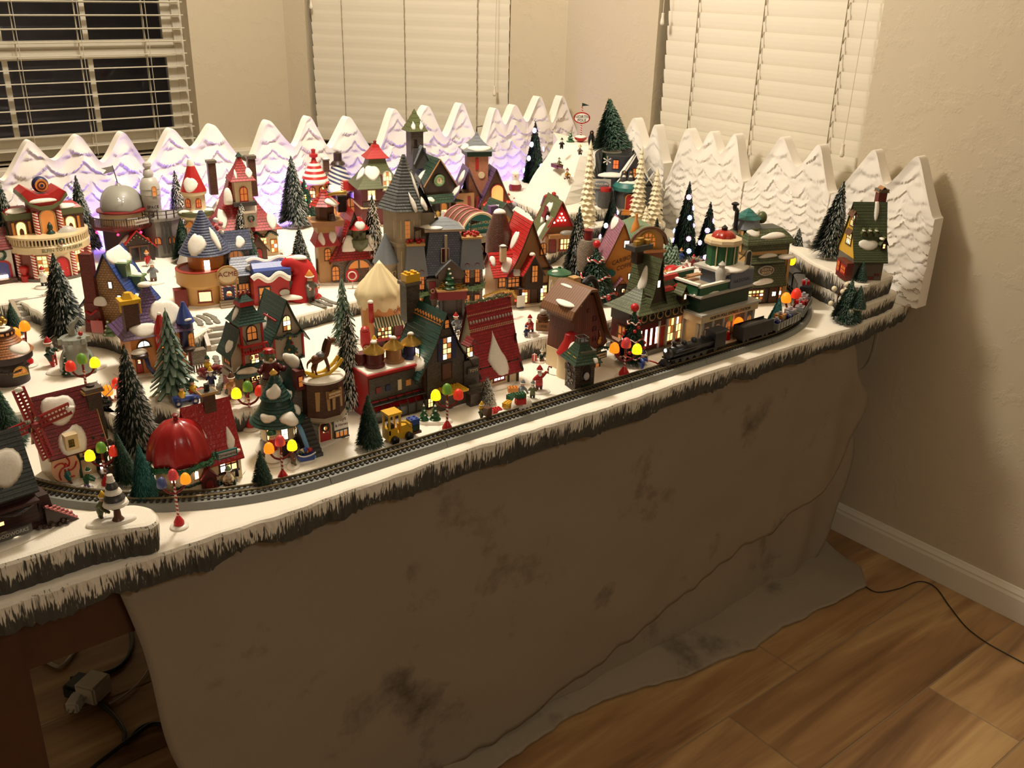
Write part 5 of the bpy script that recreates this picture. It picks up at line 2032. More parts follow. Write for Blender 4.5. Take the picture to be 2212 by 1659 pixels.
t.bs('roof_bench', 'lwood', [(-44, 70, 114, 40, 20, 4), (-44, 80, 118, 40, 3, 12), (-52, 62, 128, 40, 16, 3), (-44, 60, 138, 36, 14, 3)])
t.door(46, 2.4, 0, 30, 48, 0, 1, 'brown', 'lgrey')
for x in (-56, -22, 12, 82):
 t.win(x, .4, 8, 14, 38, 0, 1, 'dim', 'lgrey', 2, 3)
t.bs('pilaster', 'lgrey', [(x, 0, 0, 6, 5, 58) for x in (-72, -40, -6, 26, 68, 94)])
t.bs('side_pilaster', 'lgrey', [(-74, y, 0, 5, 8, 58) for y in (10, 50, 90)])
t.text('NATIONAL', 52, 8, 126, 11, 0, 'dblue')

# ---- green skate shop
t = Th('village_house', 'tall green shop with an oval sign, teal roof hut and crooked stove pipe', 'house', 1645, 655, Z0, 34)
t.b('walls', 'tan', 0, 40, 0, 96, 78, 112)
t.b('shop_front', 'dbrown', -6, 0, 0, 84, 6, 40)
S = t.hip('r_olive', -4, 2, 40, 92, 24, 60, 4, (.98, .4), .15, 14, .9, nm='front_roof')
t.b('upper_wall', 'r_olive', 2, 42, 100, 100, 80, 30)
S2 = t.gable('r_olive', -8, 8, 96, 70, 30, 16, 'x', 8, 6, .3, 5, 2, 'eyebrow_roof')
S3 = t.hip('r_olive', 2, 42, 128, 100, 80, 26, 8, (.8, .5), -.5, 8, 1)
for S_, sd, e, tt, a, b_ in ((S, 0, -6, .82, 26, 7), (S2, -1, 8, .4, 24, 6), (S3, 0, 10, .45, 30, 12), (S3, 0, -34, .2, 18, 12)):
 t.snow(S_, sd, e, tt, a, b_, 3, int(e + 40))
t.mound(44, -4, 96, 22, 10, 8)
t.plate('oval_sign', 'lgrey', -6, -6, 74, 38, 21, 0, 5, 1)
t.plate('sign_face', 'dstone', -6, -6, 74, 34, 17, 0, 5.6, 1)
t.text('SLEDS &', -6, -12, 77, 7, 0, 'cream')
t.text('SKATES', -6, -12, 70, 7, 0, 'cream')
wreath(t, 38, -2, 64, 9)
t.bs('post', 'tan', [(50, -4, 0, 6, 6, 96), (-46, -4, 0, 5, 6, 96)])
t.win(-20, -3.2, 10, 36, 20, 0, 0, 'lit', 'brown', 4, 3)
t.door(24, -3.2, 0, 20, 34, 0, 0, 'brown', 'dbrown')
t.win(24, -4.6, 16, 9, 9, 0, 0, 'litw', 'dbrown', 2, 1, sill=0)
t.win(40, -3.2, 8, 5, 26, 0, 0, 'lit', 'dbrown', 1, 3, sill=0)
t.l('chimney_pipe', 'olive', -26, 22, 104, [(8, 0), (7, 46), (9, 46), (9, 52), (0, 52)], 12)
t.l('hut_wall', 'slate', -28, 50, 152, [(32, 0), (26, 14), (26, 22), (0, 22)], 8, smooth=False)
C = t.cone('teal', -28, 50, 172, 29, 2, 20, 8, 0, 3, 1, 'hut_roof')
t.t('stove_pipe', 'black', [(-62, 40, 150), (-62, 40, 182), (-64, 38, 192), (-72, 34, 196), (-72, 34, 206)], 4.5, sm=4)
t.l('pipe_cap', 'black', -72, 34, 204, [(8, 0), (8, 3), (3, 6), (0, 6)], 10)
t.sp('vent_ball', 'olive', 4, 46, 172, 11, (1, 1, 1.2))
t.plate('side_sign', 'tan', -48.6, 36, 128, 20, 44, -90, 1.5)
t.sp('snow_lamp', mat('lamp_yellow', (255, 190, 40), .4, emit=2.2, ecol=(255, 170, 20)), 62, 0, 88, 8, (1, 1, 1.3))

# ---- green roofed brick house on the right steps
t = Th('village_house', 'narrow house with a big green grid roof and brick chimney on the right steps', 'house', 1868, 608, TB, 26)
BG = tiled('grid_green', (92, 104, 66), (80, 92, 58), .5, 4, 4, .5)
t.b('walls', 'dstone', 6, 50, 0, 66, 84, 50)
t.body('yellow', 6, 50, 46, 68, 84, 12, 99, 'x', .18, 'gable_wall')
S = t.gable(BG, 6, 50, 58, 68, 84, 100, 'x', 9, 4, .18, 22, 1.8)
t.snow(S, -1, -4, .66, 20, 15, 3, 4)
t.snow(S, -1, 14, .1, 6, 22, 3, 5)
for x in (-16, -2, 12):
 p = S.q(-1, x, .5)
 t.b('dormer_wall', 'olive', p.x, p.y + 2, p.z - 2, 8, 10, 10)
 t.gable('olive', p.x, p.y + 1, p.z + 8, 8, 13, 8, 'y', 2, 1, 0, 3, 1, 'dormer_roof')
 t.b('dormer_snow', 'snow', p.x - 2, p.y - 5, p.z + 11, 4, 9, 2)
p = S.q(-1, 26, .72)
t.b('dormer_wall', 'dbrown', p.x, p.y, p.z - 2, 12, 12, 18)
t.gable('olive', p.x, p.y, p.z + 14, 12, 16, 12, 'y', 3, 2, 0, 4, 1, 'dormer_roof')
t.win(p.x, p.y - 6.4, p.z + 2, 5, 9, 0, 0, 'lit', 'dbrown', 1, 2, sill=0)
t.mound(p.x - 5, p.y - 2, p.z + 20, 5, 8, 4)
t.chim(32, 60, 90, 18, 18, 88, 'b_red', None)
t.gable('lwood', 32, 60, 180, 20, 20, 10, 'y', 2, 2, 0, 3, 1, 'chimney_hood')
for z in (70, 110):
 t.win(-28.6, 44 + (110 - z) * .1, z, 22 if z < 100 else 18, 22, -90, 0, 'lit', 'brown', 3, 2)
 t.gable('brown', -30, 46, z + 24, 8, 26, 8, 'y', 2, 1, 0, 3, 1, 'window_hood')
t.b('porch', 'b_red', -36, 30, 0, 14, 52, 38)
t.win(-43.6, 20, 14, 22, 14, -90, 0, 'dim', 'red', 3, 2)
t.win(-43.6, 46, 12, 12, 20, -90, 0, 'dim', 'red', 2, 2)
t.bs('brick_patch', 'b_red', [(10, 7, 2, 24, 2, 6), (28, 7, 10, 10, 2, 5)])
# ================================================================ houses of the middle rows
# ---- cupcake shop
t = Th('village_house', 'cupcake shaped shop with a swirl of cream icing for a roof', 'house', 838, 742, Z1, 20)
t.base(66, 46, 4, y=40)
t.l('cake_wall', mat('cake_orange', (226, 158, 92), .5, .2, 200), 0, 40, 0, [(40, 0), (42, 30), (44, 92), (0, 92)], 28)
ic = lobed(t, 'icing_roof', mat('icing_cream', (244, 226, 178), .5, .1, 60), 0, 40, 70, 52, 98, 11, .15, par=None, twist=2.6,
     prof=lambda f: (.92 + .16 * math.sin(min(1, f / .3) * 1.57)) if f < .3 else 1.08 * (1 - ((f - .3) / .7) ** 1.25) ** 1.15 + .02)
t.t('cherry_straw', 'red', [(-36, -2, 52), (-38, -6, 96)], 5.5, n=10)
t.mound(-38, -6, 95, 6, 6, 5)
t.text('OPEN', 26, -.5, 70, 11, 24, 'dred', slope=.15)
t.b('window_bay', 'dgreen', -10, -2, 8, 36, 12, 40)
t.win(-10, -8.2, 14, 30, 26, 0, 0, 'lit', 'dgreen', 4, 3)
t.prism('window_awning', 'awning', [(0, 0), (-16, -4), (0, 14)], -10, -2, 46, 44, 'x')
t.prism('door_awning', 'awning', [(0, 0), (-18, -4), (0, 14)], 26, 0, 46, 34, 'x')
t.door(26, -1.6, 6, 18, 36, 14, 0, 'dred', 'red')
t.bs('counter', 'red', [(-6, -16, 14, 60, 7, 5)])
t.bs('counter_goods', 'maroon', [(-20, -12, 0, 16, 8, 13), (0, -12, 0, 12, 8, 13), (14, -12, 0, 10, 8, 13)])
t.bs('awning_post', 'brown', [(12, -14, 0, 2.5, 2.5, 46), (40, -10, 0, 2.5, 2.5, 46)])
t.b('red_chimney', 'maroon', -8, 4, 50, 13, 8, 10)

# ---- green roofed ornament shop (tower in front)
t = Th('village_house', 'red and cream house with green tiled roofs and a square red railed tower', 'house', 596, 830, Z1, 24)
t.base(86, 56, 3, x=8, y=50)
t.b('lower_wall', 'b_dstone', 0, 56, 0, 128, 96, 40)
t.body('stone', 40, 56, 40, 70, 90, 58, 70, 'y', .25)
S = t.gable('r_teal', 40, 56, 98, 70, 96, 72, 'y', 12, 6, .25, 13, 2.6, trim='dgreen')
t.snow(S, -1, 8, .62, 14, 24, 3, 2, .7)
for e in (-1,):
 bm = N()
 for i in range(12):
  add_sphere(bm, S.q(-1, -34 + i * 5, .42), 3.2, (.8, 1, .9), 1)
 t.put('red_tile_row', bm, 'red', S.roof)
t.bs('red_post', 'red', [(7, 9, 40, 4, 4, 60), (74, 9, 40, 4, 4, 60)])
t.win(40, 10.4, 106, 16, 30, 0, 1, 'lit', 'dbrown', 2, 3)
garland(t, [(8, 8, 98), (24, 6, 93), (40, 6, 97), (56, 6, 93), (74, 8, 98)], 3.2, m='dgreen')
garland(t, [(8, 8, 44), (40, 6, 39), (74, 8, 44)], 3, m='dgreen')
tr_ = t.l('wall_tree', 'dgreen', 42, 8, 50, [(2, 0), (20, 4), (10, 14), (14, 16), (7, 26), (9, 28), (0, 42)], 9, 1, .35)
for x, z, c in ((32, 52, 'gold'), (52, 54, 'orange'), (38, 66, 'gold'), (47, 78, 'red'), (42, 90, 'yellow'), (56, 64, 'teal')):
 t.sp('ornament', c, x, 4, z, 3.2, par=tr_, sub=1)
t.win(24, 7.6, 2, 18, 30, 0, 1, 'lit', 'dgreen', 2, 3)
t.b('tower_wall', 'stone', -40, 36, 40, 46, 50, 96)
t.bs('red_post', 'red', [(x, y, 36, 4.5, 4.5, 104) for x in (-63, -17) for y in (11, 61)])
S2 = t.hip('r_teal', -40, 36, 136, 48, 52, 34, 7, (.5, .5), .3, 7, 2, 'tower_roof')
t.b('tower_ridge', 'red', -40, 36, 168, 34, 34, 9, (.9, .9))
t.hip('r_teal', -40, 36, 177, 26, 26, 12, 2, (.3, .3), 0, 3, 1, 'tower_top')
for i in (-10, 0, 10):
 t.l('finial', 'dred', -40 + i, 36, 184, [(4, 0), (5, 6), (2, 9), (3, 12), (0, 14)], 8)
t.snow(S2, 3, 0, .5, 8, 22, 3, 3)
t.win(-40, 10.4, 102, 20, 28, 0, 1, 'dim', 'dbrown', 2, 2)
t.bs('balcony_rail', 'red', [(-40, -2, 92, 56, 4, 4), (-70, 36, 92, 4, 72, 4), (-40, 4, 76, 52, 12, 4)])
bm = N()
for i in range(10):
 add_box(bm, (-66 + i * 6, -2, 78), (1.6, 1.6, 15))
t.put('baluster', bm, 'red')
for x, c in ((-52, 'gold'), (-40, 'pink'), (-28, 'teal')):
 t.sp('ornament', c, x, -4, 70, 4.2)
t.win(-38, 10, 46, 16, 24, 0, 0, 'lit', 'dbrown', 2, 2)
S3 = t.hip('r_teal', -44, 22, 34, 70, 54, 20, 8, (.6, .4), .2, 6, 1.6, 'skirt_roof')
t.snow(S3, 0, -16, .55, 26, 10, 4, 2)
t.snow(S3, 3, 0, .5, 10, 14, 4, 6)
t.win(-36, -4.4, 10, 38, 22, 0, 0, 'lit', 'dbrown', 4, 2)
t.bs('red_rail', 'red', [(-96, 18, 10, 3, 54, 18), (-52, -14, 6, 30, 3, 16)])
t.b('left_wall', 'stone', -78, 40, 0, 22, 60, 36)
S4 = t.gable('r_teal', -66, 44, 82, 40, 60, 44, 'y', 8, 5, .25, 8, 2, 'left_roof')
t.body('stone', -66, 44, 40, 40, 56, 42, 42, 'y', .25, 'left_gable')
t.snow(S4, -1, -10, .6, 14, 18, 3, 4)
t.win(-86.6, 40, 52, 26, 16, -90, 0, 'dim', 'dbrown', 3, 2)
bm = N()
for i in range(60):
 a = t.rg.uniform(0, 6.28)
 add_sphere(bm, (-30 + t.rg.uniform(-26, 40), -10 + t.rg.uniform(-8, 6), t.rg.uniform(4, 32)), 2.6, sub=1)
t.put('ornament_display', bm, 'maroon')
garland(t, [(-56, -12, 4), (-30, -16, 26), (0, -10, 30), (20, -8, 6)], 5, m='dgreen')

# ---- purple roofed orange house
t = Th('village_house', 'orange cottage under a sweeping purple roof with red and blue corner turrets', 'house', 352, 806, Z1, 14)
t.base(90, 60, 4, y=50)
t.b('walls', 'orange', 0, 54, 0, 112, 92, 88)
S = t.hip('r_purple', 0, 54, 84, 116, 92, 92, 16, (.12, .12), .9, 15, 1.6)
t.snow(S, 0, 26, .62, 30, 34, 4, 3, .4)
t.snow(S, 0, -26, .86, 32, 12, 4, 6)
t.mound(0, 54, 172, 14, 12, 8)
t.bs('eyebrow_eave', 'dbrown', [(-30, 2, 82, 70, 6, 4), (46, 2, 82, 40, 6, 4)])
t.l('red_turret', 'red', 8, 2, 30, [(12, 0), (15, 6), (15, 50), (18, 53), (18, 58), (0, 58)], 14)
C = t.cone('red', 8, 2, 88, 17, 3, 38, 14, .1, 1, .5, 'turret_roof')
t.mound(8, 2, 124, 4, 4, 5)
t.win(8, -13, 40, 14, 36, 0, 1, 'dim', 'dbrown', 2, 3)
t.l('blue_turret', 'dblue', 62, 10, 34, [(13, 0), (16, 5), (16, 60), (20, 64), (0, 64)], 12)
t.cone('blue', 62, 10, 98, 20, 3, 42, 12, .2, 1, .5, 'turret_roof')
t.mound(64, -2, 104, 9, 7, 5)
t.win(66, -5.6, 42, 11, 34, 14, 1, 'dim', 'gold', 2, 3)
t.win(-30, 7.4, 62, 24, 11, 0, 1, 'litw', 'dbrown', 2, 1)
t.door(-44, 7.4, 8, 12, 38, 0, 1, 'red', 'dbrown', 1)
t.l('porch_hood', 'dbrown', -44, -6, 46, [(18, 0), (17, 6), (8, 12), (0, 13)], 14)
t.mound(-44, -6, 54, 16, 12, 8)
t.t('hood_bracket', 'dblue', [(-34, -10, 48), (-30, -12, 24), (-16, -18, 0)], 5)
t.t('hood_bracket', 'dred', [(-10, -16, 8), (8, -26, -2)], 5)
t.win(30, 7.4, 16, 16, 30, 0, 0, 'lit', 'dbrown', 2, 2)
t.l('porch_hood', 'dbrown', 56, -14, 44, [(14, 0), (13, 5), (0, 9)], 12)
t.bs('porch_post', 'maroon', [(56, -18, 0, 6, 6, 46)])
t.bs('picket', 'dbrown', [(40 + i * 6, -34 + i * .8, 0, 3, 2, 14) for i in range(8)])
ch = t.chim(-44, 26, 88, 30, 26, 66, 'b_brown', None)
t.b('crown_cap', 'toy_yellow', -44, 26, 152, 42, 36, 8, par=ch)
t.l('crown_top', 'toy_yellow', -44, 26, 160, [(16, 0), (12, 6), (8, 12), (0, 13)], 5, par=ch, smooth=False)
t.bs('crown_drip', 'toy_yellow', [(-64, 16, 136, 3, 4, 22), (-26, 10, 130, 3, 4, 26)], ch)
t.b('stone_wall', 'b_stone', 84, 20, 0, 34, 20, 30)

# ---- tan house with the blue roof
t = Th('village_house', 'tan house with a tall brick chimney and blue roof half covered in snow', 'house', 236, 718, Z2, -28)
t.base(60, 40, 4, y=36)
t.body('r_tan', 10, 48, 0, 124, 80, 60, 104, 'y', .2)
S = t.gable('r_blue', 10, 48, 60, 124, 84, 106, 'y', 8, 5, .2, 18, 2, trim='dblue')
t.snow(S, 1, 4, .12, 50, 22, 4, 2)
t.snow(S, 1, 20, .42, 16, 24, 4, 3)
t.snow(S, 1, -22, .86, 18, 22, 4, 5)
for e, tt in ((-14, .3), (8, .56)):
 p = S.q(1, e, tt)
 d_ = t.b('dormer_wall', 'lgreen', p.x + 4, p.y, p.z - 12, 20, 22, 26)
 t.b('dormer_roof', 'lgreen', p.x + 4, p.y, p.z + 13, 28, 28, 4)
 t.mound(p.x + 4, p.y, p.z + 16, 9, 10, 5)
t.b('chimney', 'b_red', -28, 4, 0, 44, 18, 64, (.62, 1))
t.b('chimney_stack', 'b_red', -28, 4, 62, 26, 16, 104)
t.mound(-8, -2, 60, 14, 8, 18)
for x, z in ((14, 94), (30, 66), (46, 42)):
 t.win(x, 7.6, z, 7, 13, 0, 0, 'litw', 'brown', 1, 2)
t.door(34, 7.4, 0, 22, 36, 0, 1, 'brown', 'dbrown')
t.b('side_bay', 'brown', 78, 40, 20, 14, 40, 44)
t.win(85.4, 34, 34, 12, 20, 90, 0, 'dim', 'brown', 2, 2)
t.l('wood_bowl', 'dred', 84, 10, 30, [(16, 0), (24, 8), (22, 16), (0, 16)], 14)
t.plate('notice', 'pink', -18, -12, 16, 26, 26, 0, 2)
pine(t, 8, -16, 0, 14, 34, 'lgreen', 1)
for z in (26, 46):
 t.t('red_hose', 'red', [(-44, -4, z), (-30, -8, z - 6), (-16, -6, z + 4)], 2.5)

# ---- round cream house with the blue cone
t = Th('village_house', 'round cream house with an orange terrace, blue cone roof and arched sign', 'house', 462, 662, Z2, 8)
t.base(76, 50, 3, y=44)
t.l('round_wall', mat('terrace_tan', (206, 160, 96), .45, .1, 200), -14, 44, 0, [(44, 0), (46, 40), (52, 46), (52, 74), (46, 76), (46, 58), (0, 56)], 30)
t.l('terrace_floor', mat('terrace_red', (158, 52, 38), .4), -14, 44, 56, [(47, 0), (47, 3), (0, 3)], 30)
t.l('terrace_rim', 'terrace_red', -14, 44, 75, [(46.5, -16), (46.6, 1.5), (52, 1), (52, -1)], 30)
t.l('inner_wall', 'orange', 2, 62, 58, [(38, 0), (38, 48), (0, 48)], 24)
C = t.cone('r_bgrey', 2, 62, 104, 54, 4, 86, 26, .15, 17, 1.6)
t.snow(C, -34, 0, .72, 20, 28, 4, 3, .6)
t.snow(C, 34, 0, .62, 11, 24, 4, 6, .6)
t.win(-2, 24, 68, 12, 26, 0, 0, 'litw', 'orange', 1, 2)
t.win(-56 + 40, -1.6, 14, 24, 20, -8, 0, 'lit', 'dred', 1, 1)
t.b('entrance', 'tan', 34, 10, 0, 36, 24, 54)
t.door(34, -2.4, 0, 24, 40, 0, 0, 'dblue', 'candy', 1)
t.plate('arch_sign', 'tan', 34, -3, 66, 46, 40, 0, 3, 1)
t.plate('arch_panel', 'cream', 34, -3, 66, 38, 32, 0, 4.4, 1)
t.text('ACME', 34, -8, 68, 15, 0, 'dred')
t.b('sign_base', 'tan', 34, 2, 44, 46, 8, 10)
t.b('side_wall', 'b_dstone', 78, 50, 0, 54, 60, 62)
S = t.gable('r_bgrey', 78, 46, 62, 54, 66, 26, 'x', 8, 5, .2, 8, 1.6, 'side_roof')
t.snow(S, -1, 14, .6, 12, 12, 3, 3)
t.b('tall_wall', 'b_stone', 62, 84, 0, 70, 40, 112)
S = t.gable('r_bgrey', 62, 80, 108, 74, 40, 30, 'x', 6, 4, .1, 8, 1.6, 'back_roof')
t.snow(S, -1, 16, .6, 12, 14, 3, 5)
t.win(66, 59.4, 70, 28, 30, 0, 1, 'dim', 'lgrey', 3, 2)
t.win(70, 19.6, 12, 20, 24, 0, 0, 'dim', 'brown', 3, 2)
t.sp('bear_statue', 'black', -30, 22, 66, 7, (.9, .7, 1.3))
t.bs('stair', 'stone', [(34, -8 - i * 6, 0, 44, 7, 12 - i * 4) for i in range(3)])
t.bs('red_stairwell', 'dred', [(-64, 20, 0, 26, 22, 40)])
for i in range(5):
 t.sp('candy_ball', ('pink', 'white', 'red')[i % 3], 50 + (i % 2) * 10 - 18, 70, 130 + i * 9, 6, sub=1)

# ---- small red silo left of it
t = Th('silo', 'small dark red silo with a grey pointed cap, left of the arched sign house', 'silo', 404, 600, Z2, 0)
t.l('silo_wall', 'dred', 0, 14, 0, [(14, 0), (14, 30), (0, 30)], 16)
t.cone('lgrey', 0, 14, 29, 17, 3, 34, 16, 0, 1, .5)
t.mound(0, 14, 58, 5, 5, 6)

# ---- round brown roofed shop at the left edge
t = Th('village_house', 'round dark shop with a spiral orange brown roof and a skylight ring', 'house', 36, 884, Z0, 0)
t.l('round_wall', mat('dark_round_wall', (58, 44, 40), .5, .2, 120, .4), 0, 40, 0, [(40, 0), (38, 92), (52, 98), (52, 112), (0, 112)], 24)
C = t.cone('r_orange', 0, 40, 112, 54, 22, 38, 26, .25, 9, 1.4)
t.snow(C, 50, 0, .72, 26, 16, 4, 3)
t.l('skylight_ring', 'dbrown', 0, 40, 148, [(24, 0), (24, 10), (0, 10)], 20)
for a in range(-75, 80, 25):
 t.win(24.2 * math.sin(R(a)), 40 - 24.2 * math.cos(R(a)), 150, 7, 5, a, 0, 'dim', 'dbrown', 1, 1, sill=0)
t.mound(0, 40, 157, 18, 18, 5)
t.bulbs('straw_bow', 'gold', [(-6 + 4 * i, 38 + (i % 2) * 5, 168 + (i * 7) % 11) for i in range(5)], 6)
t.win(20, -8, 76, 24, 14, 16, 1, 'dim', 'gold', 3, 1)
garland(t, [(-46, 14, 92), (-20, -8, 84), (12, -10, 82), (40, 6, 90)], 3, m='dbrown')

# ---- red half-timbered house with spotted snow
t = Th('village_house', 'half-timbered brown house under a bright red roof dotted with round snow patches', 'house', 1140, 662, Z1, 22)
t.base(76, 56, 3, y=50)
t.body('lwood', 6, 56, 0, 96, 90, 78, 100, 'y', .35)
RR = tiled('bright_red_roof', (214, 46, 40), (190, 36, 34), .35, 14, 4, .45)
S = t.gable(RR, 6, 56, 78, 96, 96, 100, 'y', 10, 8, .35, 20, 2, trim='dbrown')
t.snow(S, -1, 0, .34, 13, 22, 3, 4)
t.snow(S, -1, -18, .88, 26, 16, 3, 5)
t.snow(S, 1, 4, .5, 14, 18, 3, 6)
t.snow(S, 1, -12, .82, 16, 18, 3, 7)
t.body('lwood', -48, 40, 0, 50, 66, 74, 34, 'x', .2, 'wing_wall')
S2 = t.gable(RR, -48, 40, 74, 50, 66, 36, 'x', 8, 7, .2, 9, 2, 'wing_roof')
t.snow(S2, -1, 8, .52, 20, 18, 3, 5)
t.snow(S2, -1, -24, .3, 8, 10, 3, 6)
t.snow(S2, -1, 24, .95, 10, 24, 3, 8)
t.body('dbrown', 4, -8, 44, 40, 30, 34, 34, 'y', .1, 'bay_gable')
S3 = t.gable(RR, 4, -2, 78, 40, 34, 34, 'y', 5, 3, .1, 7, 2, 'bay_roof', trim='dbrown')
t.mound(4, -6, 112, 6, 8, 6)
t.win(4, -23.4, 60, 12, 34, 0, 0, 'dim', 'dbrown', 2, 3)
t.plate('shop_sign', 'red', 10, 8, 44, 44, 12, 0, 3)
t.bs('timber', TMB, [(x, 9, 0, 4, 4, 78) for x in (-42, -14, 28, 52)] + [(6, 9, 74, 100, 4, 4), (6, 9, 40, 100, 4, 4)])
t.win(-58, 6.4, 46, 14, 22, 0, 0, 'dim', 'dbrown', 2, 2)
t.win(-32, 6.4, 44, 24, 26, 0, 0, 'dim', 'dbrown', 3, 3)
t.win(-46, 6.4, 6, 14, 30, 0, 0, 'dim', 'dbrown', 2, 3)
t.win(-4, 10.4, 6, 12, 30, 0, 0, 'lit', 'red', 2, 4)
t.win(40, 10.4, 8, 14, 32, 0, 0, 'lit', 'dbrown', 2, 4)
t.door(20, 10.4, 0, 18, 36, 0, 0, 'brown', 'dbrown')
t.plate('hanging_sign', 'white', -22, -14, 18, 20, 24, 10, 1.5)
t.t('sign_arm', 'dbrown', [(-40, 4, 40), (-10, -22, 46)], 1.6)
t.l('stone_kiln', 'b_brown', -34, 96, 96, [(30, 0), (28, 40), (16, 76), (14, 84), (0, 86)], 16)
t.mound(-34, 96, 178, 13, 13, 10)
t.chim(-52, 20, 96, 12, 12, 30, 'cream')
t.win(34, 6.6, 108, 12, 24, 0, 1, 'dim', 'dbrown', 2, 2)
t.bs('blue_tub', 'slate', [(-20, -6, 0, 14, 10, 10)])
pine(t, 30, -14, 0, 8, 22)

# ---- hotel with slate mansards
t = Th('village_house', 'ornate grey corner house with slate mansards, two towers topped with red berries', 'house', 962, 694, Z1, 10)
t.b('plinth', 'dgrey', 6, 50, 0, 150, 96, 14)
t.b('walls', 'b_stone', 6, 52, 14, 140, 88, 76)
MS = tiled('slate_blue', (110, 116, 132), (94, 100, 116), .45, 6, 4.5, .4)
S = t.hip(MS, 4, 54, 96, 88, 72, 88, 4, (.72, .66), .15, 14, 1)
t.b('roof_rim', 'stone', 4, 54, 184, 86, 66, 5)
t.hip('slate', 4, 54, 189, 80, 60, 18, 0, (.2, .2), 0, 3, 1, 'roof_cap')
t.mound(-20, 40, 190, 26, 20, 5)
t.bs('roof_hip', 'stone', [(4, 12, 96, 5, 5, 84, (1, 1))])
for x, w_, dz in ((-60, 42, 0), (60, 46, 10)):
 t.b('tower_wall', 'b_stone', x, 30, 14, w_, 44, 84 + dz)
 t.hip('slate', x, 30, 98 + dz, w_, 44, 62, 3, (.84, .8), .1, 9, 1, 'tower_roof')
 t.b('tower_tray', 'tan', x, 30, 160 + dz, w_ * .95, 42, 4)
 bm = N()
 for i in range(26):
  add_sphere(bm, (x + t.rg.uniform(-.42, .42) * w_, 30 + t.rg.uniform(-17, 17), 165 + dz + t.rg.uniform(0, 5)), 3.6, sub=1)
 t.put('red_berries', bm, 'red')
 f_ = t.t('flag_pole', 'dbrown', [(x, 26, 164 + dz), (x, 26, 196 + dz)], 1)
 t.prism('flag', 'dbrown', [(0, 0), (0, -10), (22, -4)], x, 26, 196 + dz, 1, 'y', f_)
 for dx in (-11, 11):
  t.win(x + dx, 7.2, 70 + dz, 9, 40, 0, 1, 'dim', 'dred', 2, 4)
  t.win(x + dx, 7.2, 22, 10, 30, 0, 0, 'dim', 'dred', 2, 3)
 garland(t, [(x - w_ * .55, 4, 62 + dz), (x - 8, 0, 58 + dz), (x + 8, 0, 60 + dz), (x + w_ * .55, 4, 62 + dz)], 5, m='lgreen')
t.plate('red_banner', 'dred', -26, 7, 66, 14, 38, 0, 1.5)
t.ring('banner_wreath', 'cream', -26, 5.5, 66, 4, 1)
t.gable('slate', 12, 12, 104, 54, 30, 26, 'y', 6, 4, -.1, 6, 2, 'porch_gable', trim='dbrown')
t.body('dstone', 12, 14, 90, 52, 24, 14, 26, 'y', 0, 'porch_wall')
t.b('balcony', 'dred', 12, -8, 52, 62, 24, 18)
t.b('balcony_rim', 'tan', 12, -8, 70, 66, 28, 3)
pine(t, 8, -8, 74, 16, 46, 'green', 1, tiers=5, nm='balcony_pine')
bm = N()
for i in range(60):
 add_tube(bm, [(12 + t.rg.uniform(-28, 28), -8 + t.rg.uniform(-10, 10), 73), (12 + t.rg.uniform(-30, 30), -8 + t.rg.uniform(-12, 12), 73 + t.rg.uniform(4, 12))], .8, 3)
t.put('balcony_twigs', bm, 'gold')
t.bs('porch_post', 'dgrey', [(-12, -14, 12, 5, 5, 42), (36, -14, 12, 5, 5, 42)])
t.door(12, 7, 14, 26, 38, 0, 0, 'dstone', 'dgrey')
t.b('doorstep', 'dgrey', 14, -16, 0, 66, 34, 12)
for x in (-18, 44):
 pine(t, x, -12, 12, 10, 44, 'slate', 1, nm='topiary')
t.win(2, 11, 124, 14, 28, 0, 0, 'dark', 'stone', 1, 1)

# ---- coffee house with mauve roof
t = Th('village_house', 'orange coffee house with a steep mauve roof and lettering on its gable', 'house', 1338, 648, Z1, 14)
t.b('lower_wall', 'brown', 0, 44, 0, 76, 76, 34)
t.body('orange', 0, 44, 34, 92, 78, 30, 96, 'y', .2)
S = t.gable('r_mauve', 0, 48, 64, 92, 86, 98, 'y', 6, 4, .2, 22, 1.6, trim='brown')
t.snow(S, -1, 22, .12, 22, 16, 3, 3)
t.snow(S, -1, -24, .9, 16, 20, 3, 4)
t.text('CARIBOU', 3, 3.6, 86, 14, 0, 'brown', slope=.35, sx=.8)
t.text('COFFEE', 9, 3.6, 72, 14, 0, 'brown', slope=.3, sx=.8)
t.win(8, 4.6, 112, 10, 14, 0, 0, 'litw', 'brown', 2, 2)
t.win(22, 4.6, 44, 10, 12, 0, 0, 'litw', 'brown', 2, 2)
t.win(-26, 4.6, 40, 8, 12, 0, 0, 'litw', 'brown', 1, 1)
t.plate('round_sign', 'teal', -24, 4, 58, 24, 16, 0, 3, 1)
t.gable('r_mauve', 0, -2, 34, 26, 26, 16, 'y', 4, 3, 0, 5, 1.6, 'porch_roof')
t.bs('porch_post', 'dbrown', [(-12, -14, 0, 3, 3, 34), (12, -14, 0, 3, 3, 34)])
t.win(-12, 5.4, 8, 12, 18, 0, 0, 'lit', 'brown', 2, 2)
t.door(8, 5.4, 0, 14, 30, 0, 0, 'dbrown', 'brown', 1)
t.win(26, 5.4, 8, 14, 22, 0, 0, 'lit', 'brown', 2, 2)
t.l('stone_stack', 'b_stone', -64, 60, 50, [(22, 0), (24, 44), (16, 64), (0, 66)], 10)
t.l('stack_pot', 'dred', -64, 60, 116, [(9, 0), (9, 18), (12, 20), (0, 24)], 10)

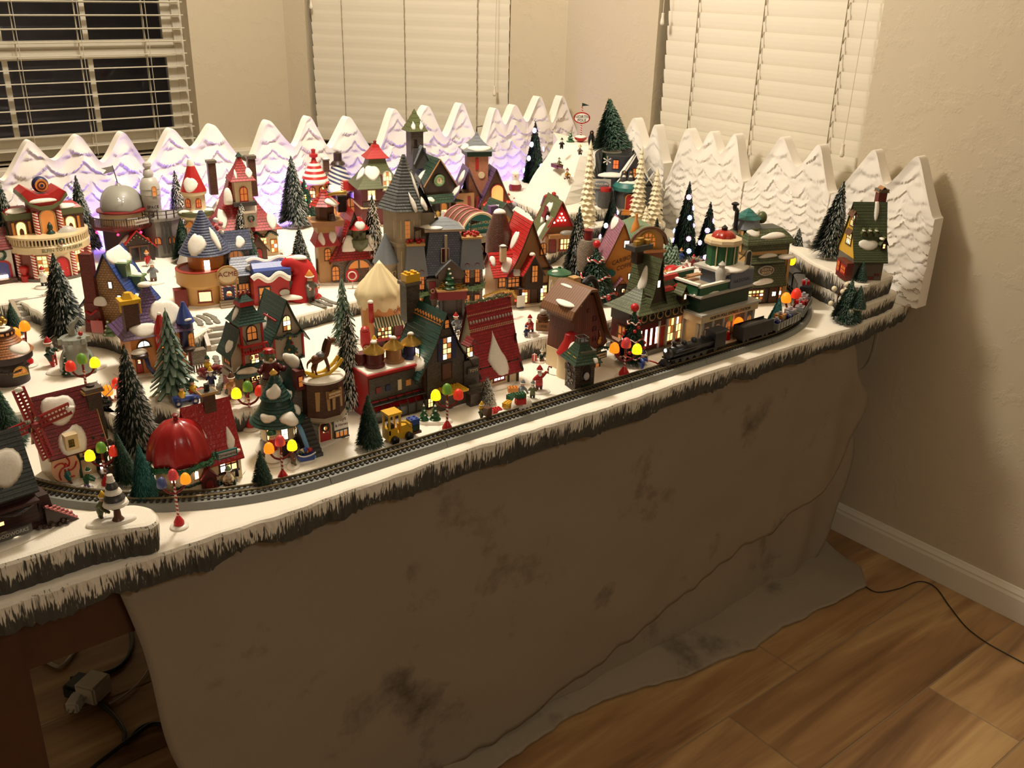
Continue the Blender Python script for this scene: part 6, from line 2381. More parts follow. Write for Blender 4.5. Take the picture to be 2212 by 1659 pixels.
# ---- doughnut barn
t = Th('village_house', 'round backed green barn with a doughnut sign on its arched front', 'house', 1394, 598, Z1, 26)
pr = [(-38, 0)] + [(38 * math.cos(a), 70 + 34 * math.sin(a)) for a in [math.pi - i * math.pi / 14 for i in range(15)]] + [(38, 0)]
t.prism('walls', 'tan', pr[::-1], 0, 44, 0, 84, 'y')
bm = N()
for i in range(16):
 a0 = math.pi - i * math.pi / 16
 a1 = math.pi - (i + 1) * math.pi / 16
 q = [bm.verts.new(p) for p in [(42 * math.cos(a0), -4, 68 + 38 * math.sin(a0)), (42.8 * math.cos(a1), -4, 68 + 38.8 * math.sin(a1)), (42.8 * math.cos(a1), 92, 68 + 38.8 * math.sin(a1)), (42 * math.cos(a0), 92, 68 + 38 * math.sin(a0))]]
 q2 = [bm.verts.new((v.co.x * .93, v.co.y, 68 + (v.co.z - 68) * .93)) for v in q]
 for f in ((q[0], q[1], q[2], q[3]), (q2[3], q2[2], q2[1], q2[0]), (q[1], q[0], q2[0], q2[1]), (q[3], q[2], q2[2], q2[3])):
  bm.faces.new(f)
bmesh.ops.recalc_face_normals(bm, faces=bm.faces[:])
t.put('roof', bm, mat('barn_green', (104, 128, 98), .4, .2, 120, .3))
t.t('front_arch', 'brown', [(42 * math.cos(a), -4, 69 + 38 * math.sin(a)) for a in [math.pi - i * math.pi / 16 for i in range(17)]], 3.4)
t.win(0, 1.4, 66, 34, 28, 0, 1, 'dim', 'gold', 4, 3)
t.b('ledge', 'lwood', 0, -4, 54, 80, 12, 5)
dn = t.ring('doughnut_sign', 'stone', -6, 0, 34, 12, 6.5)
t.ring('doughnut_icing', 'lgrey', -6, -2.5, 34, 12, 5.2, par=dn)
t.b('front_wall', 'brown', 0, 0, 0, 74, 6, 54)
t.win(-24, -3.6, 4, 12, 10, 0, 0, 'litw', 'brown', 2, 1)
t.win(14, -3.6, 4, 20, 12, 0, 0, 'lit', 'brown', 3, 2)
t.l('carrot_pot', 'orange', -22, 20, 98, [(4, -20), (11, -6), (8, 10), (3, 22), (3, 34), (0, 34)], 12)
# ================================================================ houses of the back rows
# ---- toy museum
t = Th('village_house', 'curved toy museum with a balcony, striped columns and a target ball on the roof', 'house', 138, 606, Z2, 'A')
t.l('plinth', 'dstone', 0, 88, 0, [(88, 0), (88, 6), (0, 6)], 36)
t.l('round_wall', mat('museum_red', (128, 58, 44), .45, .15, 200), 0, 88, 6, [(80, 0), (80, 54), (0, 54)], 36)
for a in (-62, -36, -13, 20, 38, 62):
 x, y = 82 * math.sin(R(a)), 88 - 82 * math.cos(R(a))
 t.l('candy_column', 'candy', x, y, 6, [(5, 0), (5, 52), (0, 52)], 10)
t.win(80.6 * math.sin(R(-24)), 88 - 80.6 * math.cos(R(-24)), 14, 18, 40, -24, 0, 'lit', 'tan', 2, 5)
t.win(80.6 * math.sin(R(30)), 88 - 80.6 * math.cos(R(30)), 14, 14, 42, 30, 0, 'lit', 'tan', 2, 5)
t.b('door_case', 'cream', 4, 10, 6, 36, 8, 52)
t.door(4, 5.6, 6, 25, 42, 3, 1, 'brightred', 'dred')
t.l('frieze', 'cream', 0, 88, 58, [(85, 0), (86, 14), (82, 18), (0, 18)], 40)
t.text('ELFIN TOY MUSEUM', 0, 88, 66, 10, 8, 'olive', rad=86.4)
t.l('balustrade_rail', 'cream', 0, 88, 88, [(80, 0), (85, 0), (85, 4), (80, 4)], 40)
bm = N()
for i in range(36):
 a = R(-88 + i * 5)
 add_box(bm, (83 * math.sin(a), 88 - 83 * math.cos(a), 75), (3, 3, 13), (1, 1), a)
t.put('baluster', bm, 'cream')
t.l('balcony_floor', 'stone', 0, 88, 75, [(83, 0), (83, 2), (0, 2)], 36)
wreath(t, 8, 1, 84, 5)
for x in (-50, 50):
 t.b('upper_wall', 'b_brown', x, 100, 76, 52, 60, 56)
 t.b('upper_cornice', 'olive', x, 100, 124, 58, 66, 12)
 t.b('roof_block', 'red', x, 100, 136, 52, 58, 6, (.8, .8))
 t.mound(x - 4, 84, 137, 22, 18, 7)
 t.win(x - 2, 69.6, 82, 18, 36, 0, 1, 'lit', 'tan', 1, 1)
 t.plate('gingerbread_figure', 'brown', x - 2, 68, 96, 9, 18, 0, 1.5, 1)
 for dx in (-17, 15):
  t.b('orange_panel', 'orange', x + dx, 69, 82, 5, 3, 36)
t.b('center_wall', 'museum_red', 0, 84, 76, 56, 60, 74)
for x in (-24, 24):
 t.l('candy_column', 'candy', x, 52, 76, [(5.5, 0), (5.5, 62), (0, 62)], 10)
t.win(0, 53.4, 88, 28, 52, 0, 1, 'dim', 'tan', 1, 1)
t.l('elf_statue', 'dgreen', 0, 46, 78, [(12, 0), (9, 16), (4, 22), (6, 26), (5, 32), (0, 40)], 12)
t.l('cloud_statue', 'lgrey', 34, 46, 76, [(28, 0), (30, 8), (14, 24), (0, 30)], 14, 1, .5)
t.prism('curved_roof', 'red', [(-44, 30), (-30, 8), (-12, 0), (12, 0), (30, 8), (44, 26), (32, 34), (10, 22), (-10, 22), (-32, 38)], 0, 84, 150, 64, 'y')
t.prism('roof_fascia', 'olive', [(-46, 22), (-30, 2), (-12, -8), (12, -8), (30, 2), (46, 18), (44, 26), (30, 8), (12, 0), (-12, 0), (-30, 8), (-44, 30)], 0, 82, 150, 70, 'y')
t.mound(-4, 56, 158, 30, 8, 9)
tb_ = t.sp('target_ball', 'dblue', 2, 80, 190, 17, (1, .8, 1), sub=3)
for i, (c, r_) in enumerate((('orange', 13), ('maroon', 9), ('orange', 6), ('dblue', 3.4))):
 t.plate('target_ring', c, 2, 80 - 12 - i * .5, 190, r_ * 2, r_ * 2, 0, 1.5 + i * .4, 1, tb_)

# ---- white garage at the left edge
t = Th('village_house', 'white garage with a red roof and glowing screen, cut by the left edge', 'house', -2, 612, Z2, 10)
t.b('walls', 'white', -10, 40, 0, 92, 70, 74)
S = t.gable('r_dred', -10, 40, 74, 92, 70, 34, 'x', 6, 4, .1, 8, 2, trim='green')
wreath(t, 14, 4, 58, 9, 0, None, 0)
t.win(4, 4.4, 6, 44, 38, 0, .4, mat('night_screen', (40, 40, 66), .3, emit=.25, ecol=(80, 80, 140)), 'red', 1, 1, sill=0)
t.b('glow_tube', 'litw', 4, -1, 10, 32, 4, 6)
t.b('stone_step', 'b_brown', 4, -6, 0, 62, 14, 9)

# ---- observatory
t = Th('village_house', 'grey domed observatory with a flag on top and a railed deck', 'house', 284, 566, Z2, 6)
t.l('lower_wall', mat('observatory_wall', (64, 50, 48), .5, .1, 100), 0, 54, 0, [(46, 0), (46, 68), (0, 68)], 8, smooth=False, rot=R(22.5))
t.l('deck', 'maroon', 0, 54, 68, [(66, 0), (70, 4), (70, 8), (0, 8)], 8, smooth=False, rot=R(22.5))
t.l('drum', 'cream', 0, 54, 76, [(46, 0), (46, 26), (0, 26)], 28)
lobed(t, 'dome', mat('dome_grey', (150, 148, 138), .45, .1, 100), 0, 54, 102, 49, 52, 1, 0, .85)
t.l('dome_rim', 'dred', 0, 54, 100, [(47, 0), (51, 1), (51, 4), (47, 5)], 30)
t.l('finial', 'grey', 0, 54, 152, [(8, 0), (4, 5), (0, 8)], 12)
f_ = t.t('flag_pole', 'dblue', [(0, 54, 156), (-6, 54, 196)], 1)
t.prism('flag', 'grey', [(0, 0), (0, -12), (-22, -16), (-14, -8), (-24, -4)], -5, 54, 195, 1, 'y', f_)
bm = N()
ps = []
for i in range(9):
 a = R(-90 + i * 22.5)
 ps.append((66 * math.sin(a), 54 - 66 * math.cos(a), 94))
 add_box(bm, (ps[-1][0], ps[-1][1], 76), (3, 3, 20))
add_tube(bm, ps, 1.4, 5)
for a, b_ in zip(ps, ps[1:]):
 for k in range(1, 5):
  add_box(bm, (lerp(a[0], b_[0], k / 5), lerp(a[1], b_[1], k / 5), 76), (1.2, 1.2, 18))
t.put('deck_rail', bm, 'dbrown')
t.plate('name_board', 'lgrey', 30, -6, 86, 34, 10, 26, 2)
t.text('OBSERVATORY', 30.8, -8, 86, 4.6, 26, 'dred')
t.bulbs('red_bulb', mat('bulb_pink', (255, 60, 110), .3, emit=4, ecol=(255, 40, 90)), [(-58, 26, 64), (-20, -8, 63), (26, -8, 64), (58, 24, 62)], 3)
t.bulbs('star_lights', 'litw', [(-2 + 4 * math.cos(i) * (1 + i % 3), 12 + i * .2, 132 + 3 * math.sin(i * 2.1) * (1 + i % 2)) for i in range(9)], .8)

# ---- rocket tower
t = Th('village_house', 'white rocket tower standing on a railed grey launch block', 'tower', 366, 556, Z2, 6)
t.l('launch_block', 'grey', -4, 44, 0, [(44, 0), (44, 76), (48, 78), (48, 84), (0, 84)], 8, smooth=False, rot=R(22.5))
t.l('rocket', 'lgrey', -18, 44, 84, [(19, 0), (19, 30), (20, 32), (20, 44), (21, 45), (20, 56), (21, 57), (19, 68), (14, 78), (9, 81), (11, 86), (8, 96), (5, 98), (9, 104), (8, 110), (0, 114)], 20)
t.text('SPACE', -18, 44, 104, 9, 0, 'dbrown', rad=19.4)
t.text('CAMP', -18, 44, 95, 8, 0, 'dbrown', rad=19.4)
t.win(-12, 24.4, 128, 8, 20, 14, 1, 'dim', 'stone', 1, 2)
bm = N()
ps = []
for i in range(8):
 a = R(-80 + i * 22.5)
 ps.append((-4 + 45 * math.sin(a), 44 - 45 * math.cos(a), 100))
 add_box(bm, (ps[-1][0], ps[-1][1], 84), (2.4, 2.4, 17))
add_tube(bm, ps, 1.3, 5)
add_tube(bm, [(x, y, z - 8) for x, y, z in ps], .9, 5)
t.put('deck_rail', bm, 'dbrown')
t.bs('glass_tube', 'dgrey', [(x, -3, 10, 4, 4, 66) for x in (-8, 0, 8)])
for a in (-50, -20, 18, 46):
 t.win(-4 + 43 * math.sin(R(a)), 44 - 43 * math.cos(R(a)), 30, 12, 14, a, 1, 'dim', 'dred', 1, 1)

# ---- little brown barn before the observatory
t = Th('village_house', 'little brown barn with a red roof edge below the observatory', 'house', 300, 562, Z2, 12, back=-.02)
t.body('dbrown', 2, 20, 0, 66, 34, 34, 34, 'y', 0)
S = t.gable('r_red', 2, 20, 34, 66, 38, 34, 'y', 6, 4, 0, 6, 2, trim='red')
t.snow(S, -1, 0, .6, 14, 16, 3, 2)
t.win(4, 2.4, 4, 34, 28, 0, 0, 'dark', 'brown', 2, 1)
t.bulbs('white_lights', 'cream', [(-28 + i * 6, .5, 36 + 22 * (1 - abs(i - 5) / 5)) for i in range(11)], 1.5)

# ---- big red roof house with cream turret
t = Th('village_house', 'cream house under a huge red roof with a cupola, round turret at its left', 'house', 530, 560, Z2, 12)
t.b('walls', 'cream', 10, 56, 0, 130, 96, 62)
S = t.hip('r_red', 6, 56, 60, 132, 98, 110, 12, (.24, .24), .7, 20, 1.6)
for sd, e, tt, a, b_, sdv in ((0, 18, .55, 13, 34, 1), (0, -44, .74, 10, 26, 3), (0, 58, .84, 10, 24, 4), (3, -20, .7, 16, 26, 5)):
 t.snow(S, sd, e, tt, a, b_, 4, sdv, .5)
t.mound(-22, 14, 118, 9, 9, 34)
t.b('cupola_wall', 'cream', 12, 34, 116, 36, 36, 50)
t.b('cupola_balcony', 'dgrey', 12, 26, 112, 48, 40, 8)
S2 = t.hip('r_red', 12, 34, 164, 38, 38, 48, 7, (.16, .16), .35, 10, 1.2, 'cupola_roof')
t.snow(S2, 0, 14, .68, 7, 14, 2, 4, .6)
t.snow(S2, 0, -14, .7, 4, 10, 2, 6, .6)
t.cone('dgreen', 12, 34, 211, 7, 0, 10, 8, 0, 1, .5, 'roof_cap')
t.win(12, 15.4, 122, 14, 28, 0, 1, 'dim', 'red', 2, 2)
t.plate('wreath_panel', 'stone', 14, -4, 88, 26, 30, 0, 18)
wreath(t, 14, -24, 92, 6)
t.chim(-40, 66, 130, 16, 16, 66, 'b_brown', None)
t.chim(44, 66, 120, 16, 16, 80, 'b_brown', None)
t.win(44, 7.4, 28, 12, 20, 0, 1, 'lit', 'orange', 2, 3)
t.win(66, 7.4, 8, 12, 26, 0, 0, 'lit', 'orange', 2, 3)
garland(t, [(28, 4, 56), (44, 2, 44), (58, 4, 54), (74, 4, 46)], 2.6, m='dgreen')
t.body('brown', 26, -6, 0, 36, 22, 24, 26, 'y', 0, 'porch')
t.gable('r_red', 26, -8, 24, 36, 24, 28, 'y', 4, 3, .1, 5, 2, 'porch_roof', trim='dbrown')
t.door(26, -17.6, 0, 14, 24, 0, 1, 'red', 'dbrown')
t.l('turret_wall', 'cream', -86, 40, 0, [(24, 0), (24, 86), (32, 92), (33, 100), (24, 108), (22, 112), (22, 138), (26, 140), (26, 146), (0, 146)], 20)
t.l('turret_brim', 'olive', -86, 40, 94, [(30, 0), (37, 4), (37, 12), (30, 13)], 20)
for a in (-60, 0, 60):
 t.mound(-86 + 26 * math.sin(R(a)), 40 - 26 * math.cos(R(a)), 104, 13, 9, 6)
C = t.cone('red', -86, 40, 146, 26, 7, 52, 20, .25, 1, .5, 'turret_cap')
t.snow(C, -28, 0, .68, 17, 20, 3, 3, .6)
t.l('white_tip', 'snow', -86, 40, 192, [(7, 0), (8, 8), (5, 18), (0, 20)], 12)
for a in (-45, 10):
 t.win(-86 + 22.4 * math.sin(R(a)), 40 - 22.4 * math.cos(R(a)), 116, 9, 16, a, 1, 'dim', 'red', 2, 2)
for a in (-36, 36):
 x, y = -86 + 22 * math.sin(R(a)), 40 - 22 * math.cos(R(a))
 t.b('dormer_wall', 'cream', x, y, 50, 18, 16, 26, (1, 1), a)
 t.win(x + 8.4 * math.sin(R(a)), y - 8.4 * math.cos(R(a)), 56, 9, 16, a, 1, 'dim', 'pink', 2, 1)
 t.b('dormer_roof', 'orange', x, y, 75, 26, 20, 12, (.1, 1), a)

# ---- striped barber house
t = Th('village_house', 'pair of joined round shops with red white and blue striped crooked roofs', 'house', 716, 474, Z2, 10)
t.l('left_wall', 'orange', -26, 30, 0, [(24, 0), (24, 74), (28, 78), (0, 78)], 18)
C = t.cone('redwhite', -26, 30, 76, 32, 10, 42, 20, .1, 1, .5)
t.snow(C, -10, 0, .9, 26, 8, 4, 3)
t.l('red_finial', 'red', -26, 30, 116, [(9, 0), (6, 5), (4, 12), (9, 15), (9, 20), (4, 22), (5, 30), (0, 32)], 12)
for a in (-24, 24):
 t.win(-26 + 24.4 * math.sin(R(a)), 30 - 24.4 * math.cos(R(a)), 48, 11, 22, a, 1, 'lit', 'brown', 2, 3)
t.chim(2, 44, 96, 12, 12, 24, 'b_brown', 'snow')
t.l('right_wall', 'maroon', 28, 34, 0, [(28, 0), (28, 52), (34, 56), (0, 56)], 18)
bands('tricolor', (232, 224, 212), (66, 70, 112), (.4, 0, 1), 500)
C = t.cone('tricolor', 26, 34, 56, 38, 12, 56, 22, .2, 1, .5)
t.snow(C, -10, 0, .86, 28, 14, 4, 8)
t.b('red_box', 'red', 44, -2, 62, 38, 14, 20)
for x in (25, 63):
 t.l('barber_pole', 'candy', x, -8, 58, [(3, 0), (3, 24), (0, 24)], 8)
t.l('bell', 'dbrown', 26, 34, 112, [(16, 0), (14, 4), (9, 8), (9, 24), (0, 28)], 14)
t.win(12, 8.4, 4, 22, 38, -10, 1, 'dim', 'brown', 2, 2)
t.win(44, 9.6, 4, 20, 38, 16, 1, 'dim', 'brown', 2, 2)
t.l('brick_post', 'b_red', 30, -4, 0, [(6, 0), (6, 40), (0, 40)], 8)

# ---- red house with green mansard
t = Th('village_house', 'red shop with a hollow green mansard roof and tall arched dormer window', 'house', 826, 490, Z2, 14)
t.b('walls', 'maroon', 0, 44, 0, 84, 74, 84)
t.b('cornice', 'cream', 0, 44, 40, 88, 78, 4)
S = t.hip('olive', 0, 44, 84, 84, 74, 60, 10, (.42, .42), .7, 12, .6)
t.snow(S, 0, -14, .5, 16, 22, 4, 3, .3)
t.snow(S, 3, 0, .6, 16, 20, 4, 4, .3)
t.snow(S, 0, 40, .85, 12, 8, 3, 5)
S2 = t.hip('red', 0, 44, 143, 38, 34, 26, 6, (.36, .36), .5, 5, .5, 'top_roof')
t.l('finial', 'dred', 0, 44, 168, [(5, 0), (3, 4), (4, 8), (0, 10)], 8)
t.b('dormer_wall', 'maroon', 14, 8, 76, 24, 14, 34)
t.win(14, .4, 80, 17, 38, 0, 1, 'lit', 'lgrey', 3, 4)
t.win(-20, 6.4, 60, 14, 18, 0, 0, 'lit', 'cream', 2, 2)
t.plate('sign_band', 'dbrown', 0, 6, 49, 80, 11, 0, 2)
t.door(14, 6.4, 0, 16, 30, 0, 1, 'dred', 'cream', 1)
t.win(-20, 6.4, 6, 16, 24, 0, 0, 'dim', 'cream', 2, 3)
t.bs('step', 'stone', [(14, 0, 0, 34, 8, 4)])

# ---- red roofed house with bell balcony and arched barn door
t = Th('village_house', 'cream house with a red roof, bell tower and a big arched double door', 'house', 748, 614, Z2, 12)
t.base(78, 50, 3, y=46)
t.body('b_stone', 24, 52, 0, 96, 84, 56, 96, 'y', .35)
S = t.gable('r_red', 24, 50, 56, 96, 88, 97, 'y', 8, 6, .35, 18, 2)
t.snow(S, -1, -14, .82, 18, 26, 4, 3, .3)
t.snow(S, 1, -8, .7, 20, 44, 4, 5, .4)
t.hip('r_red', 24, 30, 52, 100, 50, 78, 6, (.3, .2), .3, 14, 1.6, 'front_roof')
t.mound(10, 6, 70, 14, 8, 34)
t.mound(54, 8, 68, 14, 8, 34)
t.l('oriel', 'olive', 34, 8, 66, [(4, 0), (18, 12), (20, 24), (20, 28), (15, 30), (15, 52), (0, 52)], 14)
t.bs('oriel_check', 'dbrown', [(26 + (i % 3) * 8, -7.4, 98 + i * 6, 6, 1.5, 5) for i in range(3)])
C = t.cone('red', 34, 8, 116, 21, 4, 24, 14, .1, 2, 1, 'oriel_roof')
t.snow(C, 0, 0, .6, 12, 12, 3, 3, .4)
t.win(30, 2.4, 2, 50, 48, 0, 1, 'dim', 'dstone', 2, 1, fw=6)
t.bs('door_leaf', 'brown', [(17.6, 2, 2, 23, 1.6, 30), (42.4, 2, 2, 23, 1.6, 30)])
t.b('tower_wall', 'tan', -34, 36, 0, 38, 44, 124)
S2 = t.hip('red', -34, 34, 84, 44, 48, 40, 5, (.7, .7), .4, 7, 1, 'tower_skirt')
t.snow(S2, 0, -12, .6, 8, 16, 3, 2, .3)
t.snow(S2, 0, 12, .55, 8, 18, 3, 4, .3)
t.b('balcony', 'lwood', -32, 30, 124, 62, 50, 12, (1.12, 1.1))
t.l('bell_house', 'brown', -32, 32, 136, [(20, 0), (20, 32), (0, 32)], 8, smooth=False)
C = t.cone('r_red', -32, 32, 166, 32, 4, 30, 8, .3, 6, 1, 'bell_roof')
t.snow(C, 30, 0, .75, 16, 10, 3, 2)
bl = t.l('bell', 'dbrown', -22, 8, 138, [(9, 0), (7, 3), (6, 12), (0, 16)], 12)
t.t('horn', 'gold', [(-26, 18, 188), (-4, 8, 192), (10, 4, 194)], 3.4, r2=5)
t.chim(12, 70, 140, 18, 18, 34, 'black')
t.win(-52.6, 36, 20, 12, 30, -90, 1, 'dim', 'brown', 2, 3)
t.win(-34, 13.4, 52, 12, 24, 0, 1, 'dim', 'brown', 2, 3)
t.win(-20, 9.4, 8, 14, 30, 0, 1, 'dim', 'brown', 2, 3)
t.text('BELL TOWER', 30, 1, 55, 6, 0, 'dbrown')

# ---- green church
t = Th('village_house', 'dark church hall with green roofs, square steeple and a gable clock', 'house', 950, 474, Z2, 24)
t.body('dbrown', 0, 56, 0, 92, 104, 62, 66, 'y', 0)
S = t.gable('r_green', 0, 54, 62, 92, 108, 67, 'y', 9, 5, 0, 12, 2.4, trim='lwood')
t.snow(S, -1, -20, .6, 8, 30, 3, 3, .4)
ck = t.ring('clock_wreath', 'lgreen', 0, 2.6, 84, 10, 3.4)
t.plate('clock_face', 'cream', 0, 3, 84, 17, 17, 0, 1.6, 1, ck)
t.text('I', 0, 1, 84, 9, 0, 'black', ck)
S2 = t.hip('r_green', 4, -4, 40, 80, 20, 16, 4, (.9, .1), .2, 5, 1.2, 'porch_roof')
t.snow(S2, 0, -30, .5, 10, 6, 3, 2)
t.bs('porch_post', 'brown', [(x, -12, 0, 4, 4, 40) for x in (-30, -4, 18, 38)])
t.win(10, 3.4, 6, 14, 28, 0, 1, 'lit', 'gold', 1, 2)
t.b('steeple_base', 'dgrey', -26, 62, 104, 36, 40, 42, (.8, .8))
t.gable('slate', -22, 62, 122, 30, 44, 30, 'y', 4, 3, 0, 5, 2, 'steeple_gable')
t.b('steeple', 'b_dstone', -28, 66, 120, 28, 28, 66)
C = t.hip('olive', -28, 66, 182, 28, 28, 44, 7, (.04, .04), .15, 5, 1.4, 'steeple_roof')
for e in (-9, 9):
 t.snow(C, 0, e, .75, 5, 10, 3, int(e + 20), .6)
t.win(-32, 51.4, 150, 5, 14, 0, 0, 'dark', 'dbrown', 1, 1)

# ---- grey castle tower
t = Th('village_house', 'tall pale stone castle tower with grey peaked roofs and a small side turret', 'tower', 886, 656, Z2, 8)
t.l('tower_wall', mat('castle_stone', (164, 150, 128), .6, .3, 60, .15), -2, 44, 0, [(46, 0), (46, 120), (49, 122), (49, 128), (46, 130), (46, 196), (0, 196)], 6, smooth=False, rot=0)
C = t.cone('r_grey', -2, 44, 196, 58, 3, 106, 6, .25, 18, 1.6)
for a, e, tt, w_, h_ in ((28, -12, .84, 5, 22), (28, 14, .88, 9, 14), (28, 6, .55, 4, 26)):
 t.snow(C, a, e, tt, w_, h_, 3, int(e + 40), .5)
t.b('right_wall', 'castle_stone', 34, 56, 0, 50, 64, 186)
S = t.gable('r_grey', 30, 56, 184, 60, 64, 70, 'y', 6, 6, .3, 12, 2, 'right_roof')
t.snow(S, -1, -20, .7, 5, 30, 3, 2, .5)
for a, z in ((-30, 140), (0, 140), (30, 140), (30, 74), (-30, 76), (0, 60)):
 d_ = 40.2
 t.win(-2 + d_ * math.sin(R(a)), 44 - d_ * math.cos(R(a)), z, 14 if a else 9, 34, a, 0, 'dim', 'cream', 2, 4)
t.l('side_turret', 'castle_stone', -48, 14, 0, [(22, 0), (22, 80), (25, 84), (25, 92), (0, 92)], 16)
C = t.cone('slate', -48, 14, 90, 28, 2, 58, 14, .1, 1, .5, 'turret_roof')
for a in (-40, 0, 40):
 t.win(-48 + 22.3 * math.sin(R(a)), 14 - 22.3 * math.cos(R(a)), 48, 8, 24, a, 0, 'dark', 'cream', 2, 2)

# ---- clock tower shop
t = Th('village_house', 'brick clock tower with a slate cap and steep grey purple gables around a lit doorway', 'house', 1052, 474, Z2, 14)
t.b('tower', mat('tower_brick', (176, 116, 86), .6, .3, 140, .25), -14, 44, 0, 42, 42, 138)
t.b('tower_cornice', 'dgreen', -14, 44, 132, 54, 54, 12)
C = t.hip('slate', -14, 44, 144, 54, 54, 36, 6, (.06, .06), .7, 6, 1)
for sd in (0, 3):
 t.snow(C, sd, 0, .86, 24, 8, 4, 3 + sd)
t.t('weather_vane', 'dbrown', [(-14, 44, 178), (-14, 44, 190), (-2, 44, 192)], 1.2)
t.b('red_banner', 'red', -18, 22, 104, 6, 2, 24)
t.l('clock', 'cream', 0, 0, 0, [(0, 0), (1, 0), (0, .1)], 6) if 0 else t.plate('clock_face', 'cream', -8, 22.6, 92, 14, 14, 0, 2, 1)
t.body('brown', 18, 26, 0, 62, 50, 40, 66, 'y', .1)
S = t.gable('r_purple', 18, 26, 40, 62, 56, 68, 'y', 7, 5, .1, 10, 2, trim='dbrown')
t.win(22, .4, 20, 26, 54, 0, 1, mat('orange_glow', (240, 160, 96), .5, emit=.9, ecol=(255, 150, 80)), 'dred', 1, 1)
t.b('side_wall', 'lwood', -46, 36, 0, 40, 50, 56)
S2 = t.gable('r_purple', -40, 32, 54, 52, 54, 56, 'y', 7, 5, .2, 9, 2, 'side_roof')
t.snow(S2, -1, -4, .3, 14, 14, 4, 2)
t.snow(S2, -1, -6, .74, 16, 22, 4, 4)
t.bs('red_timber', 'dred', [(-38, 8, 0, 5, 4, 50), (-20, 8, 0, 5, 4, 50)])
t.bulbs('red_bulb', mat('bulb_red', (255, 50, 40), .3, emit=3, ecol=(255, 40, 30)), [(-8 + i * 5, -6, 34 + (i % 2) * 3) for i in range(4)] + [(44 + i * 5, -4, 38) for i in range(3)], 2.6)

# ---- station with glass vault
t = Th('village_house', 'train station with a ribbed barrel roof, teal half-moon sign and candy pole', 'house', 1036, 566, Z2, 32)
t.b('back_wall', 'black', 0, 84, 0, 86, 6, 60)
for x in (-40, 40):
 t.b('side_wall', 'maroon', x, 44, 0, 6, 84, 58)
pr = [(46 * math.cos(a), 46 * math.sin(a)) for a in [math.pi - i * math.pi / 16 for i in range(17)]]
t.prism('barrel_roof', mat('roof_glass_brown', (110, 80, 64), .2), (pr + [(44, 0)] + [(x * .94, z * .94) for x, z in pr[::-1]])[::-1], 0, 46, 60, 84, 'y')
for y in (4, 24, 44, 64, 86):
 t.t('roof_rib', 'pink' if y else 'cream', [(47 * math.cos(a), y, 60 + 47 * math.sin(a)) for a in [math.pi - i * math.pi / 14 for i in range(15)]], 1.8)
bm = N()
hs = [bm.verts.new((x * .9, 2, 62 + z * .9)) for x, z in pr]
bm.faces.new(hs)
t.put('half_moon_sign', bm, 'teal')
t.t('sign_rim', 'cream', [(44 * math.cos(a), 1, 61 + 44 * math.sin(a)) for a in [math.pi - i * math.pi / 16 for i in range(17)]], 3)
t.text('NORTH POLE', 0, 1.6, 84, 9, 0, 'cream')
t.text('TRAIN STATION', 0, 1.6, 72, 7.4, 0, 'cream')
t.b('canopy', 'lgrey', 0, 2, 56, 96, 12, 5)
t.prism('fringe', 'stone', [(-2, 0), (2, 0), (4, -14), (-4, -14)], 0, 0, 56, 88, 'x')
for x in (-42, 42):
 t.l('candy_pole', 'candy', x, -3, 0, [(5, 0), (5, 54), (0, 54)], 10)
t.bs('platform', 'stone', [(0, 40, 0, 92, 90, 2)])
t.sp('blue_carriage', 'lblue', -14, 40, 22, 20, (1, .8, .8))
t.t('red_boiler', 'red', [(-8, 50, 40), (24, 50, 40)], 8)
t.ring('wheel', 'cream', 18, 36, 16, 13, 1.6)
# clock house at its right
t = Th('village_house', 'small grey clock house with a green roof, right of the barrel roofed station', 'house', 1092, 552, Z2, 32)
t.body('grey', 0, 34, 0, 54, 56, 78, 34, 'y', 0)
S = t.gable('r_green', 0, 34, 78, 54, 58, 34, 'y', 5, 4, 0, 7, 2, trim='dbrown')
t.snow(S, -1, -8, .5, 8, 20, 3, 3)
ck = t.plate('clock_face', 'gold', 0, 6, 74, 24, 24, 0, 2, 1)
t.bs('clock_hand', 'black', [(0, 3.6, 74, 1.4, 1, 9), (3, 3.6, 73, 7, 1, 1.4)], ck)
t.b('porch', 'maroon', 16, -2, 0, 40, 20, 36)
t.hip('slate', 16, -2, 36, 42, 24, 12, 4, (.6, .3), 0, 4, 1, 'porch_roof')
t.win(10, -12.4, 8, 8, 20, 0, 0, 'dim', 'purple', 2, 2)
t.b('purple_chimney', 'purple', -22, 20, 80, 18, 14, 26)

# ---- green and red chalet
t = Th('village_house', 'orange chalet with a red gable of lights under a green snowy roof', 'house', 1206, 546, Z2, 20)
t.body('lwood', 4, 46, 0, 66, 80, 46, 62, 'y', .15)
S = t.gable('olive', 4, 44, 46, 66, 84, 64, 'y', 10, 6, .15, 10, 2.4, trim='dred')
t.snow(S, -1, 8, .4, 16, 30, 4, 3)
t.snow(S, -1, -14, .85, 12, 22, 4, 5)
p = S.q(-1, -6, .5)
t.b('dormer_wall', 'dred', p.x, p.y, p.z - 6, 10, 12, 16)
t.gable('dred', p.x, p.y, p.z + 10, 10, 16, 16, 'y', 3, 2, .2, 4, 1.4, 'dormer_roof')
t.win(p.x, p.y - 6.6, p.z - 2, 5, 10, 0, 1, 'litw', 'dred', 1, 1, sill=0)
t.prism('red_gable', 'brightred', [(-30, 0), (30, 0), (0, 46)], 4, 4, 56, 4, 'y')
t.bulbs('gable_lights', 'litw', [(4, 0, 84), (0, 0, 76), (8, 0, 76), (-4, 0, 70), (4, 0, 70), (12, 0, 70), (-12, 0, 66)], 2.2)
t.b('balcony', 'lwood', 6, -4, 34, 62, 18, 8)
t.mound(14, -8, 42, 16, 8, 8, m='grey')
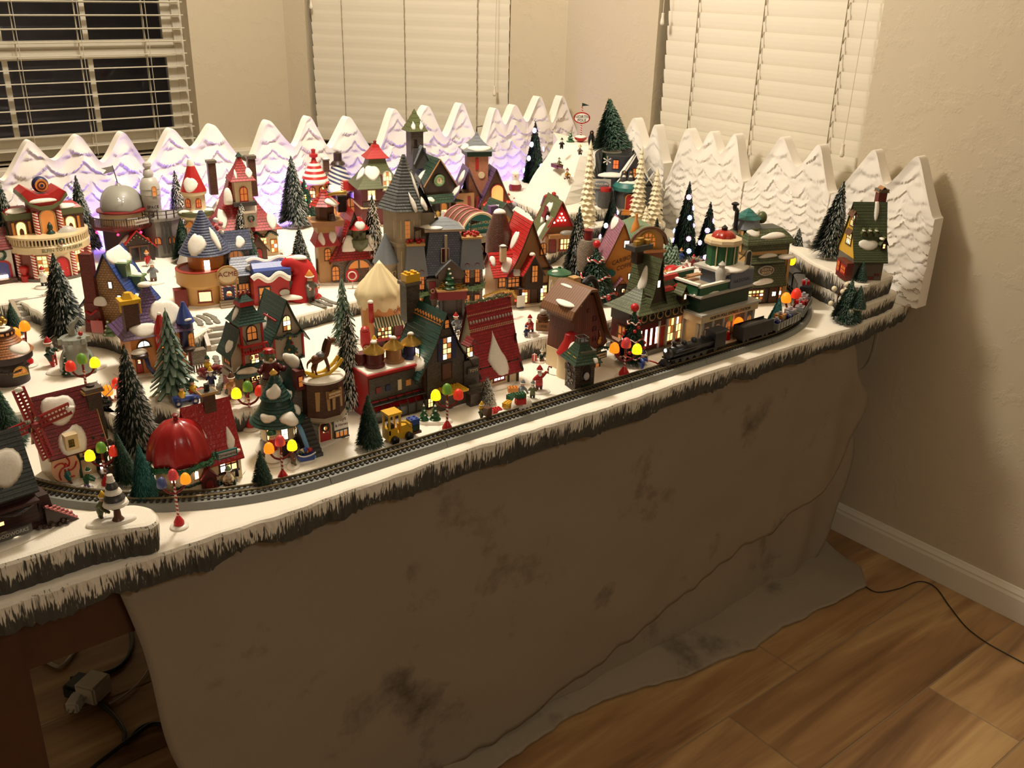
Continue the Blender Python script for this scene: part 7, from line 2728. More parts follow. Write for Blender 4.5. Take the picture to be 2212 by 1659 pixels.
t.win(20, 5.4, 6, 28, 22, 0, 0, 'lit', 'dred', 4, 2)
t.door(-12, 5.4, 0, 14, 30, 0, 1, 'dred', 'brown')

# ---- grey penguin house
t = Th('village_house', 'grey blue cottage with snowy gables, penguins on its porch roof and a red door', 'house', 1352, 446, Z3, 6)
t.b('walls', 'slate', 2, 48, 0, 96, 76, 58)
t.body('bluegrey', 14, 26, 50, 66, 50, 8, 52, 'y', .15, 'gable_wall')
S = t.gable('r_grey', 14, 26, 58, 66, 54, 54, 'y', 9, 5, .15, 9, 2.4, trim='snow')
for sd in (-1, 1):
 t.snow(S, sd, -10, .45, 10, 30, 4, 3 + sd)
t.b('back_tower', 'bluegrey', -18, 62, 56, 46, 40, 52)
t.gable('slate', -18, 62, 108, 46, 40, 22, 'x', 8, 5, .3, 6, 2, 'tower_roof')
t.mound(-18, 50, 118, 18, 12, 8)
t.win(-24, 41.4, 74, 11, 18, 0, 0, mat('orange_pane', (220, 120, 70), .4, emit=.8, ecol=(255, 120, 60)), 'dgrey', 2, 2)
t.text('*', -44, 30, 84, 44, 0, 'white')
t.win(16, .4, 64, 12, 18, 0, 0, 'lit', 'dred', 2, 2)
t.b('left_porch', 'slate', -48, 22, 0, 40, 44, 40)
t.plate('name_board', 'lgrey', -56, 0, 48, 40, 20, 0, 4)
t.plate('name_face', 'slate', -56, 0, 48, 33, 14, 0, 5, 1)
t.text('PENGUIN', -56, -6, 48, 7, 0, 'white')
t.mound(-34, 14, 62, 28, 16, 8)
t.l('porch_wall', 'dgrey', 4, -4, 0, [(26, 0), (26, 34), (30, 38), (0, 38)], 10)
t.l('porch_roof', 'teal', 4, -4, 38, [(34, 0), (36, 8), (30, 16), (0, 18)], 14)
t.mound(4, -12, 52, 22, 14, 7)
for x in (-10, 4, 22):
 pg = t.l('penguin', 'dgrey', x, -12, 56, [(7, 0), (8, 8), (6, 16), (5, 22), (0, 25)], 12)
 t.sp('white_belly', 'white', x, -17, 66, 5, (1, .5, 1.5), pg, sub=1)
 t.sp('beak', 'orange', x, -18, 77, 2, par=pg, sub=1)
t.door(4, -30.4, 0, 16, 32, 0, 1, 'red', 'orange')
t.bs('step', 'orange', [(2, -36, -4, 24, 10, 4), (0, -44, -8, 26, 10, 4)])
t.l('log_stack', 'dgrey', -46, -8, 0, [(16, 0), (15, 34), (0, 34)], 12)
t.l('red_stool', 'red', -46, -8, 34, [(12, 0), (12, 8), (0, 9)], 12)
t.b('right_room', 'slate', 52, 30, 0, 40, 50, 44)
S = t.gable('r_grey', 54, 30, 44, 40, 52, 30, 'y', 6, 4, .1, 6, 2, 'right_roof', trim='snow')
t.plate('picture_sign', 'lgrey', 66, 0, 30, 22, 16, 0, 2)

# ---- red shop with rolling roof
t = Th('village_house', 'low red shop with a wavy snow edged roof, next to the arched sign house', 'house', 592, 660, Z2, 10)
t.b('walls', 'red', 0, 40, 0, 76, 60, 58)
t.prism('wavy_roof', 'blue', [(-34, 0), (34, 0), (36, 6), (20, 12), (6, 24), (-6, 26), (-20, 18), (-36, 16)], 4, 44, 58, 78, 'x')
bm = N()
add_tube(bm, [(-40 + i * 4, 6, 60 + 6 * math.sin(i * .55)) for i in range(21)], 6, 8)
add_tube(bm, [(-40 + i * 4, 60, 82 + 4 * math.sin(i * .45)) for i in range(21)], 6, 8)
t.put('snow_edge', bm, 'snow')
t.plate('oval_sign', 'lgrey', 26, 8, 24, 22, 14, 0, 3, 1)
t.win(-16, 9.4, 8, 22, 30, 0, 0, 'dim', 'dbrown', 2, 2)
t.b('grey_porch', 'dgrey', 56, 40, 0, 36, 50, 44)
t = Th('santa_hat', 'big curling red cap shaped shop behind the green roofed house', 'house', 650, 652, Z2, 0)
t.base(46, 30, 6, m='red')
bm = N()
add_tube(bm, spline([(0, 26, 0), (6, 26, 26), (10, 26, 48), (4, 26, 66), (-12, 24, 76), (-26, 22, 70), (-30, 20, 56)], 6), 38, 16, r2=10)
t.put('cap', bm, mat('velvet_red', (196, 32, 34), .6), None, True)
t.mound(-2, 22, 88, 22, 12, 7)
t.mound(-22, -6, 10, 26, 12, 8)
# ================================================================ trees
def brush(name, seed, cols, dens=2600, flock=.4, droop=.12):
 """bottle-brush tree of unit height and unit base radius; slot 0 needles, slot 1 frosted tips"""
 rg = random.Random(seed)
 bm = N()
 add_lathe(bm, 0, 0, .06, [(.45, 0), (.5, .03), (.05, .9), (0, .92)], 8)
 for f in bm.faces:
  f.material_index = 0
 for i in range(dens):
  f = 1 - math.sqrt(rg.random())
  z = .05 + .93 * f
  a = rg.random() * 6.283
  r = (1 - f) ** .85 * (.86 + .2 * rg.random()) + .03
  dz = -droop * r * .35 + .03 * rg.uniform(-1, 1)
  w_ = .035 * rg.uniform(.6, 1.2)
  ca, sa = math.cos(a), math.sin(a)
  p0 = Vector((ca * r * .3, sa * r * .3, z + .03))
  p1 = Vector((ca * r * .78, sa * r * .78, z + .02 + dz * .7))
  p2 = Vector((ca * r, sa * r, z + dz))
  t = Vector((-sa, ca, 0)) * w_
  u = Vector((0, 0, w_ * .22))
  v = [bm.verts.new(q) for q in (p0 - t, p0 + t, p1 + t * .8 + u, p1 - t * .8 - u)]
  bm.faces.new(v)
  q = bm.faces.new((v[3], v[2], bm.verts.new(p2)))
  if rg.random() < flock * (1.2 if f < .8 else 1.6):
   q.material_index = 1
 me = bpy.data.meshes.new(name)
 bm.to_mesh(me)
 bm.free()
 for c in cols:
  me.materials.append(M(c))
 return me

mat('needle_dark', (44, 58, 48), .7, var=.35, bscale=300)
mat('needle_green', (34, 74, 52), .7, var=.35, bscale=300)
mat('needle_teal', (30, 92, 88), .7, var=.3, bscale=300)
mat('needle_black', (20, 30, 28), .8, var=.3, bscale=300)
mat('frost', (176, 178, 170), .8)
mat('frost_dim', (92, 110, 98), .8)
mat('frost_teal', (70, 132, 124), .8)
BR_ = dict(f=brush('flocked_needles', 1, ('needle_dark', 'frost'), 2600, .38), s=brush('snowy_needles', 2, ('needle_dark', 'snow'), 2400, .62),
     g=brush('green_needles', 3, ('needle_green', 'frost_dim'), 2600, .45), t=brush('teal_needles', 4, ('needle_teal', 'frost_teal'), 3000, .5, .3),
     k=brush('black_needles', 5, ('needle_black', 'needle_green'), 2800, .3), d=brush('dim_needles', 6, ('needle_green', 'needle_dark'), 2400, .4))
GRP = {}

def btree(lab, x, y, top, w, z, kind='f', lean=0, nm='bottle_brush_tree', base=1, rz=0):
 t = Th(nm, lab, 'tree', x, y, z, 0)
 h = (y - top)
 fo = bpy.data.objects.new('foliage', BR_[kind])
 COL.objects.link(fo)
 fo.parent = t.root
 fo.scale = (w / 2 * t.u, w / 2 * t.u, h * .96 * t.uz)
 fo.location = (0, 0, h * .04 * t.uz)
 fo.rotation_euler = (0, R(lean), rz + x)
 t.l('trunk', 'dbrown', 0, 0, 0, [(w * .06, 0), (w * .05, h * .2), (0, h * .22)], 8)
 if base:
  t.l('tree_base', 'snow', 0, 0, 0, [(w * .24, 0), (w * .22, 3), (w * .1, 5), (0, 6)], 14)
 return t

for a in (
 ('frosted bottle brush tree at the far left, left of the toy museum', 32, 590, 380, 74, Z2, 'f'),
 ('frosted bottle brush tree between the toy museum and the grey dome', 188, 545, 380, 68, Z2, 'f'),
 ('frosted bottle brush tree right of the white rocket tower', 394, 520, 368, 62, Z2, 's'),
 ('short dark bottle brush tree in front of the grey launch block', 400, 566, 470, 56, Z2, 'g'),
 ('tall frosted bottle brush tree left of the striped round shops', 638, 490, 337, 74, Z2, 'f'),
 ('grey green bottle brush tree in front of the red bell tower house', 652, 602, 488, 62, Z2, 'f'),
 ('leaning snow laden bottle brush tree right of the bell tower house', 806, 600, 418, 78, Z2, 's', -5),
 ('big bottle brush tree with snow flecks left of the blue roofed tan house', 146, 738, 550, 106, Z1, 'f'),
 ('biggest frosted bottle brush tree beside the red pumpkin roof, second row', 302, 990, 750, 112, Z0, 'f'),
 ('dark bottle brush tree behind the slate roof in the left corner', 20, 965, 836, 84, Z0, 'g'),
 ('frosted bottle brush tree left of the red caboose shop', 758, 880, 672, 92, Z0, 's'),
 ('dark bottle brush tree by the yellow forklift', 798, 968, 850, 64, Z0, 'g'),
 ('small dark bottle brush tree at the rails left of a candy lamp post', 568, 1054, 972, 54, Z0, 'g'),
 ('dark frosted bottle brush tree right of the bright red spotted roof', 1243, 622, 448, 76, Z1, 'f'),
 ('bottle brush tree at the foot of the pale castle tower', 851, 652, 526, 54, Z2, 'f'),
 ('narrow black green tree left of the hotel entrance', 920, 694, 610, 40, Z1, 'd'),
 ('black green tree right of the hotel entrance', 1024, 664, 588, 46, Z1, 'd'),
 ('small dark tree in front of the orange lit clock tower doorway', 1070, 468, 385, 42, Z2, 'g'),
 ('plain dark tree left of the green skate shop', 1568, 606, 507, 50, Z0, 'g'),
 ('frosted tree right of the green skate shop by the train', 1712, 600, 492, 60, Z0, 'f'),
 ('leaning frosted tree left of the green roofed house on the steps', 1784, 556, 390, 78, TB, 'f', 5),
 ('large green tree standing before the snow steps at the right end', 1826, 696, 603, 72, Z0, 'g'),
 ('small green tree half hidden beside the steps at the right end', 1852, 668, 616, 38, TA, 'g'),
 ('small green tree in front of the grid roofed house', 1858, 608, 562, 32, TB, 'g'),
 ('green tree beside the teal tree left of the pumpkin roof', 276, 1046, 936, 58, Z0, 'g', -4),
 ('teal bottle brush tree beside the tracks left of the pumpkin roof', 316, 1082, 958, 72, Z0, 't'),
 ('leaning green tree behind the round green roofed tower', 588, 950, 872, 52, Z0, 'g', 14),
 ('pale snow covered tree left of the big red roof', 530, 560, 438, 70, Z2, 's'),
 ('small bright green bush tree beside the blue cone roof', 548, 582, 512, 40, Z2, 'g'),
 ('small teal tree standing between the train and the skate shop', 1672, 702, 640, 40, Z0, 't', 6),
 ('dark tree with snowy edges in front of the red knitted roof', 1052, 872, 812, 42, Z0, 's'),
 ('grey frosted tree between toy station and stone bank', 1510, 736, 672, 46, Z0, 'f'),
 ('small green tree at the left edge below the white garage', 34, 722, 652, 44, Z1, 'g'),
):
 btree(*a)

# ---- trees in leaf tiers
def tiered(lab, x, y, top, w, z, cols, n=9, k=11, nm='resin_tree', cat='tree', seed=0):
 t = Th(nm, lab, cat, x, y, z, 0)
 h = y - top
 rg = random.Random(int(x + seed))
 fol, sn = N(), N()
 add_tube(fol, [(0, 0, h * .06), (0, 0, h * .98)], w * .07, 8, r2=.6)
 for i in range(n):
  f = i / n
  r = w / 2 * (1 - f) ** .9 + 1.5
  zz = h * (.1 + .86 * f)
  kk = max(5, int(k * (1 - .5 * f)))
  for j in range(kk):
   a = 6.283 * j / kk + i * .7 + rg.uniform(-.12, .12)
   d = Vector((math.cos(a), math.sin(a), 0))
   s_ = Vector((-d.y, d.x, 0))
   wd = r * 2.6 / kk + .8
   rr = r * rg.uniform(.88, 1.08)
   p0 = Vector((0, 0, zz + h * .07))
   p1 = d * rr * .6 + Vector((0, 0, zz + h * .03))
   p2 = d * rr + Vector((0, 0, zz - h * .045))
   for bm, o, q in ((fol, -1.0, 1), (sn, .5, .8)):
    dz = Vector((0, 0, o))
    v = [bm.verts.new(c) for c in (p0 + dz, p1 + s_ * wd * q * .7 + dz, p2 + s_ * wd * .35 * q + dz, p2 + d * 1.2 + dz * 2, p2 - s_ * wd * .35 * q + dz, p1 - s_ * wd * q * .7 + dz, p1 + dz * 2 + Vector((0, 0, 1.4)))]
    for m_ in ((0, 1, 6), (1, 2, 6), (2, 3, 6), (3, 4, 6), (4, 5, 6), (5, 0, 6)):
     bm.faces.new([v[c] for c in m_])
 t.put('foliage', fol, cols[0], None, False)
 t.put('snow_cover', sn, cols[1], None, True)
 t.l('trunk', 'dbrown' if cols[0] != 'cream' else 'cream', 0, 0, 0, [(w * .08, 0), (w * .06, h * .14), (0, h * .15)], 8)
 t.l('tree_base', 'snow', 0, 0, 0, [(w * .3, 0), (w * .26, 3), (0, 5)], 14)
 return t

PALE = mat('frosted_leaf', (126, 148, 136), .6, var=.2, bscale=200)
mat('ivory', (240, 228, 196), .5)
for a in (
 ('tall leafy spruce with pale frosted tips beside the purple roofed house', 380, 856, 664, 100, Z1, ('green', PALE), 11),
 ('slim leafy spruce with frosted tips left of the cupcake shop', 744, 738, 594, 58, Z1, ('green', PALE), 10),
 ('small glossy green fir with snow dots near the cobbled path', 512, 836, 772, 46, Z1, ('dgreen', 'green'), 6),
 ('pale frosted little spruce left of the peppermint light tree', 1440, 566, 510, 40, Z1, ('lgreen', PALE), 7),
 ('pale frosted smaller spruce at the foot of the peppermint light tree', 1456, 572, 526, 32, Z1, ('lgreen', PALE), 6),
):
 tiered(*a)
for a in (
 ('tallest ivory tiered tree at the foot of the sledding hill', 1266, 500, 304, 40, Z2, ('ivory', 'snow'), 15, 9),
 ('thin ivory tiered tree beside the penguin house door', 1322, 432, 362, 22, Z3, ('ivory', 'snow'), 8, 8),
 ('slender tall ivory tiered tree right of the penguin house', 1375, 486, 316, 38, Z2, ('ivory', 'snow'), 15, 9),
 ('shorter ivory tiered tree next to the carved mountains', 1411, 488, 364, 38, Z2, ('ivory', 'snow'), 11, 9),
 ('small ivory tiered tree behind the doughnut barn', 1393, 494, 446, 20, Z2, ('ivory', 'snow'), 6, 8),
):
 lb, x, y, top, w, z, _, n, k = a
 t = Th('white_resin_tree', lb, 'tree', x, y, z)
 h = y - top
 t.l('trunk', 'ivory', 0, 0, 0, [(w * .12, 0), (w * .08, h * .5), (.8, h * .97), (0, h)], 10)
 for i in range(n):
  f = i / n
  r, zz, g = w / 2 * (1 - f) ** .8 + 2, h * (.08 + .88 * f), h * 1.25 / n
  bm = N()
  rg_ = [[bm.verts.new((q * r * (1 + (.13 if j % 3 == 0 else -.05) * e) * math.cos(6.283 * j / 24 + i), q * r * (1 + (.13 if j % 3 == 0 else -.05) * e) * math.sin(6.283 * j / 24 + i), zz + g * b_ - (2.2 if j % 3 == 0 else 0) * e)) for j in range(24)] for q, b_, e in ((.15, 1, 0), (.5, .62, .3), (.92, .12, 1), (1, 0, 1), (.86, .02, 1), (.2, .3, 0))]
  for p, q in zip(rg_, rg_[1:]):
   for j in range(24):
    bm.faces.new((p[j], q[j], q[(j + 1) % 24], p[(j + 1) % 24]))
  bmesh.ops.recalc_face_normals(bm, faces=bm.faces[:])
  t.put('branch_tier', bm, 'ivory', None, True)

# ---- decorated trees
GA = swirl('candy_rope', (230, 220, 206), (178, 40, 40), 2, 900)

def deco(lab, x, y, top, w, z, kind, ball, ropes=0, balls=0, nm='decorated_tree'):
 t = btree(lab, x, y, top + (y - top) * .1, w, z, kind, nm=nm)
 h = y - top
 t.sp('top_ball', 'brightred', 0, 0, h - ball, ball, sub=3)
 pr = lambda f: w / 2 * (1 - f) * .98 + 2
 for i in range(ropes):
  bm = N()
  pts = []
  for k in range(25):
   a = 6.283 * k / 24
   f = .16 + .26 * i + .05 * abs(math.sin(a * 2.5)) - .02
   pts.append((pr(f) * math.cos(a), pr(f) * math.sin(a), h * f))
  t.t('candy_garland', 'candy', pts, w * .022)
 for i in range(balls):
  f = .14 + .66 * ((i * 7) % balls) / balls
  a = -2.6 + i * 1.1 + math.sin(i) * .3
  t.sp('red_ball', 'red', pr(f) * math.sin(a), -pr(f) * math.cos(a), h * f, w * .055, sub=2)
 return t

deco('large decorated tree with candy striped garlands and a red ball on top', 1282, 650, 520, 104, Z1, 'g', 8, 3, 7)
deco('small decorated tree hung with red balls and candy garlands beside the station', 1362, 784, 656, 76, Z0, 'd', 9, 3, 12)
deco('slim green tree with a red ball on top behind the green church', 967, 410, 300, 34, Z2, 'd', 6, 0, 0, 'ball_topped_tree')
deco('short slim green tree with a red ball on top left of the clock tower', 1003, 462, 376, 30, Z2, 'd', 6, 0, 0, 'ball_topped_tree')
t = btree('dark tree dotted with coloured lights beside the striped round shops', 662, 486, 384, 56, Z2, 'd', nm='lit_tree')
for i, (c, e) in enumerate((((255, 220, 120), 'white'), ((255, 190, 60), 'yellow'), ((90, 220, 110), 'green'), ((255, 60, 60), 'red'))):
 m_ = mat('fairy_' + e, c, .4, emit=3, ecol=c)
 for k in range(5):
  f = .1 + .8 * ((i * 5 + k * 3) % 17) / 17
  a = -1.3 + 2.6 * ((k * 7 + i * 3) % 11) / 11
  r_ = 27 * (1 - f) + 2
  t.sp('fairy_light', m_, r_ * math.sin(a), -r_ * math.cos(a), 100 * f, 1.9, sub=1)

# ---- peppermint light trees
PEP = [swirl('peppermint_%s' % n, a, b_, 7, 0) for n, a, b_ in (('pink', (250, 240, 250), (210, 90, 170)), ('violet', (244, 240, 255), (120, 80, 200)), ('blue', (240, 244, 255), (90, 110, 230)))]
for m_, c in zip(PEP, ((255, 190, 235), (205, 170, 255), (190, 200, 255))):
 b_ = m_.node_tree.nodes['Principled BSDF']
 l_ = b_.inputs['Base Color'].links[0].from_socket
 m_.node_tree.links.new(l_, b_.inputs['Emission Color'])
 b_.inputs['Emission Strength'].default_value = 2.6
PALEP = mat('peppermint_white', (235, 238, 255), .4, emit=5, ecol=(225, 230, 255))

def pepper(lab, x, y, top, w, z, spots, plain=0):
 t = btree(lab, x, y, top, w, z, 'k', nm='peppermint_light_tree')
 h = y - top
 for i, (px_, py_) in enumerate(spots):
  f = (y - py_) / h
  r_ = w / 2 * max(.05, 1 - f)
  sx = max(-1, min(1, (px_ - x) / max(r_, 1)))
  a = math.asin(sx) * .8
  bm = N()
  rr = 5.6
  for k in range(16):
   pass
  ring = []
  for rad, d in ((0, 1.6), (rr * .7, 1.2), (rr, 0)):
   ring.append([bm.verts.new((rad * math.cos(6.283 * k / 16) * t.u, rad * math.sin(6.283 * k / 16) * t.u, d * t.u)) for k in range(16)] if rad else [bm.verts.new((0, 0, d * t.u))])
  for k in range(16):
   bm.faces.new((ring[0][0], ring[1][k], ring[1][(k + 1) % 16]))
   bm.faces.new((ring[1][k], ring[2][k], ring[2][(k + 1) % 16], ring[1][(k + 1) % 16]))
  o = link('peppermint_light', bm, PALEP if plain and i % 2 else PEP[(i + plain) % 3], t.root, True)
  o.location = ((px_ - x) * t.u, -(math.sqrt(max(0, r_ * r_ - (px_ - x) ** 2)) + 2.5) * t.u, (y - py_) * .97 * t.uz)
  o.rotation_euler = (R(80), 0, a)
 return t

pepper('tall black tree with peppermint lights left of the sledding hill', 1152, 420, 262, 58, Z2, [(1150, 278), (1145, 308), (1170, 318), (1140, 338), (1167, 354), (1130, 366)], 1)
pepper('taller of the two peppermint light trees against the right mountains', 1474, 560, 393, 60, Z1, [(1475, 421), (1486, 445), (1481, 464), (1456, 475), (1491, 482), (1451, 497), (1483, 508), (1451, 518), (1486, 534)])
pepper('shorter of the two peppermint light trees against the right mountains', 1522, 566, 436, 56, Z1, [(1531, 473), (1521, 492), (1542, 494), (1534, 509), (1508, 520), (1541, 527), (1523, 548), (1543, 541)])
pepper('black peppermint light tree left of the doughnut barn', 1318, 520, 418, 50, Z1, [(1330, 455), (1307, 483), (1296, 510)], 1)
pepper('black peppermint light tree half hidden behind the doughnut barn', 1410, 590, 470, 52, Z1, [(1414, 509), (1412, 541), (1397, 563), (1420, 579)], 1)
# ================================================================ candy lamp posts
GUM = {}
for n_, c, e in (('yellow', (250, 190, 20), 1.5), ('orange', (255, 120, 20), 1.3), ('red', (214, 50, 30), .35), ('green', (90, 130, 40), .3), ('pink', (190, 60, 60), .25), ('blue', (70, 80, 120), .1)):
 GUM[n_] = mat('gumdrop_' + n_, c, .3, .3, 700, emit=e, ecol=c)

def lamp_post(lab, x, y, top, cols, z=Z0, r=0):
 t = Th('candy_lamp_post', lab, 'lamp', x, y, z, r, 'candy lamp posts with gumdrop lights')
 h = y - top
 t.l('base_plate', 'white', 0, 0, 0, [(19, 0), (20, 3), (16, 6), (0, 6)], 20)
 t.l('red_foot', 'brightred', 0, 0, 6, [(11, 0), (11, 6), (6, 14), (3, 19), (0, 19)], 16)
 t.l('striped_pole', 'candy', 0, 0, 22, [(2.6, 0), (2.6, h - 50), (0, h - 50)], 10)
 for i, c in enumerate(cols):
  dx = (-24, 0, 24)[i] if len(cols) == 3 else (-14, 6)[i]
  zz = h - (22, 14, 24)[i]
  yy = (-4, 8, 4)[i]
  t.t('branch', 'dred', [(0, 0, h - 42), (dx * .6, yy * .5, h - 36), (dx, yy, zz)], 2.4, sm=4)
  g = t.l('gumdrop_light', GUM[c], dx, yy, zz, [(10, 0), (11, 2), (10.5, 10), (8, 16), (4, 19.5), (0, 20.5)], 18)
  t.l('light_cup', 'dred', dx, yy, zz - 3, [(4, 0), (9, 3), (0, 3)], 12, par=g)

for a in (
 ('candy lamp post standing in front of the track, blue and orange gumdrops', 388, 1138, 1024, ('blue', 'pink', 'orange')),
 ('candy lamp post with an orange and two red gumdrops beside the sled elf', 612, 1040, 950, ('orange', 'pink', 'yellow')),
 ('candy lamp post with yellow green and red gumdrops before the yellow awning', 966, 934, 838, ('yellow', 'green', 'red')),
 ('candy lamp post with an orange gumdrop before the small ball hung tree', 1347, 816, 738, ('orange', 'pink', 'yellow')),
 ('candy lamp post with yellow green and red gumdrops left of the tall pale tower', 543, 926, 832, ('yellow', 'green', 'red')),
 ('candy lamp post with three gumdrops in front of the windmill house', 232, 1052, 964, ('yellow', 'green', 'red')),
 ('candy lamp post with red and yellow gumdrops behind the windmill roof', 190, 858, 772, ('red', 'green', 'yellow'), Z1),
 ('candy lamp post with orange gumdrops above the round brown roof', 62, 790, 702, ('orange', 'orange'), Z1),
 ('candy lamp post with two orange gumdrops half hidden by the biggest tree', 258, 912, 826, ('orange', 'red')),
 ('candy lamp post with yellow green and orange gumdrops behind the locomotive', 1566, 738, 680, ('yellow', 'green', 'orange')),
 ('candy lamp post with an orange and a red gumdrop near the gift wagon', 1706, 690, 630, ('orange', 'red')),
):
 lamp_post(*a)

# ================================================================ train
TRB = mat('locomotive_black', (30, 30, 32), .32)

class Car(Th):
 def __init__(s, name, lab, d, ln):
  p, t = on_track(d)
  s.root = tag(empty(name, (p.x, p.y, Z0 + .0172), math.atan2(t.y, t.x)), lab, 'train')
  s.u = s.uz = .001
  s.rg = random.Random(int(d * 100))

 def trucks(s, xs, m='locomotive_black', r=4.5):
  for x in xs:
   tk = s.bs('truck', m, [(x, 0, 3, 22, 15, 4)])
   bm = N()
   for dx in (-7, 7):
    for y in (-8.2, 8.2):
     add_tube(bm, [(x + dx, y - 1.2, r), (x + dx, y + 1.2, r)], r, 12)
   s.put('wheel', bm, m, tk)

d0 = math.pi / 2 * .45
X = lambda x: d0 + (x - .62)
t = Car('steam_locomotive', 'black steam locomotive with a glowing headlight on the front track', X(1.535), .2)
bm = N()
add_tube(bm, [(-98, 0, 24), (30, 0, 24)], 13, 18)
t.put('boiler', bm, TRB, None, True)
bm = N()
add_tube(bm, [(-106, 0, 24), (-98, 0, 24)], 12, 18)
t.put('smokebox_door', bm, 'dgrey', None, True)
t.bs('footplate', TRB, [(-20, 0, 11, 172, 28, 3)])
t.b('cab', TRB, 48, 0, 12, 36, 30, 34)
t.b('cab_roof', TRB, 50, 0, 46, 46, 34, 3, (.96, .8))
t.l('smokestack', TRB, -86, 0, 34, [(5, 0), (4, 8), (6, 12), (0, 12)], 14)
for x, r_ in ((-56, 7), (-24, 8), (4, 6)):
 t.l('dome', TRB, x, 0, 34, [(r_, 0), (r_, 5), (r_ * .7, 9), (0, 10)], 14)
hl = t.t('headlight', TRB, [(-112, 0, 33), (-98, 0, 33)], 5, n=14)
t.sp('headlight_lens', mat('headlight_glow', (255, 250, 240), .3, emit=14), -112.6, 0, 33, 3.8, (.4, 1, 1), hl)
t.prism('cowcatcher', TRB, [(-13, 0), (13, 0), (4, 12), (-4, 12)], -112, 0, 1, 12, 'x')
bm = N()
for x, r_ in ((-84, 6), (-62, 9), (-40, 9), (-18, 9), (4, 9), (40, 6)):
 for y in (-8.4, 8.4):
  add_tube(bm, [(x, y - 1.4, r_), (x, y + 1.4, r_)], r_, 14)
t.put('driving_wheels', bm, TRB)
tag(bpy.data.objects[t.root.children[-1].name], kind='stuff')
for y in (-10.5, 10.5):
 t.bs('side_rod', 'dgrey', [(-30, y, 8, 76, 1.4, 2)])
 t.t('handrail', 'dgrey', [(-94, y + 3 * (1 if y > 0 else -1), 28), (28, y + 3 * (1 if y > 0 else -1), 28)], .7)
t = Car('coal_tender', 'black coal tender coupled behind the steam locomotive', X(1.715), .1)
t.b('tender_body', TRB, 0, 0, 9, 108, 30, 26)
t.bs('coal_rim', TRB, [(0, -14.4, 35, 108, 1.4, 5), (0, 14.4, 35, 108, 1.4, 5), (-53, 0, 35, 1.6, 30, 5)])
t.mound(-10, 0, 34, 40, 13, 7, None, 'black', 'coal')
t.trucks((-34, 34))
gf = (('blue', 'foil_blue', (36, 44, 130)), ('gold', 'foil_gold', (210, 150, 50)), ('red', 'foil_red', (200, 34, 30)), ('silver', 'foil_silver', (190, 190, 196)))
for _, n_, c in gf:
 mat(n_, c, .22, .6, 300, metal=.55)
PEW = mat('pewter_wagon', (132, 132, 124), .4, metal=.3)

def gift(t, x, y, z, s, h, c, rib='foil_silver', nm='gift'):
 g = t.b(nm, c, x, y, z, s, s * .9, h)
 t.bs('ribbon', rib, [(x, y, z, s * .16, s * .94, h + .6), (x, y, z, s * 1.04, s * .14, h + .6)], g)
 t.l('gift_bow', rib, x, y, z + h, [(0, 0), (s * .26, s * .1), (s * .1, s * .16), (s * .2, s * .26), (0, s * .16)], 7, par=g, smooth=False)

for k, (xc, lab, gs) in enumerate(((X(1.835), 'grey open wagon loaded with blue and gold wrapped gifts', ('foil_blue', 'foil_gold', 'foil_blue', 'foil_silver')),
           (X(1.97), 'grey open wagon loaded with red foil gifts on the curve', ('foil_silver', 'foil_red', 'foil_red', 'foil_silver')))):
 t = Car('gift_wagon', lab, xc, .12)
 t.b('wagon_floor', PEW, 0, 0, 9, 118, 32, 3)
 t.bs('wagon_side', PEW, [(0, -15.4, 12, 118, 1.6, 14)])
 t.bs('wagon_side', PEW, [(0, 15.4, 12, 118, 1.6, 14)])
 for x in (-58, 58):
  t.bs('wagon_end', PEW, [(x, 0, 12, 1.8, 32, 14)])
 bm = N()
 for i in range(9):
  for y in (-16.6, 16.6):
   add_box(bm, (-56 + i * 14, y, 10), (2, 1.4, 16))
 t.put('stake', bm, PEW)
 t.trucks((-40, 40))
 for i, c in enumerate(gs):
  gift(t, -42 + i * 27, (-3, 2, -2, 3)[i], 12, 23, 19 + (i % 2) * 6, c)
for xc, lab in ((X(2.11), 'black wagon behind the gift wagons on the curve, red gift on top'), (X(2.235), 'last black train car curving behind the skate shop')):
 t = Car('black_wagon', lab, xc, .12)
 t.b('car_body', TRB, 0, 0, 9, 110, 31, 34)
 t.b('car_roof', TRB, 0, 0, 43, 114, 34, 4, (.98, .6))
 t.bs('car_door', 'dgrey', [(0, -16, 12, 26, 1.4, 28), (0, 16, 12, 26, 1.4, 28)])
 t.trucks((-36, 36))
 if 'gift' in lab:
  gift(t, -36, 0, 46, 20, 10, 'foil_red')

# ================================================================ sledding hill and sign
HW = mat('hill_snow', (244, 238, 224), .85, .2, 60)
hill_top = at(1262, 312, 1.075)
t = Th('snow_hill', 'smooth white sledding slope with a grey rock side in the corner', 'hill', 1172, 452, Z2, 0)
g = []
pts = [((1095, 470), (1205, 302)), ((1150, 478), (1232, 310)), ((1205, 482), (1262, 316)), ((1240, 470), (1300, 318))]
bm = N()
rows = []
for (bx, by), (tx, ty) in pts:
 a, b_ = at(bx, by, Z2), at(tx, ty, 1.075)
 col = []
 for j in range(13):
  f = j / 12
  p = a.lerp(b_, f)
  p.z = Z2 + (1.075 - Z2) * (f * .75 + .25 * (3 * f * f - 2 * f ** 3)) + (.006 * math.sin(bx + j) if j < 12 else 0)
  col.append(p)
 back_ = b_ + Vector((.1, .14, 0))
 col.append(back_)
 rows.append(col)
for c in rows:
 c.append(Vector((c[-1].x, c[-1].y, Z2)))
V_ = [[bm.verts.new(p - t.root.location) for p in c] for c in rows]
lowL = [bm.verts.new(Vector((p.x, p.y, Z2 + .0005)) - t.root.location) for p in rows[0][:-1]]
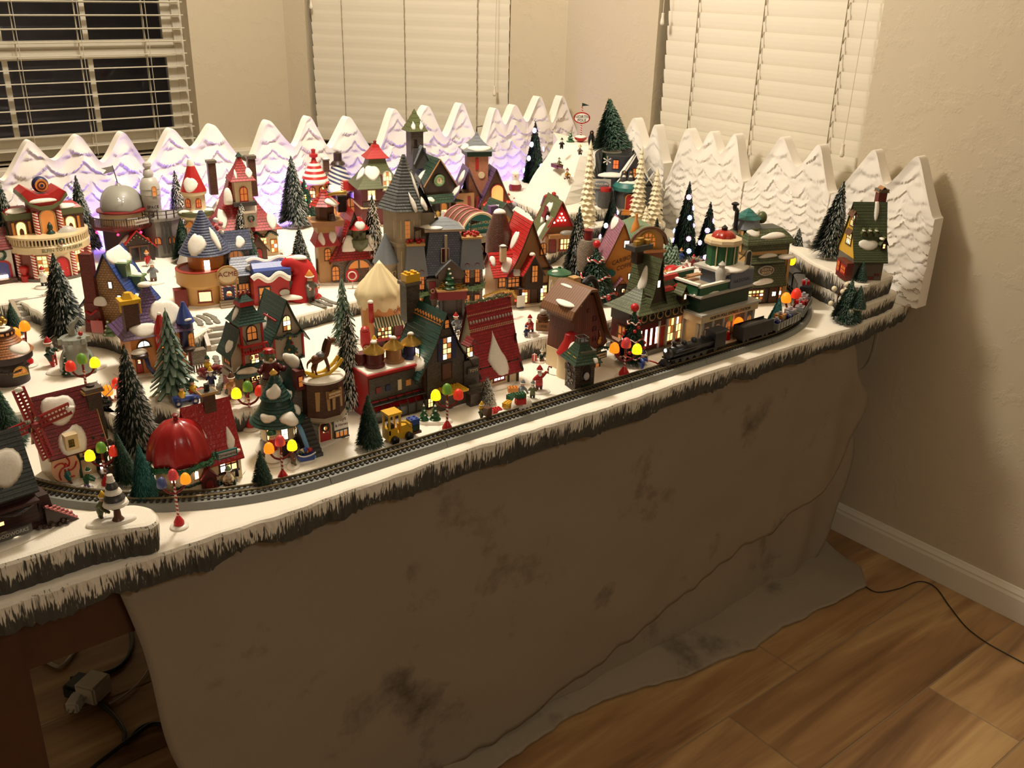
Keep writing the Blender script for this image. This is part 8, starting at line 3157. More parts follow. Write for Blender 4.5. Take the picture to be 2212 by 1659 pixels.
lowR = [bm.verts.new(Vector((p.x + .012 * math.sin(j * 2.2), p.y, Z2 + .0005)) - t.root.location) for j, p in enumerate(rows[-1][:-1])]
for a, b_ in zip(V_, V_[1:]):
 for j in range(len(a) - 1):
  bm.faces.new((a[j], b_[j], b_[j + 1], a[j + 1]))
n0 = len(bm.faces)
for j in range(len(lowL) - 1):
 bm.faces.new((V_[0][j], V_[0][j + 1], lowL[j + 1], lowL[j]))
 f = bm.faces.new((V_[-1][j + 1], V_[-1][j], lowR[j], lowR[j + 1]))
 f.material_index = 1
bmesh.ops.recalc_face_normals(bm, faces=bm.faces[:])
bmesh.ops.subdivide_edges(bm, edges=list({e for f in bm.faces if f.material_index == 1 for e in f.edges}), cuts=3)
for v in bm.verts:
 if any(f.material_index == 1 for f in v.link_faces) and v.co.z > .008:
  v.co += Vector((noise.noise(v.co * 24), noise.noise(v.co * 24 + Vector((5, 0, 0))), 0)) * .02
bm.transform(Matrix.Rotation(-t.th, 4, 'Z'))
link('slope', bm, HW, t.root, False, [HW, mat('rock_grey', (120, 122, 116), .7, .6, 50, .3)])

def hz(px_, py_):
 """height of the hill under a photo pixel"""
 f = max(0, min(1, (470 - py_) / (470 - 312)))
 return Z2 + (1.075 - Z2) * (f * .75 + .25 * (3 * f * f - 2 * f ** 3)) + .002

t = Th('north_pole_sign', 'red rimmed oval north pole sign on a striped pole with a small flag', 'sign', 1254, 306, 1.076, 4)
t.l('red_bowl', 'red', 0, 0, 0, [(5, 0), (13, 6), (14, 9), (0, 9)], 16)
t.mound(0, 0, 9, 12, 12, 5)
t.l('striped_pole', 'candy', 0, 0, 9, [(1.8, 0), (1.8, 66), (0, 66)], 8)
o = t.plate('sign_rim', 'red', 0, -1, 52, 36, 25, 0, 2, 1)
t.plate('sign_face', 'white', 0, -1, 52, 31, 20, 0, 2.6, 1, o)
t.text('NORTH', 0, -4, 54.5, 9, 0, 'dgrey', o)
t.text('POLE', 0, -4, 47, 8, 0, 'dgrey', o)
f_ = t.t('flag_pole', 'black', [(0, 0, 66), (0, 0, 84)], .8)
t.prism('flag', 'dgreen', [(0, 0), (0, -7), (15, -5)], 0, 0, 84, .8, 'y', f_)
btree('big green fir at the top of the sledding hill', 1322, 328, 212, 92, 1.07, 'g', 8)
btree('lower green fir leaning against the rock of the sledding hill', 1302, 400, 300, 52, .93, 'g', 0)
t = Th('little_fir', 'tiny glossy green tree with a snow dot, left of the north pole sign', 'tree', 1232, 306, 1.076)
pine(t, 0, 0, 0, 9, 24, 'green')
t = Th('penguin', 'black penguin standing right of the north pole sign', 'penguin', 1277, 314, 1.076)
t.l('body', 'black', 0, 0, 0, [(5, 0), (8, 8), (7, 18), (4.5, 24), (4.5, 28), (3, 32), (0, 33)], 14)
t.sp('belly', 'dgrey', 0, -4.5, 12, 5, (1, .6, 1.8), sub=1)
t.sp('beak', 'orange', 0, -5, 28, 1.6, sub=1)

# ================================================================ figurines
def pose(name, J, E, rad):
 me = bpy.data.meshes.new(name)
 me.from_pydata(J, E, [])
 o = bpy.data.objects.new(name, me)
 COL.objects.link(o)
 o.modifiers.new('s', 'SKIN')
 sv = me.skin_vertices[0].data
 for i, r in enumerate(rad):
  sv[i].radius = (r, r)
  sv[i].use_root = i == 0
 m = o.modifiers.new('d', 'SUBSURF')
 m.levels = 2
 dg = bpy.context.evaluated_depsgraph_get()
 r_ = bpy.data.meshes.new_from_object(o.evaluated_get(dg))
 bpy.data.objects.remove(o)
 r_.name = name
 r_.materials.clear()
 for c in ('red', 'black', 'skin'):
  r_.materials.append(M(c))
 hands = [Vector(J[11]), Vector(J[13])]
 for p in r_.polygons:
  c = p.center
  p.use_smooth = True
  p.material_index = 2 if (c.z > J[2][2] + .03 and abs(c.x) < .2) or min((c - h).length for h in hands) < .06 else (1 if c.z < J[4][2] + .02 else 0)
 return r_

E_ = [(0, 1), (1, 2), (2, 3), (0, 4), (4, 5), (5, 6), (0, 7), (7, 8), (8, 9), (1, 10), (10, 11), (1, 12), (12, 13)]
RD = [.16, .15, .07, .135, .085, .07, .06, .085, .07, .06, .075, .055, .075, .055]

def J(lh=(-.26, -.06, .42), rh=(.26, -.06, .42), lf=0, rf=0, lean=0, sit=0):
 z = .0 if not sit else -.2
 k = .2 - sit * .02
 return [(0, 0, .38 + z), (0, -lean * .4, .6 + z), (0, -lean * .8, .7 + z), (0, -lean, .83 + z),
   (-.09, -.02 - lf * .5 - sit * .22, k), (-.09, -lf - sit * .24, .06), (-.09, -lf - .09 - sit * .26, .05),
   (.09, -.02 - rf * .5 - sit * .22, k), (.09, -rf - sit * .24, .06), (.09, -rf - .09 - sit * .26, .05),
   (-.2, lh[1] * .5 - lean * .5, .52 + (lh[2] - .42) * .4 + z), (lh[0], lh[1] - lean, lh[2] + z), (.2, rh[1] * .5 - lean * .5, .52 + (rh[2] - .42) * .4 + z), (rh[0], rh[1] - lean, rh[2] + z)]

POSE = dict(stand=pose('standing', J(), E_, RD), walk=pose('walking', J((-.22, -.2, .46), (.24, .12, .42), .14, -.14), E_, RD), up=pose('waving', J((-.3, -.04, .4), (.32, -.08, .84), .04, -.04), E_, RD),
   carry=pose('carrying', J((-.14, -.3, .52), (.14, -.3, .52), .08, -.06), E_, RD), bend=pose('bending', J((-.12, -.28, .34), (.14, -.3, .3), .1, -.1, .2), E_, RD), sit=pose('sitting', J((-.16, -.26, .5), (.16, -.26, .5), 0, 0, .04, 1), E_, RD))

def fig(lab, x, y, h, z, coat='red', legs='black', hat='red', ps='stand', r=0, base=1, beard=0, nm='elf_figurine', hk='cone', cat='figurine', par=None):
 t = Th(nm, lab, cat, x, y, z, r)
 b0 = 0
 if base:
  t.l('snow_base', 'snow', 0, 0, 0, [(h * .34, 0), (h * .36, 2), (h * .3, 5), (0, 5)], 18, 1.25, .9)
  b0 = 4
 o = bpy.data.objects.new('body', POSE[ps])
 COL.objects.link(o)
 o.parent = t.root
 k = (h - b0) * .96
 o.scale = (k * t.u, k * t.u, k * t.uz)
 o.location.z = b0 * t.uz
 for i, c in enumerate((coat, legs, 'skin')):
  o.material_slots[i].link = 'OBJECT'
  o.material_slots[i].material = M(c)
 dz = (-.2 if ps == 'sit' else 0)
 ly = -(.2 if ps == 'bend' else .04 if ps == 'sit' else 0) * k
 hz_ = b0 + k * (.86 + dz)
 if hk == 'cone':
  ht = t.l('hat', hat, 0, ly, hz_ + k * .02, [(k * .15, 0), (k * .13, k * .05), (k * .06, k * .16), (0, k * .24)], 12)
 else:
  ht = t.l('hat', hat, 0, ly, hz_ + k * .02, [(k * .16, 0), (k * .15, k * .06), (k * .08, k * .12), (0, k * .13)], 12)
 t.l('hat_brim', 'white', 0, ly, hz_, [(k * .15, 0), (k * .16, k * .03), (k * .13, k * .05)], 12, par=ht)
 if beard:
  t.sp('beard', 'hair', 0, ly - k * .12, hz_ - k * .12, k * .1, (1, .6, 1.2), sub=1)
 bm = N()
 for dx in (-.045, .045):
  add_sphere(bm, (dx * k, ly - k * .128, hz_ - k * .015), k * .016, sub=1)
 t.put('eyes', bm, 'black')
 t.sp('nose', 'skin', 0, ly - k * .145, hz_ - k * .05, k * .026, sub=1)
 t.k = k
 t.b0 = b0
 return t

fig('figurine in a red coat and hat greeting a child, behind the red knitted roof', 1146, 722, 44, Z1, 'red', 'black', 'red', 'bend', -20, 1, 1)
fig('small child figurine in dark clothes facing the red coated figurine', 1136, 728, 26, Z1, 'dblue', 'black', 'dblue', 'stand', 30, 0)
t = fig('kneeling elf in green with two gifts, white bearded', 1170, 782, 36, Z0, 'dgreen', 'brown', 'lgrey', 'sit', 0, 1, 1)
gift(t, -16, -2, 4, 10, 12, 'red', 'white', 'red_gift')
gift(t, 16, -2, 4, 11, 10, 'gold', 'red', 'gold_gift')
t = fig('white bearded figurine in a red pointed hat holding up a candy cane', 1164, 846, 56, Z0, 'red', 'maroon', 'red', 'up', 12, 1, 1)
t.t('candy_cane', 'candy', [(18, -3, 40), (18, -3, 52), (22, -3, 56), (25, -3, 52)], 2, sm=4)
fig('gnome in an olive coat and blue cap beside the toy bricks', 1150, 864, 42, Z0, 'olive', 'black', 'slate', 'stand', -10, 1, 1)
fig('elf in a grey blue cap bending over the toy bricks', 1124, 858, 40, Z0, 'slate', 'dblue', 'slate', 'bend', 40, 0)
t = fig('elf in a yellow scarf carrying a brown box by the track', 1040, 910, 42, Z0, 'olive', 'brown', 'yellow', 'carry', 50, 1)
t.b('box', 'brown', 0, -16, 18, 14, 14, 17)
t.l('scarf', 'yellow', 0, 0, 28, [(6, 0), (7, 3), (5, 6)], 10)
t = fig('elf in a cream coat sitting on a green present with a lantern', 497, 1052, 56, Z0, 'cream', 'brown', 'lgreen', 'sit', -10, 1, 1)
t.b('seat_box', 'dgreen', 0, 4, 4, 26, 14, 13)
t.b('lantern', 'black', 18, -4, 26, 8, 8, 15, (.6, .6))
t = fig('big figurine with a green striped hat and red coat before the round tower', 592, 1000, 74, Z0, 'red', 'dred', 'green', 'stand', 6, 1, 0, hk='dome')
t.l('white_apron', 'white', 0, -2, 8, [(17, 0), (18, 10), (14, 22)], 14)
fig('elf in brown pulling the blue gift sled', 634, 1008, 44, Z0, 'brown', 'olive', 'lwood', 'walk', 70, 1)
t = Th('toy_sled', 'little blue sled filled with round parcels behind the brown elf', 'sled', 664, 1000, Z0, 20)
t.base(24, 14, 4)
t.prism('sled_body', 'blue', [(-16, 2), (16, 0), (20, 14), (14, 12), (-14, 12), (-20, 18)], 0, 8, 4, 18, 'y')
t.t('sled_rim', 'white', [(-20, -2, 22), (-8, -2, 16), (8, -2, 16), (20, -2, 20)], 1.4, sm=4)
for i, c in enumerate(('dgreen', 'cream', 'blue', 'gold', 'red')):
 t.sp('round_parcel', c, -10 + i * 5.2, 8 + (i % 2) * 3, 20 + (i % 3) * 3, 6, sub=1)
for lab, x, y, c, r in (('elf in teal pulling a cord at the left, red cap', 150, 1048, 'teal', 70), ('elf in green and purple pushing behind the teal elf', 188, 1056, 'green', 80)):
 fig(lab, x, y, 46, Z0, c, 'brown' if c == 'teal' else 'purple', 'red' if c == 'teal' else 'green', 'walk' if c == 'teal' else 'bend', r, 1)
t = fig('woodcutter elf in green and yellow with a saw on the front left ledge', 218, 1122, 60, ZF, 'olive', 'dbrown', 'yellow', 'bend', 60, 0)
t.plate('saw_blade', 'lgrey', 16, -10, 14, 26, 6, 0, 1)
t = Th('snowy_tree', 'little tree with curled snowy branches on a brown trunk, beside the woodcutter', 'tree', 252, 1128, ZF)
t.base(52, 22, 6, x=-10, y=4)
t.l('trunk', 'brown', 4, 0, 5, [(14, 0), (8, 8), (6, 30), (5, 44), (0, 46)], 10)
for i in range(5):
 f = i / 5
 t.l('snowy_bough', 'snow' if i % 2 == 0 else 'dgrey', 4 - 4 * f, 0, 38 + i * 12, [(2, 0), (22 * (1 - f) + 5, 2), (22 * (1 - f) + 3, 7), (6, 16), (0, 18)], 14)
 t.l('dark_bough', 'dgreen', 4 - 4 * f, 0, 36 + i * 12, [(2, 0), (20 * (1 - f) + 4, 2), (0, 5)], 14)
fig('tall figure in a brown hood on the upper snow near the cobbled path', 504, 866, 60, Z1, 'lwood', 'dred', 'brown', 'carry', -30, 1)
fig('elf in blue with a white beard flying past the brick chimney', 458, 838, 44, Z1, 'dblue', 'lgrey', 'yellow', 'stand', 0, 0, 1)
fig('elf lying over a candy sleigh right of the brown hooded figure', 532, 862, 34, Z1, 'green', 'red', 'lwood', 'bend', 60, 1)
t = fig('elf with a yellow cap beside the red popcorn cart', 810, 772, 46, Z1, 'dgreen', 'black', 'yellow', 'walk', -30, 1, 0)
t = Th('popcorn_cart', 'red popcorn cart with a spoked wheel left of the cupcake shop', 'cart', 792, 762, Z1, 10)
t.b('cart_body', 'red', 0, 10, 10, 18, 20, 34)
t.l('cart_top', 'red', 0, 10, 44, [(9, 0), (9, 6), (4, 10), (0, 11)], 12)
w_ = t.ring('wheel', 'lwood', 0, -2, 9, 7.5, 1.8)
t.bs('spoke', 'lwood', [(0, -2, 2, 1.2, 1, 14), (0, -2, 8, 14, 1, 1.2)], w_)
t = fig('elf in blue shovelling snow, red shovel reaching to the locomotive', 1386, 800, 42, Z0, 'blue', 'blue', 'dblue', 'carry', 60, 0)
t.t('shovel', 'red', [(8, -8, 22), (22, -20, 16), (38, -26, 6)], 1.8)
fig('skater in a red cap and blue coat behind the iron fence', 990, 716, 42, Z1, 'slate', 'dblue', 'red', 'bend', -40, 0)
fig('white bearded figurine standing on an icy base before the toy museum', 97, 622, 46, Z2, 'white', 'black', 'red', 'stand', -10, 1, 1)
t = fig('elf in a red cap on a red ladder by the ice castle', 112, 790, 60, Z1, 'dgreen', 'red', 'red', 'carry', 60, 0, 1)
t.bs('ladder', 'red', [(-6, -8, 0, 2, 3, 36), (6, -8, 0, 2, 3, 36)] + [(0, -8, 6 + i * 8, 12, 2, 2) for i in range(4)])
fig('teddy like figure carrying a bundle right of the big red cap', 672, 652, 66, Z2, 'dstone', 'dbrown', 'orange', 'carry', 30, 0)
fig('figurine in blue with a white cap in front of the wooden tub', 333, 612, 50, Z2, 'slate', 'brown', 'lgrey', 'stand', 0, 1)
fig('elf in red near the candy sign left of the dark hut', 320, 575, 34, Z2, 'red', 'lgrey', 'orange', 'walk', 20, 0)
fig('figurine with a white hat before the big red roof porch', 610, 578, 40, Z2, 'green', 'brown', 'white', 'stand', -20, 1)
fig('figurine in a striped cap sitting before the big red roof porch', 596, 584, 30, Z2, 'olive', 'brown', 'lgrey', 'sit', 0, 0)
fig('black bearded gnome at the top left of the sledding hill', 1213, 322, 24, hz(1213, 318), 'black', 'black', 'black', 'stand', 0, 0, 1)
fig('rider in grey sitting below the north pole sign', 1252, 334, 26, hz(1252, 318), 'dstone', 'dbrown', 'gold', 'sit', 10, 0)
for i, (x, y, c) in enumerate(((1206, 362, 'olive'), (1223, 390, 'gold'))):
 z = hz(x, y)
 t = Th('wooden_sled', 'maroon wooden sled on the slope, %s' % ('the upper one' if i == 0 else 'the lower one with an eared rider'), 'sled', x, y, z, 30)
 t.bs('seat_board', 'maroon', [(0, 6, 3, 16, 26, 4)])
 t.bs('runner', 'dred', [(-6, 6, -1, 2, 28, 4), (6, 6, -1, 2, 28, 4)])
 fig('sled rider in %s on the %s sled' % (('olive', 'upper') if i == 0 else ('yellow brown', 'lower')), x + 1, y - 4, 22 + i * 6, z + .012, c, 'brown', 'dred' if i else 'olive', 'sit', 30, 0)
fair = (('red', 'stand', 1440, 560, 'red'), ('blue', 'walk', 1470, 566, 'orange'), ('pink', 'sit', 1482, 586, 'white'), ('dred', 'stand', 1496, 580, 'red'), ('slate', 'walk', 1512, 584, 'dblue'), ('lblue', 'stand', 1528, 580, 'blue'), ('mauve', 'up', 1542, 574, 'red'), ('lgrey', 'stand', 1452, 610, 'black'), ('brown', 'carry', 1512, 618, 'brown'), ('lblue', 'bend', 1488, 616, 'slate'))
for i, (c, p_, x, y, h_) in enumerate(fair):
 fig('fair visitor in %s, %s' % ({'lblue': 'light blue', 'dred': 'dark red', 'lgrey': 'pale grey'}.get(c, c), ('nearest the peppermint trees', 'beside the pale spruce', 'sitting by the umbrella', 'right of the umbrella', 'in the middle of the crowd', 'wearing a deep blue cap', 'with a raised arm', 'in a black hat by the brick wall', 'in a brown hat carrying something', 'bending forward')[i]), x, y, 30, Z1, c, 'brown', h_, p_, i * 23 - 60, 0)
fig('small figure in green at the foot of the hill beside a blue pond', 1110, 458, 30, Z2, 'green', 'dgreen', 'red', 'stand', 0, 0)
fig('red capped figure among gifts right of the orange lit doorway', 1098, 450, 32, Z2, 'dred', 'brown', 'red', 'carry', 20, 0)
fig('rabbit eared figure left of the green chalet roof', 1148, 462, 30, Z2, 'olive', 'brown', 'lwood', 'sit', 0, 0)
fig('figure in red beside the chalet chimney on the hill foot', 1218, 458, 36, Z2, 'red', 'dblue', 'pink', 'up', 0, 0)
fig('figure in blue waving next to the chalet roof', 1238, 462, 28, Z2, 'blue', 'dblue', 'brown', 'up', -10, 0)
fig('figure in white with black trousers between the toy station and the locomotive', 1452, 768, 34, Z0, 'white', 'black', 'lgrey', 'carry', 30, 0)
# ================================================================ small pieces
# ---- yellow forklift
t = Th('forklift', 'yellow toy forklift carrying blue and green toy bricks beside the track', 'forklift', 870, 958, Z0, 'A')
t.base(42, 22, 6, y=12)
TYL = 'toy_yellow'
t.b('chassis', TYL, 0, 12, 14, 50, 26, 12)
t.b('rear_box', TYL, -24, 12, 14, 22, 28, 22)
t.bs('cab_post', TYL, [(x, y, 26, 4, 4, 40) for x in (-32, -6) for y in (0, 24)])
t.b('cab_roof', TYL, -19, 12, 66, 34, 32, 5)
t.b('seat', 'black', -22, 12, 30, 10, 14, 14)
t.b('hood', TYL, 12, 12, 24, 26, 22, 14)
t.t('arm', TYL, [(-4, 2, 48), (10, 2, 44), (24, 2, 30)], 2.6)
t.bs('fork_tray', 'brown', [(36, 12, 12, 24, 26, 5)])
for dx in (-22, 14):
 for y in (-5, 29):
  t.t('wheel', 'black', [(dx, y - 4, 14), (dx, y + 4, 14)], 9, n=16)
for c, z in (('dgreen', 18), ('blue', 31)):
 br = t.b('toy_brick', c, 34, 12, z, 22, 20, 12)
 t.bulbs('stud', c, [(34 + i, 12 + j, z + 12.5) for i in (-6, 6) for j in (-5, 5)], 2.6, br)

# ---- snow mound with toy bricks
t = Th('snow_mound', 'white snow mound with a ramp that toy bricks tumble down, by the track', 'mound', 1122, 898, Z0, 'A')
t.base(46, 28, 10, y=14)
t.mound(16, 16, 4, 26, 20, 30)

def brick(lab, x, y, z, c, r, h=10):
 t = Th('toy_brick', lab, 'brick', x, y, z, r)
 b_ = t.b('block', c, 0, 0, 0, 22, 14, h)
 t.bulbs('stud', c, [(i, j, h + .6) for i in (-6.5, 0, 6.5) for j in (-3.5, 3.5)], 2.2, b_)

brick('red toy brick at the foot of the snow mound', 1072, 892, Z0 + .003, 'brightred', 30)
brick('yellow toy brick on the ramp of the snow mound', 1096, 878, Z0 + .012, TYL, 60)
brick('green toy brick lying on the mound behind the yellow one', 1106, 862, Z0 + .016, 'green', 40)
brick('red toy brick under the green one on top of the mound', 1124, 872, Z0 + .028, 'red', 20, 11)
brick('green toy brick stacked on the red one on top of the mound', 1124, 860, Z0 + .038, 'green', 24, 11)
brick('orange yellow toy brick beside the window of the knitted roof house', 1108, 846, Z0 + .016, 'orange', 10)
t = Th('little_fir', 'tiny teal fir in front of the toy brick mound', 'tree', 1111, 894, Z0)
pine(t, 0, 0, 0, 8, 26, 'teal', 1, tiers=3)
t = Th('little_fir', 'pair of snow dotted firs on one white base before the greenhouse front', 'tree', 936, 912, Z0)
t.base(42, 16, 6, y=0)
pine(t, -20, 0, 4, 12, 38, 'green', 1)
pine(t, 4, 2, 4, 14, 36, 'green', 1)
t = Th('toy_pile', 'red and blue gnomes asleep on a white base at the foot of a dark tree', 'figurine', 800, 962, Z0)
t.base(28, 12, 5, y=0)
for x, c, r_ in ((-10, 'orange', 9), (6, 'blue', 8), (16, 'gold', 5), (-20, 'green', 4)):
 t.sp('sleeping_gnome', c, x, 0, 10, r_, (1, .9, 1.1))

# ---- race cars
for lab, x, y, c, r in (('blue race car with a driver in yellow on the middle snow tier', 404, 876, 'blue', 12), ('red race car behind the blue one', 428, 862, 'red', 20), ('dark red race car with a yellow capped driver by the cobbled path', 462, 812, 'dred', 30)):
 t = Th('race_car', lab, 'car', x, y, Z1, r)
 bm = N()
 add_tube(bm, [(-26, 10, 12), (-10, 10, 13), (14, 10, 12), (30, 10, 9)], 9, 12, r2=4)
 t.put('car_body', bm, c, None, True)
 for dx in (-18, 18):
  for dy in (-1, 21):
   w_ = t.t('wheel', 'dblue' if c == 'blue' else 'maroon', [(dx, dy - 3, 8), (dx, dy + 3, 8)], 8, n=14)
   t.t('hub', 'lgrey', [(dx, dy - 3.4, 8), (dx, dy + 3.4, 8)], 3.4, w_, n=10)
 d = t.l('driver', 'yellow', -6, 10, 16, [(7, 0), (8, 8), (4, 13), (0, 14)], 12)
 t.sp('driver_head', 'skin', -6, 9, 34, 5.4, par=d, sub=1)
 t.l('driver_cap', 'dgreen', -6, 10, 37, [(6, 0), (3, 6), (0, 9)], 10, par=d)

# ---- ice castle
ICE = mat('ice', (150, 156, 146), .12, .5, 90, .1, spec=.8)
t = Th('ice_castle', 'grey green carved ice bell castle with a swan on top, left middle', 'sculpture', 168, 808, Z1)
t.base(62, 30, 5)
t.l('ice_bell', ICE, 4, 20, 4, [(38, 0), (36, 20), (30, 36), (24, 44), (26, 60), (30, 62), (28, 70), (14, 74), (0, 74)], 20)
t.t('ice_swan', ICE, [(4, 20, 76), (2, 20, 92), (6, 18, 102), (14, 18, 108), (20, 18, 116)], 9, sm=4, r2=3)
t.bs('ice_tooth', ICE, [(4 + 30 * math.sin(R(a)), 20 - 30 * math.cos(R(a)), 64, 8, 8, 12) for a in (-70, -35, 0, 35, 70)])
t.sp('red_bird', 'red', 18, 4, 84, 5)
pine(t, -20, -4, 4, 12, 42, 'dgreen')
pine(t, 30, 0, 4, 10, 40, 'lgreen', 0)

# ---- cocoa water tower
t = Th('water_tower', 'cream cocoa tank on dark legs with a green lid, left of the large decorated tree', 'tower', 1206, 694, Z1, 8)
t.base(36, 24, 4, y=14)
for dx in (-16, 16):
 for dy in (2, 30):
  t.t('leg', 'dgreen', [(dx * 1.2, dy, 3), (dx * .9, dy, 44)], 4)
t.l('tank', 'cream', 0, 16, 44, [(21, 0), (22, 4), (22, 54), (0, 54)], 22)
t.l('lid', 'green', 0, 16, 98, [(27, 0), (26, 3), (14, 9), (4, 12), (3, 15), (0, 16)], 22)
t.mound(-8, 8, 104, 9, 6, 4)
t.text('HOT', 4, 16, 78, 9, 4, 'brown', rad=22.2)
t.text('CHOC', 4, 16, 66, 11, 4, 'black', rad=22.2)
t.l('red_valve', 'red', -10, -8, 50, [(3, 0), (3, 34), (0, 34)], 8)
t.t('hose', 'lgrey', [(-18, -2, 90), (-22, -10, 60), (-10, -14, 30), (4, -12, 14)], 1.2, sm=4)

# ---- iron fence and lantern arch round the skating pond
t = Th('iron_fence', 'black scrolled iron fence behind the shop roofs', 'fence', 992, 726, Z1, 'A')
bm = N()
for i in range(14):
 add_tube(bm, [(-45 + i * 7, 0, 0), (-45 + i * 7, 0, 18)], .9, 4)
 add_tube(bm, [(-45 + i * 7 + 2.4 * math.cos(a), 0, 20 + 2.4 * math.sin(a)) for a in [j * .9 for j in range(7)]], .7, 4)
tag(t.put('rail_posts', bm, 'black'), kind='stuff')
for z in (4, 15):
 t.t('rail', 'black', [(-48, 0, z), (50, 0, z)], .9)
t = Th('pond_arch', 'pale wooden arch with twig garland and red lights at the skating pond', 'arch', 1076, 690, Z1, 'A')
for x in (-22, 22):
 t.b('post', 'stone', x, 0, 0, 6, 6, 40)
t.t('arch_beam', 'stone', [(22 * math.cos(a), 0, 36 + 18 * math.sin(a)) for a in [math.pi - i * math.pi / 10 for i in range(11)]], 3.4)
garland(t, [(-40, 0, 56), (-18, 0, 60), (10, 0, 60), (36, 0, 54), (48, 0, 40)], 2.6, m='gold')
t.bulbs('red_light', 'bulb_red', [(-38, -3, 50), (30, -3, 48), (44, -3, 34)], 2.4)
fig('white figurine in a big red hat with lights beside the pond arch', 1026, 684, 44, Z1, 'white', 'lgrey', 'brightred', 'stand', 0, 0, hk='dome')

# ---- signs
t = Th('lollipop_sign', 'red and white swirl lollipop sign in front of the arched barn doors', 'sign', 762, 622, Z2)
t.t('stick', 'white', [(0, 0, 0), (0, 0, 14)], 1.6)
lp = t.plate('candy_disc', 'brightred', 0, 0, 28, 27, 27, 0, 3, 1)
t.ring('white_swirl', 'white', 0, -2.5, 28, 8.5, 1.5, par=lp)
t.plate('candy_heart', 'red', 0, -1, 28, 9, 9, 0, 3.4, 1, lp)
t = Th('wooden_sign', 'round topped brown wooden sign behind the cupcake roof', 'sign', 866, 640, Z2, 6)
t.bs('post', 'brown', [(-14, 2, 0, 4, 4, 30), (14, 2, 0, 4, 4, 30)])
t.plate('board', 'brown', 0, 0, 44, 44, 44, 0, 2.5, 1)
t.text('North Pole', 0, -3, 50, 8, 0, 'gold')
t.text('Woods', 0, -3, 41, 9, 0, 'gold')

# ---- bead sprig, antlered deer, cannon, tumbling snow, log pile
t = Th('bead_sprig', 'dry twig with cream round beads left of the large green tree', 'sprig', 1800, 690, Z0)
t.t('stem', 'brown', [(0, 0, 0), (3, 0, 24), (2, 0, 50), (8, 0, 78)], 1.4, sm=4)
for x, z in ((-8, 66), (16, 78), (10, 62), (14, 46), (-10, 34), (18, 68)):
 t.t('twig', 'brown', [(3, 0, z - 14), (x, 0, z)], .8)
 t.sp('bead', 'ivory', x, -1, z, 6, sub=2)
t = Th('reindeer', 'dark reindeer lying with tall pale antlers behind the windmill chimney', 'deer', 222, 884, Z1, -30)
t.sp('body', 'black', 0, 6, 12, 14, (1.5, .8, .9))
hd = t.sp('head', 'black', 12, -4, 26, 6, (1.2, .8, .9))
t.t('neck', 'black', [(8, 2, 14), (11, -3, 25)], 5)
for d in (-1, 1):
 t.t('antler', 'lgrey', [(11 + d * 2, -3, 31), (11 + d * 14, 0, 42), (11 + d * 26, 2, 56)], 1.2, hd, sm=3)
 for k in (.4, .7):
  t.t('antler_tine', 'lgrey', [(11 + d * 24 * k, 0, 32 + 22 * k), (11 + d * (24 * k - 3), 0, 48 + 20 * k)], .9, hd)
t.bs('leg', 'black', [(-8, 0, 0, 4, 4, 10), (8, 0, 0, 4, 4, 10)])
t = Th('snow_cone', 'smooth white snow pile right of the cupcake shop', 'snow pile', 906, 724, Z1)
t.mound(0, 14, 0, 28, 20, 40)

# ---- stepping stones and stairs cut in the snow
PATH = mat('path_stone', (122, 118, 106), .8, .3, 120, .2)
for lab, pts, z, w_ in (('grey cobbled path climbing to the snow stairs', [(488, 770), (490, 790), (482, 812), (476, 832), (470, 850)], Z1, 17), ('grey cobbled path before the cap shaped shop', [(678, 646), (694, 654), (712, 660)], Z2, 15), ('grey cobbled path beside the blue turret', [(430, 684), (444, 690), (452, 700)], Z2, 15)):
 p0 = at(*pts[0], z)
 pa = tag(empty('cobbled_path', p0), lab, 'path')
 sp_ = spline([at(x, y, z) for x, y in pts], 4)
 rg = random.Random(len(lab))
 for i, p in enumerate(sp_):
  d = (sp_[min(i + 1, len(sp_) - 1)] - sp_[max(i - 1, 0)]).normalized()
  sd = Vector((-d.y, d.x, 0))
  for k in (-1, 0, 1):
   c = p + sd * (k * w_ * .001 * 1.15 + rg.uniform(-.001, .001)) - p0
   bm = N()
   a0 = rg.uniform(0, 1)
   rr = [rg.uniform(.8, 1.1) for _ in range(7)]
   add_lathe(bm, 0, 0, .0006, [(.0075, 0), (.0072, .0016), (.006, .0022), (0, .0023)], 7, 1.1, .8)
   bmesh.ops.rotate(bm, verts=bm.verts, matrix=Matrix.Rotation(math.atan2(d.y, d.x) + a0, 3, 'Z'))
   bmesh.ops.translate(bm, verts=bm.verts, vec=c)
   link('stone', bm, PATH, pa)
for lab, x, y, w_ in (('grey and white snow stairs between the purple and green roofed houses', 482, 752, 52), ('grey and white snow stairs at the far left under the toy museum', 78, 690, 58)):
 t = Th('snow_stairs', lab, 'stairs', x, y, Z1, 10)
 for i in range(4):
  s_ = t.b('stair_step', 'lgrey', 0, i * 14, 0, w_, 15, 9 + i * 9)
  t.mound(-6 + (i % 2) * 14, i * 14 - 2, 9 + i * 9, 13, 5, 2, s_)
 for dx in (-1, 1):
  t.prism('side_bank', 'stone', [(-8, 0), (56, 0), (52, 36), (40, 38), (-6, 12)], dx * (w_ / 2 + 4), 0, 0, 9, 'x')
t = Th('picket_fence', 'short grey picket fence behind the leaning snowy tree', 'fence', 826, 562, Z2, 10)
t.bs('picket', 'stone', [(-24 + i * 6, i * .6, 0, 3, 2, 22 + (i % 3) * 3) for i in range(9)])
t.bs('rail', 'stone', [(0, 2, 8, 54, 1.5, 2.5)])
t = Th('umbrella', 'red and white striped parasol at the fair behind the toy station', 'umbrella', 1470, 614, Z1)
t.t('pole', 'lgrey', [(0, 0, 0), (0, 0, 34)], 1.2)
bm = N()
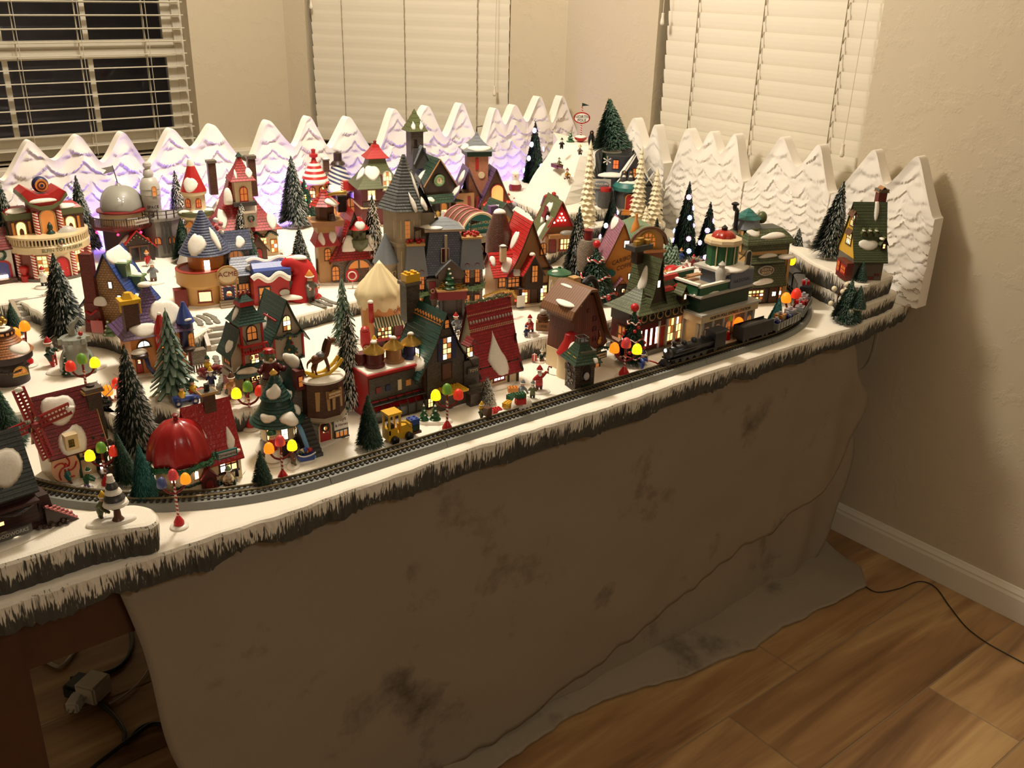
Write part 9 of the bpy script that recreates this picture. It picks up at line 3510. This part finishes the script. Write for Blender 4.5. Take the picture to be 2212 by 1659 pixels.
add_lathe(bm, 0, 0, 28, [(24, 0), (20, 6), (10, 11), (0, 13)], 8)
for i, f in enumerate(bm.faces):
 f.material_index = i % 2
t.put('canopy', bm, 'red', None, False, ['red', 'white'])
t = Th('umbrella', 'plain red parasol left of the striped one', 'umbrella', 1450, 610, Z1)
t.t('pole', 'lgrey', [(0, 0, 0), (0, 0, 34)], 1.2)
t.l('canopy', 'brightred', 0, 0, 27, [(18, 0), (15, 6), (7, 10), (0, 11)], 10)
t = Th('brick_booth', 'orange brick booth at the fair left of the parasols', 'booth', 1440, 622, Z1, 'A')
t.b('booth_wall', 'orange', 0, 8, 0, 34, 20, 34)
t.bulbs('round_holes', 'brown', [(-10 + i * 10, 8 + j * 5, 34) for i in range(3) for j in (-1, 1)], 2)
t = Th('rocking_rudolph', 'tall white and red carousel snowman horse near the black peppermint tree', 'figurine', 1112, 440, Z2)
t.l('snowman', 'white', 0, 0, 24, [(8, 0), (13, 8), (11, 22), (7, 28), (9, 34), (9, 42), (0, 48)], 14)
t.l('red_coat', 'dred', 0, 0, 30, [(13, 0), (14, 8), (9, 18)], 14)
t.bs('leg', 'dred', [(-10, 0, 0, 4, 4, 28), (12, 0, 0, 4, 4, 28)])
t.sp('carrot_nose', 'orange', 0, -10, 62, 2)
t = Th('stone_oven', 'round brown stone mound with red figures at the foot of the slope', 'mound', 1188, 478, Z2)
t.l('stones', 'b_brown', 0, 14, 0, [(26, 0), (24, 26), (16, 52), (8, 56), (0, 57)], 14)
t.mound(0, 14, 54, 9, 9, 5)
for x, z in ((-10, 52), (6, 58)):
 t.sp('red_cap', 'red', x, 8, z, 5)
t = Th('blue_pond', 'small blue pond beside the foot of the sledding slope', 'pond', 1130, 470, Z2)
t.l('ice', 'lblue', 0, 0, 0, [(24, 0), (22, 3), (0, 3)], 18, 1, .7)
t.sp('yellow_ball', 'yellow', 10, 4, 8, 6)
t = Th('gift_pile', 'pile of carved gifts and a horn player left of the green church porch', 'figurine', 938, 480, Z2)
for i, c in enumerate(('tan', 'white', 'gold', 'lgrey')):
 t.l('carved_toy', c, -14 + i * 11, 0, 0, [(7, 0), (8, 10), (4, 16), (5, 22), (0, 26)], 10)
t = Th('popcorn_stand', 'red and white gumball stand at the left edge by the white garage', 'stand', 56, 608, Z2)
t.l('red_drum', 'red', 0, 0, 0, [(9, 0), (8, 12), (4, 14), (8, 22), (10, 30), (0, 36)], 12)
t = Th('globe_stand', 'glass globe figurine on a carved brown box left of the cocoa tank', 'figurine', 1172, 716, Z1)
t.base(34, 16, 4, y=2)
t.b('carved_box', 'lwood', 0, 0, 4, 30, 16, 18)
t.text('1998', 0, -8.6, 13, 9, 0, 'brown')
t.l('brown_bowl', 'brown', 0, 0, 22, [(8, 0), (14, 6), (12, 14), (0, 14)], 14)
t.sp('glass_ball', 'lgrey', 0, 0, 42, 8)

# small joined pieces that are too fine to pick apart one by one
FINE = {'knit_dots', 'knit_diamonds', 'ridge_pattern', 'baluster', 'ornament_display', 'red_berries', 'balcony_twigs', 'deck_rail', 'railing', 'stones', 'log_pile', 'stair_snow_bricks', 'stake', 'red_tile_row', 'stud', 'shop_goods', 'handrail', 'glasshouse_frame', 'stair'}
for o in bpy.data.objects:
 if o.parent and o.name.split('.')[0] in FINE:
  o['kind'] = 'stuff'
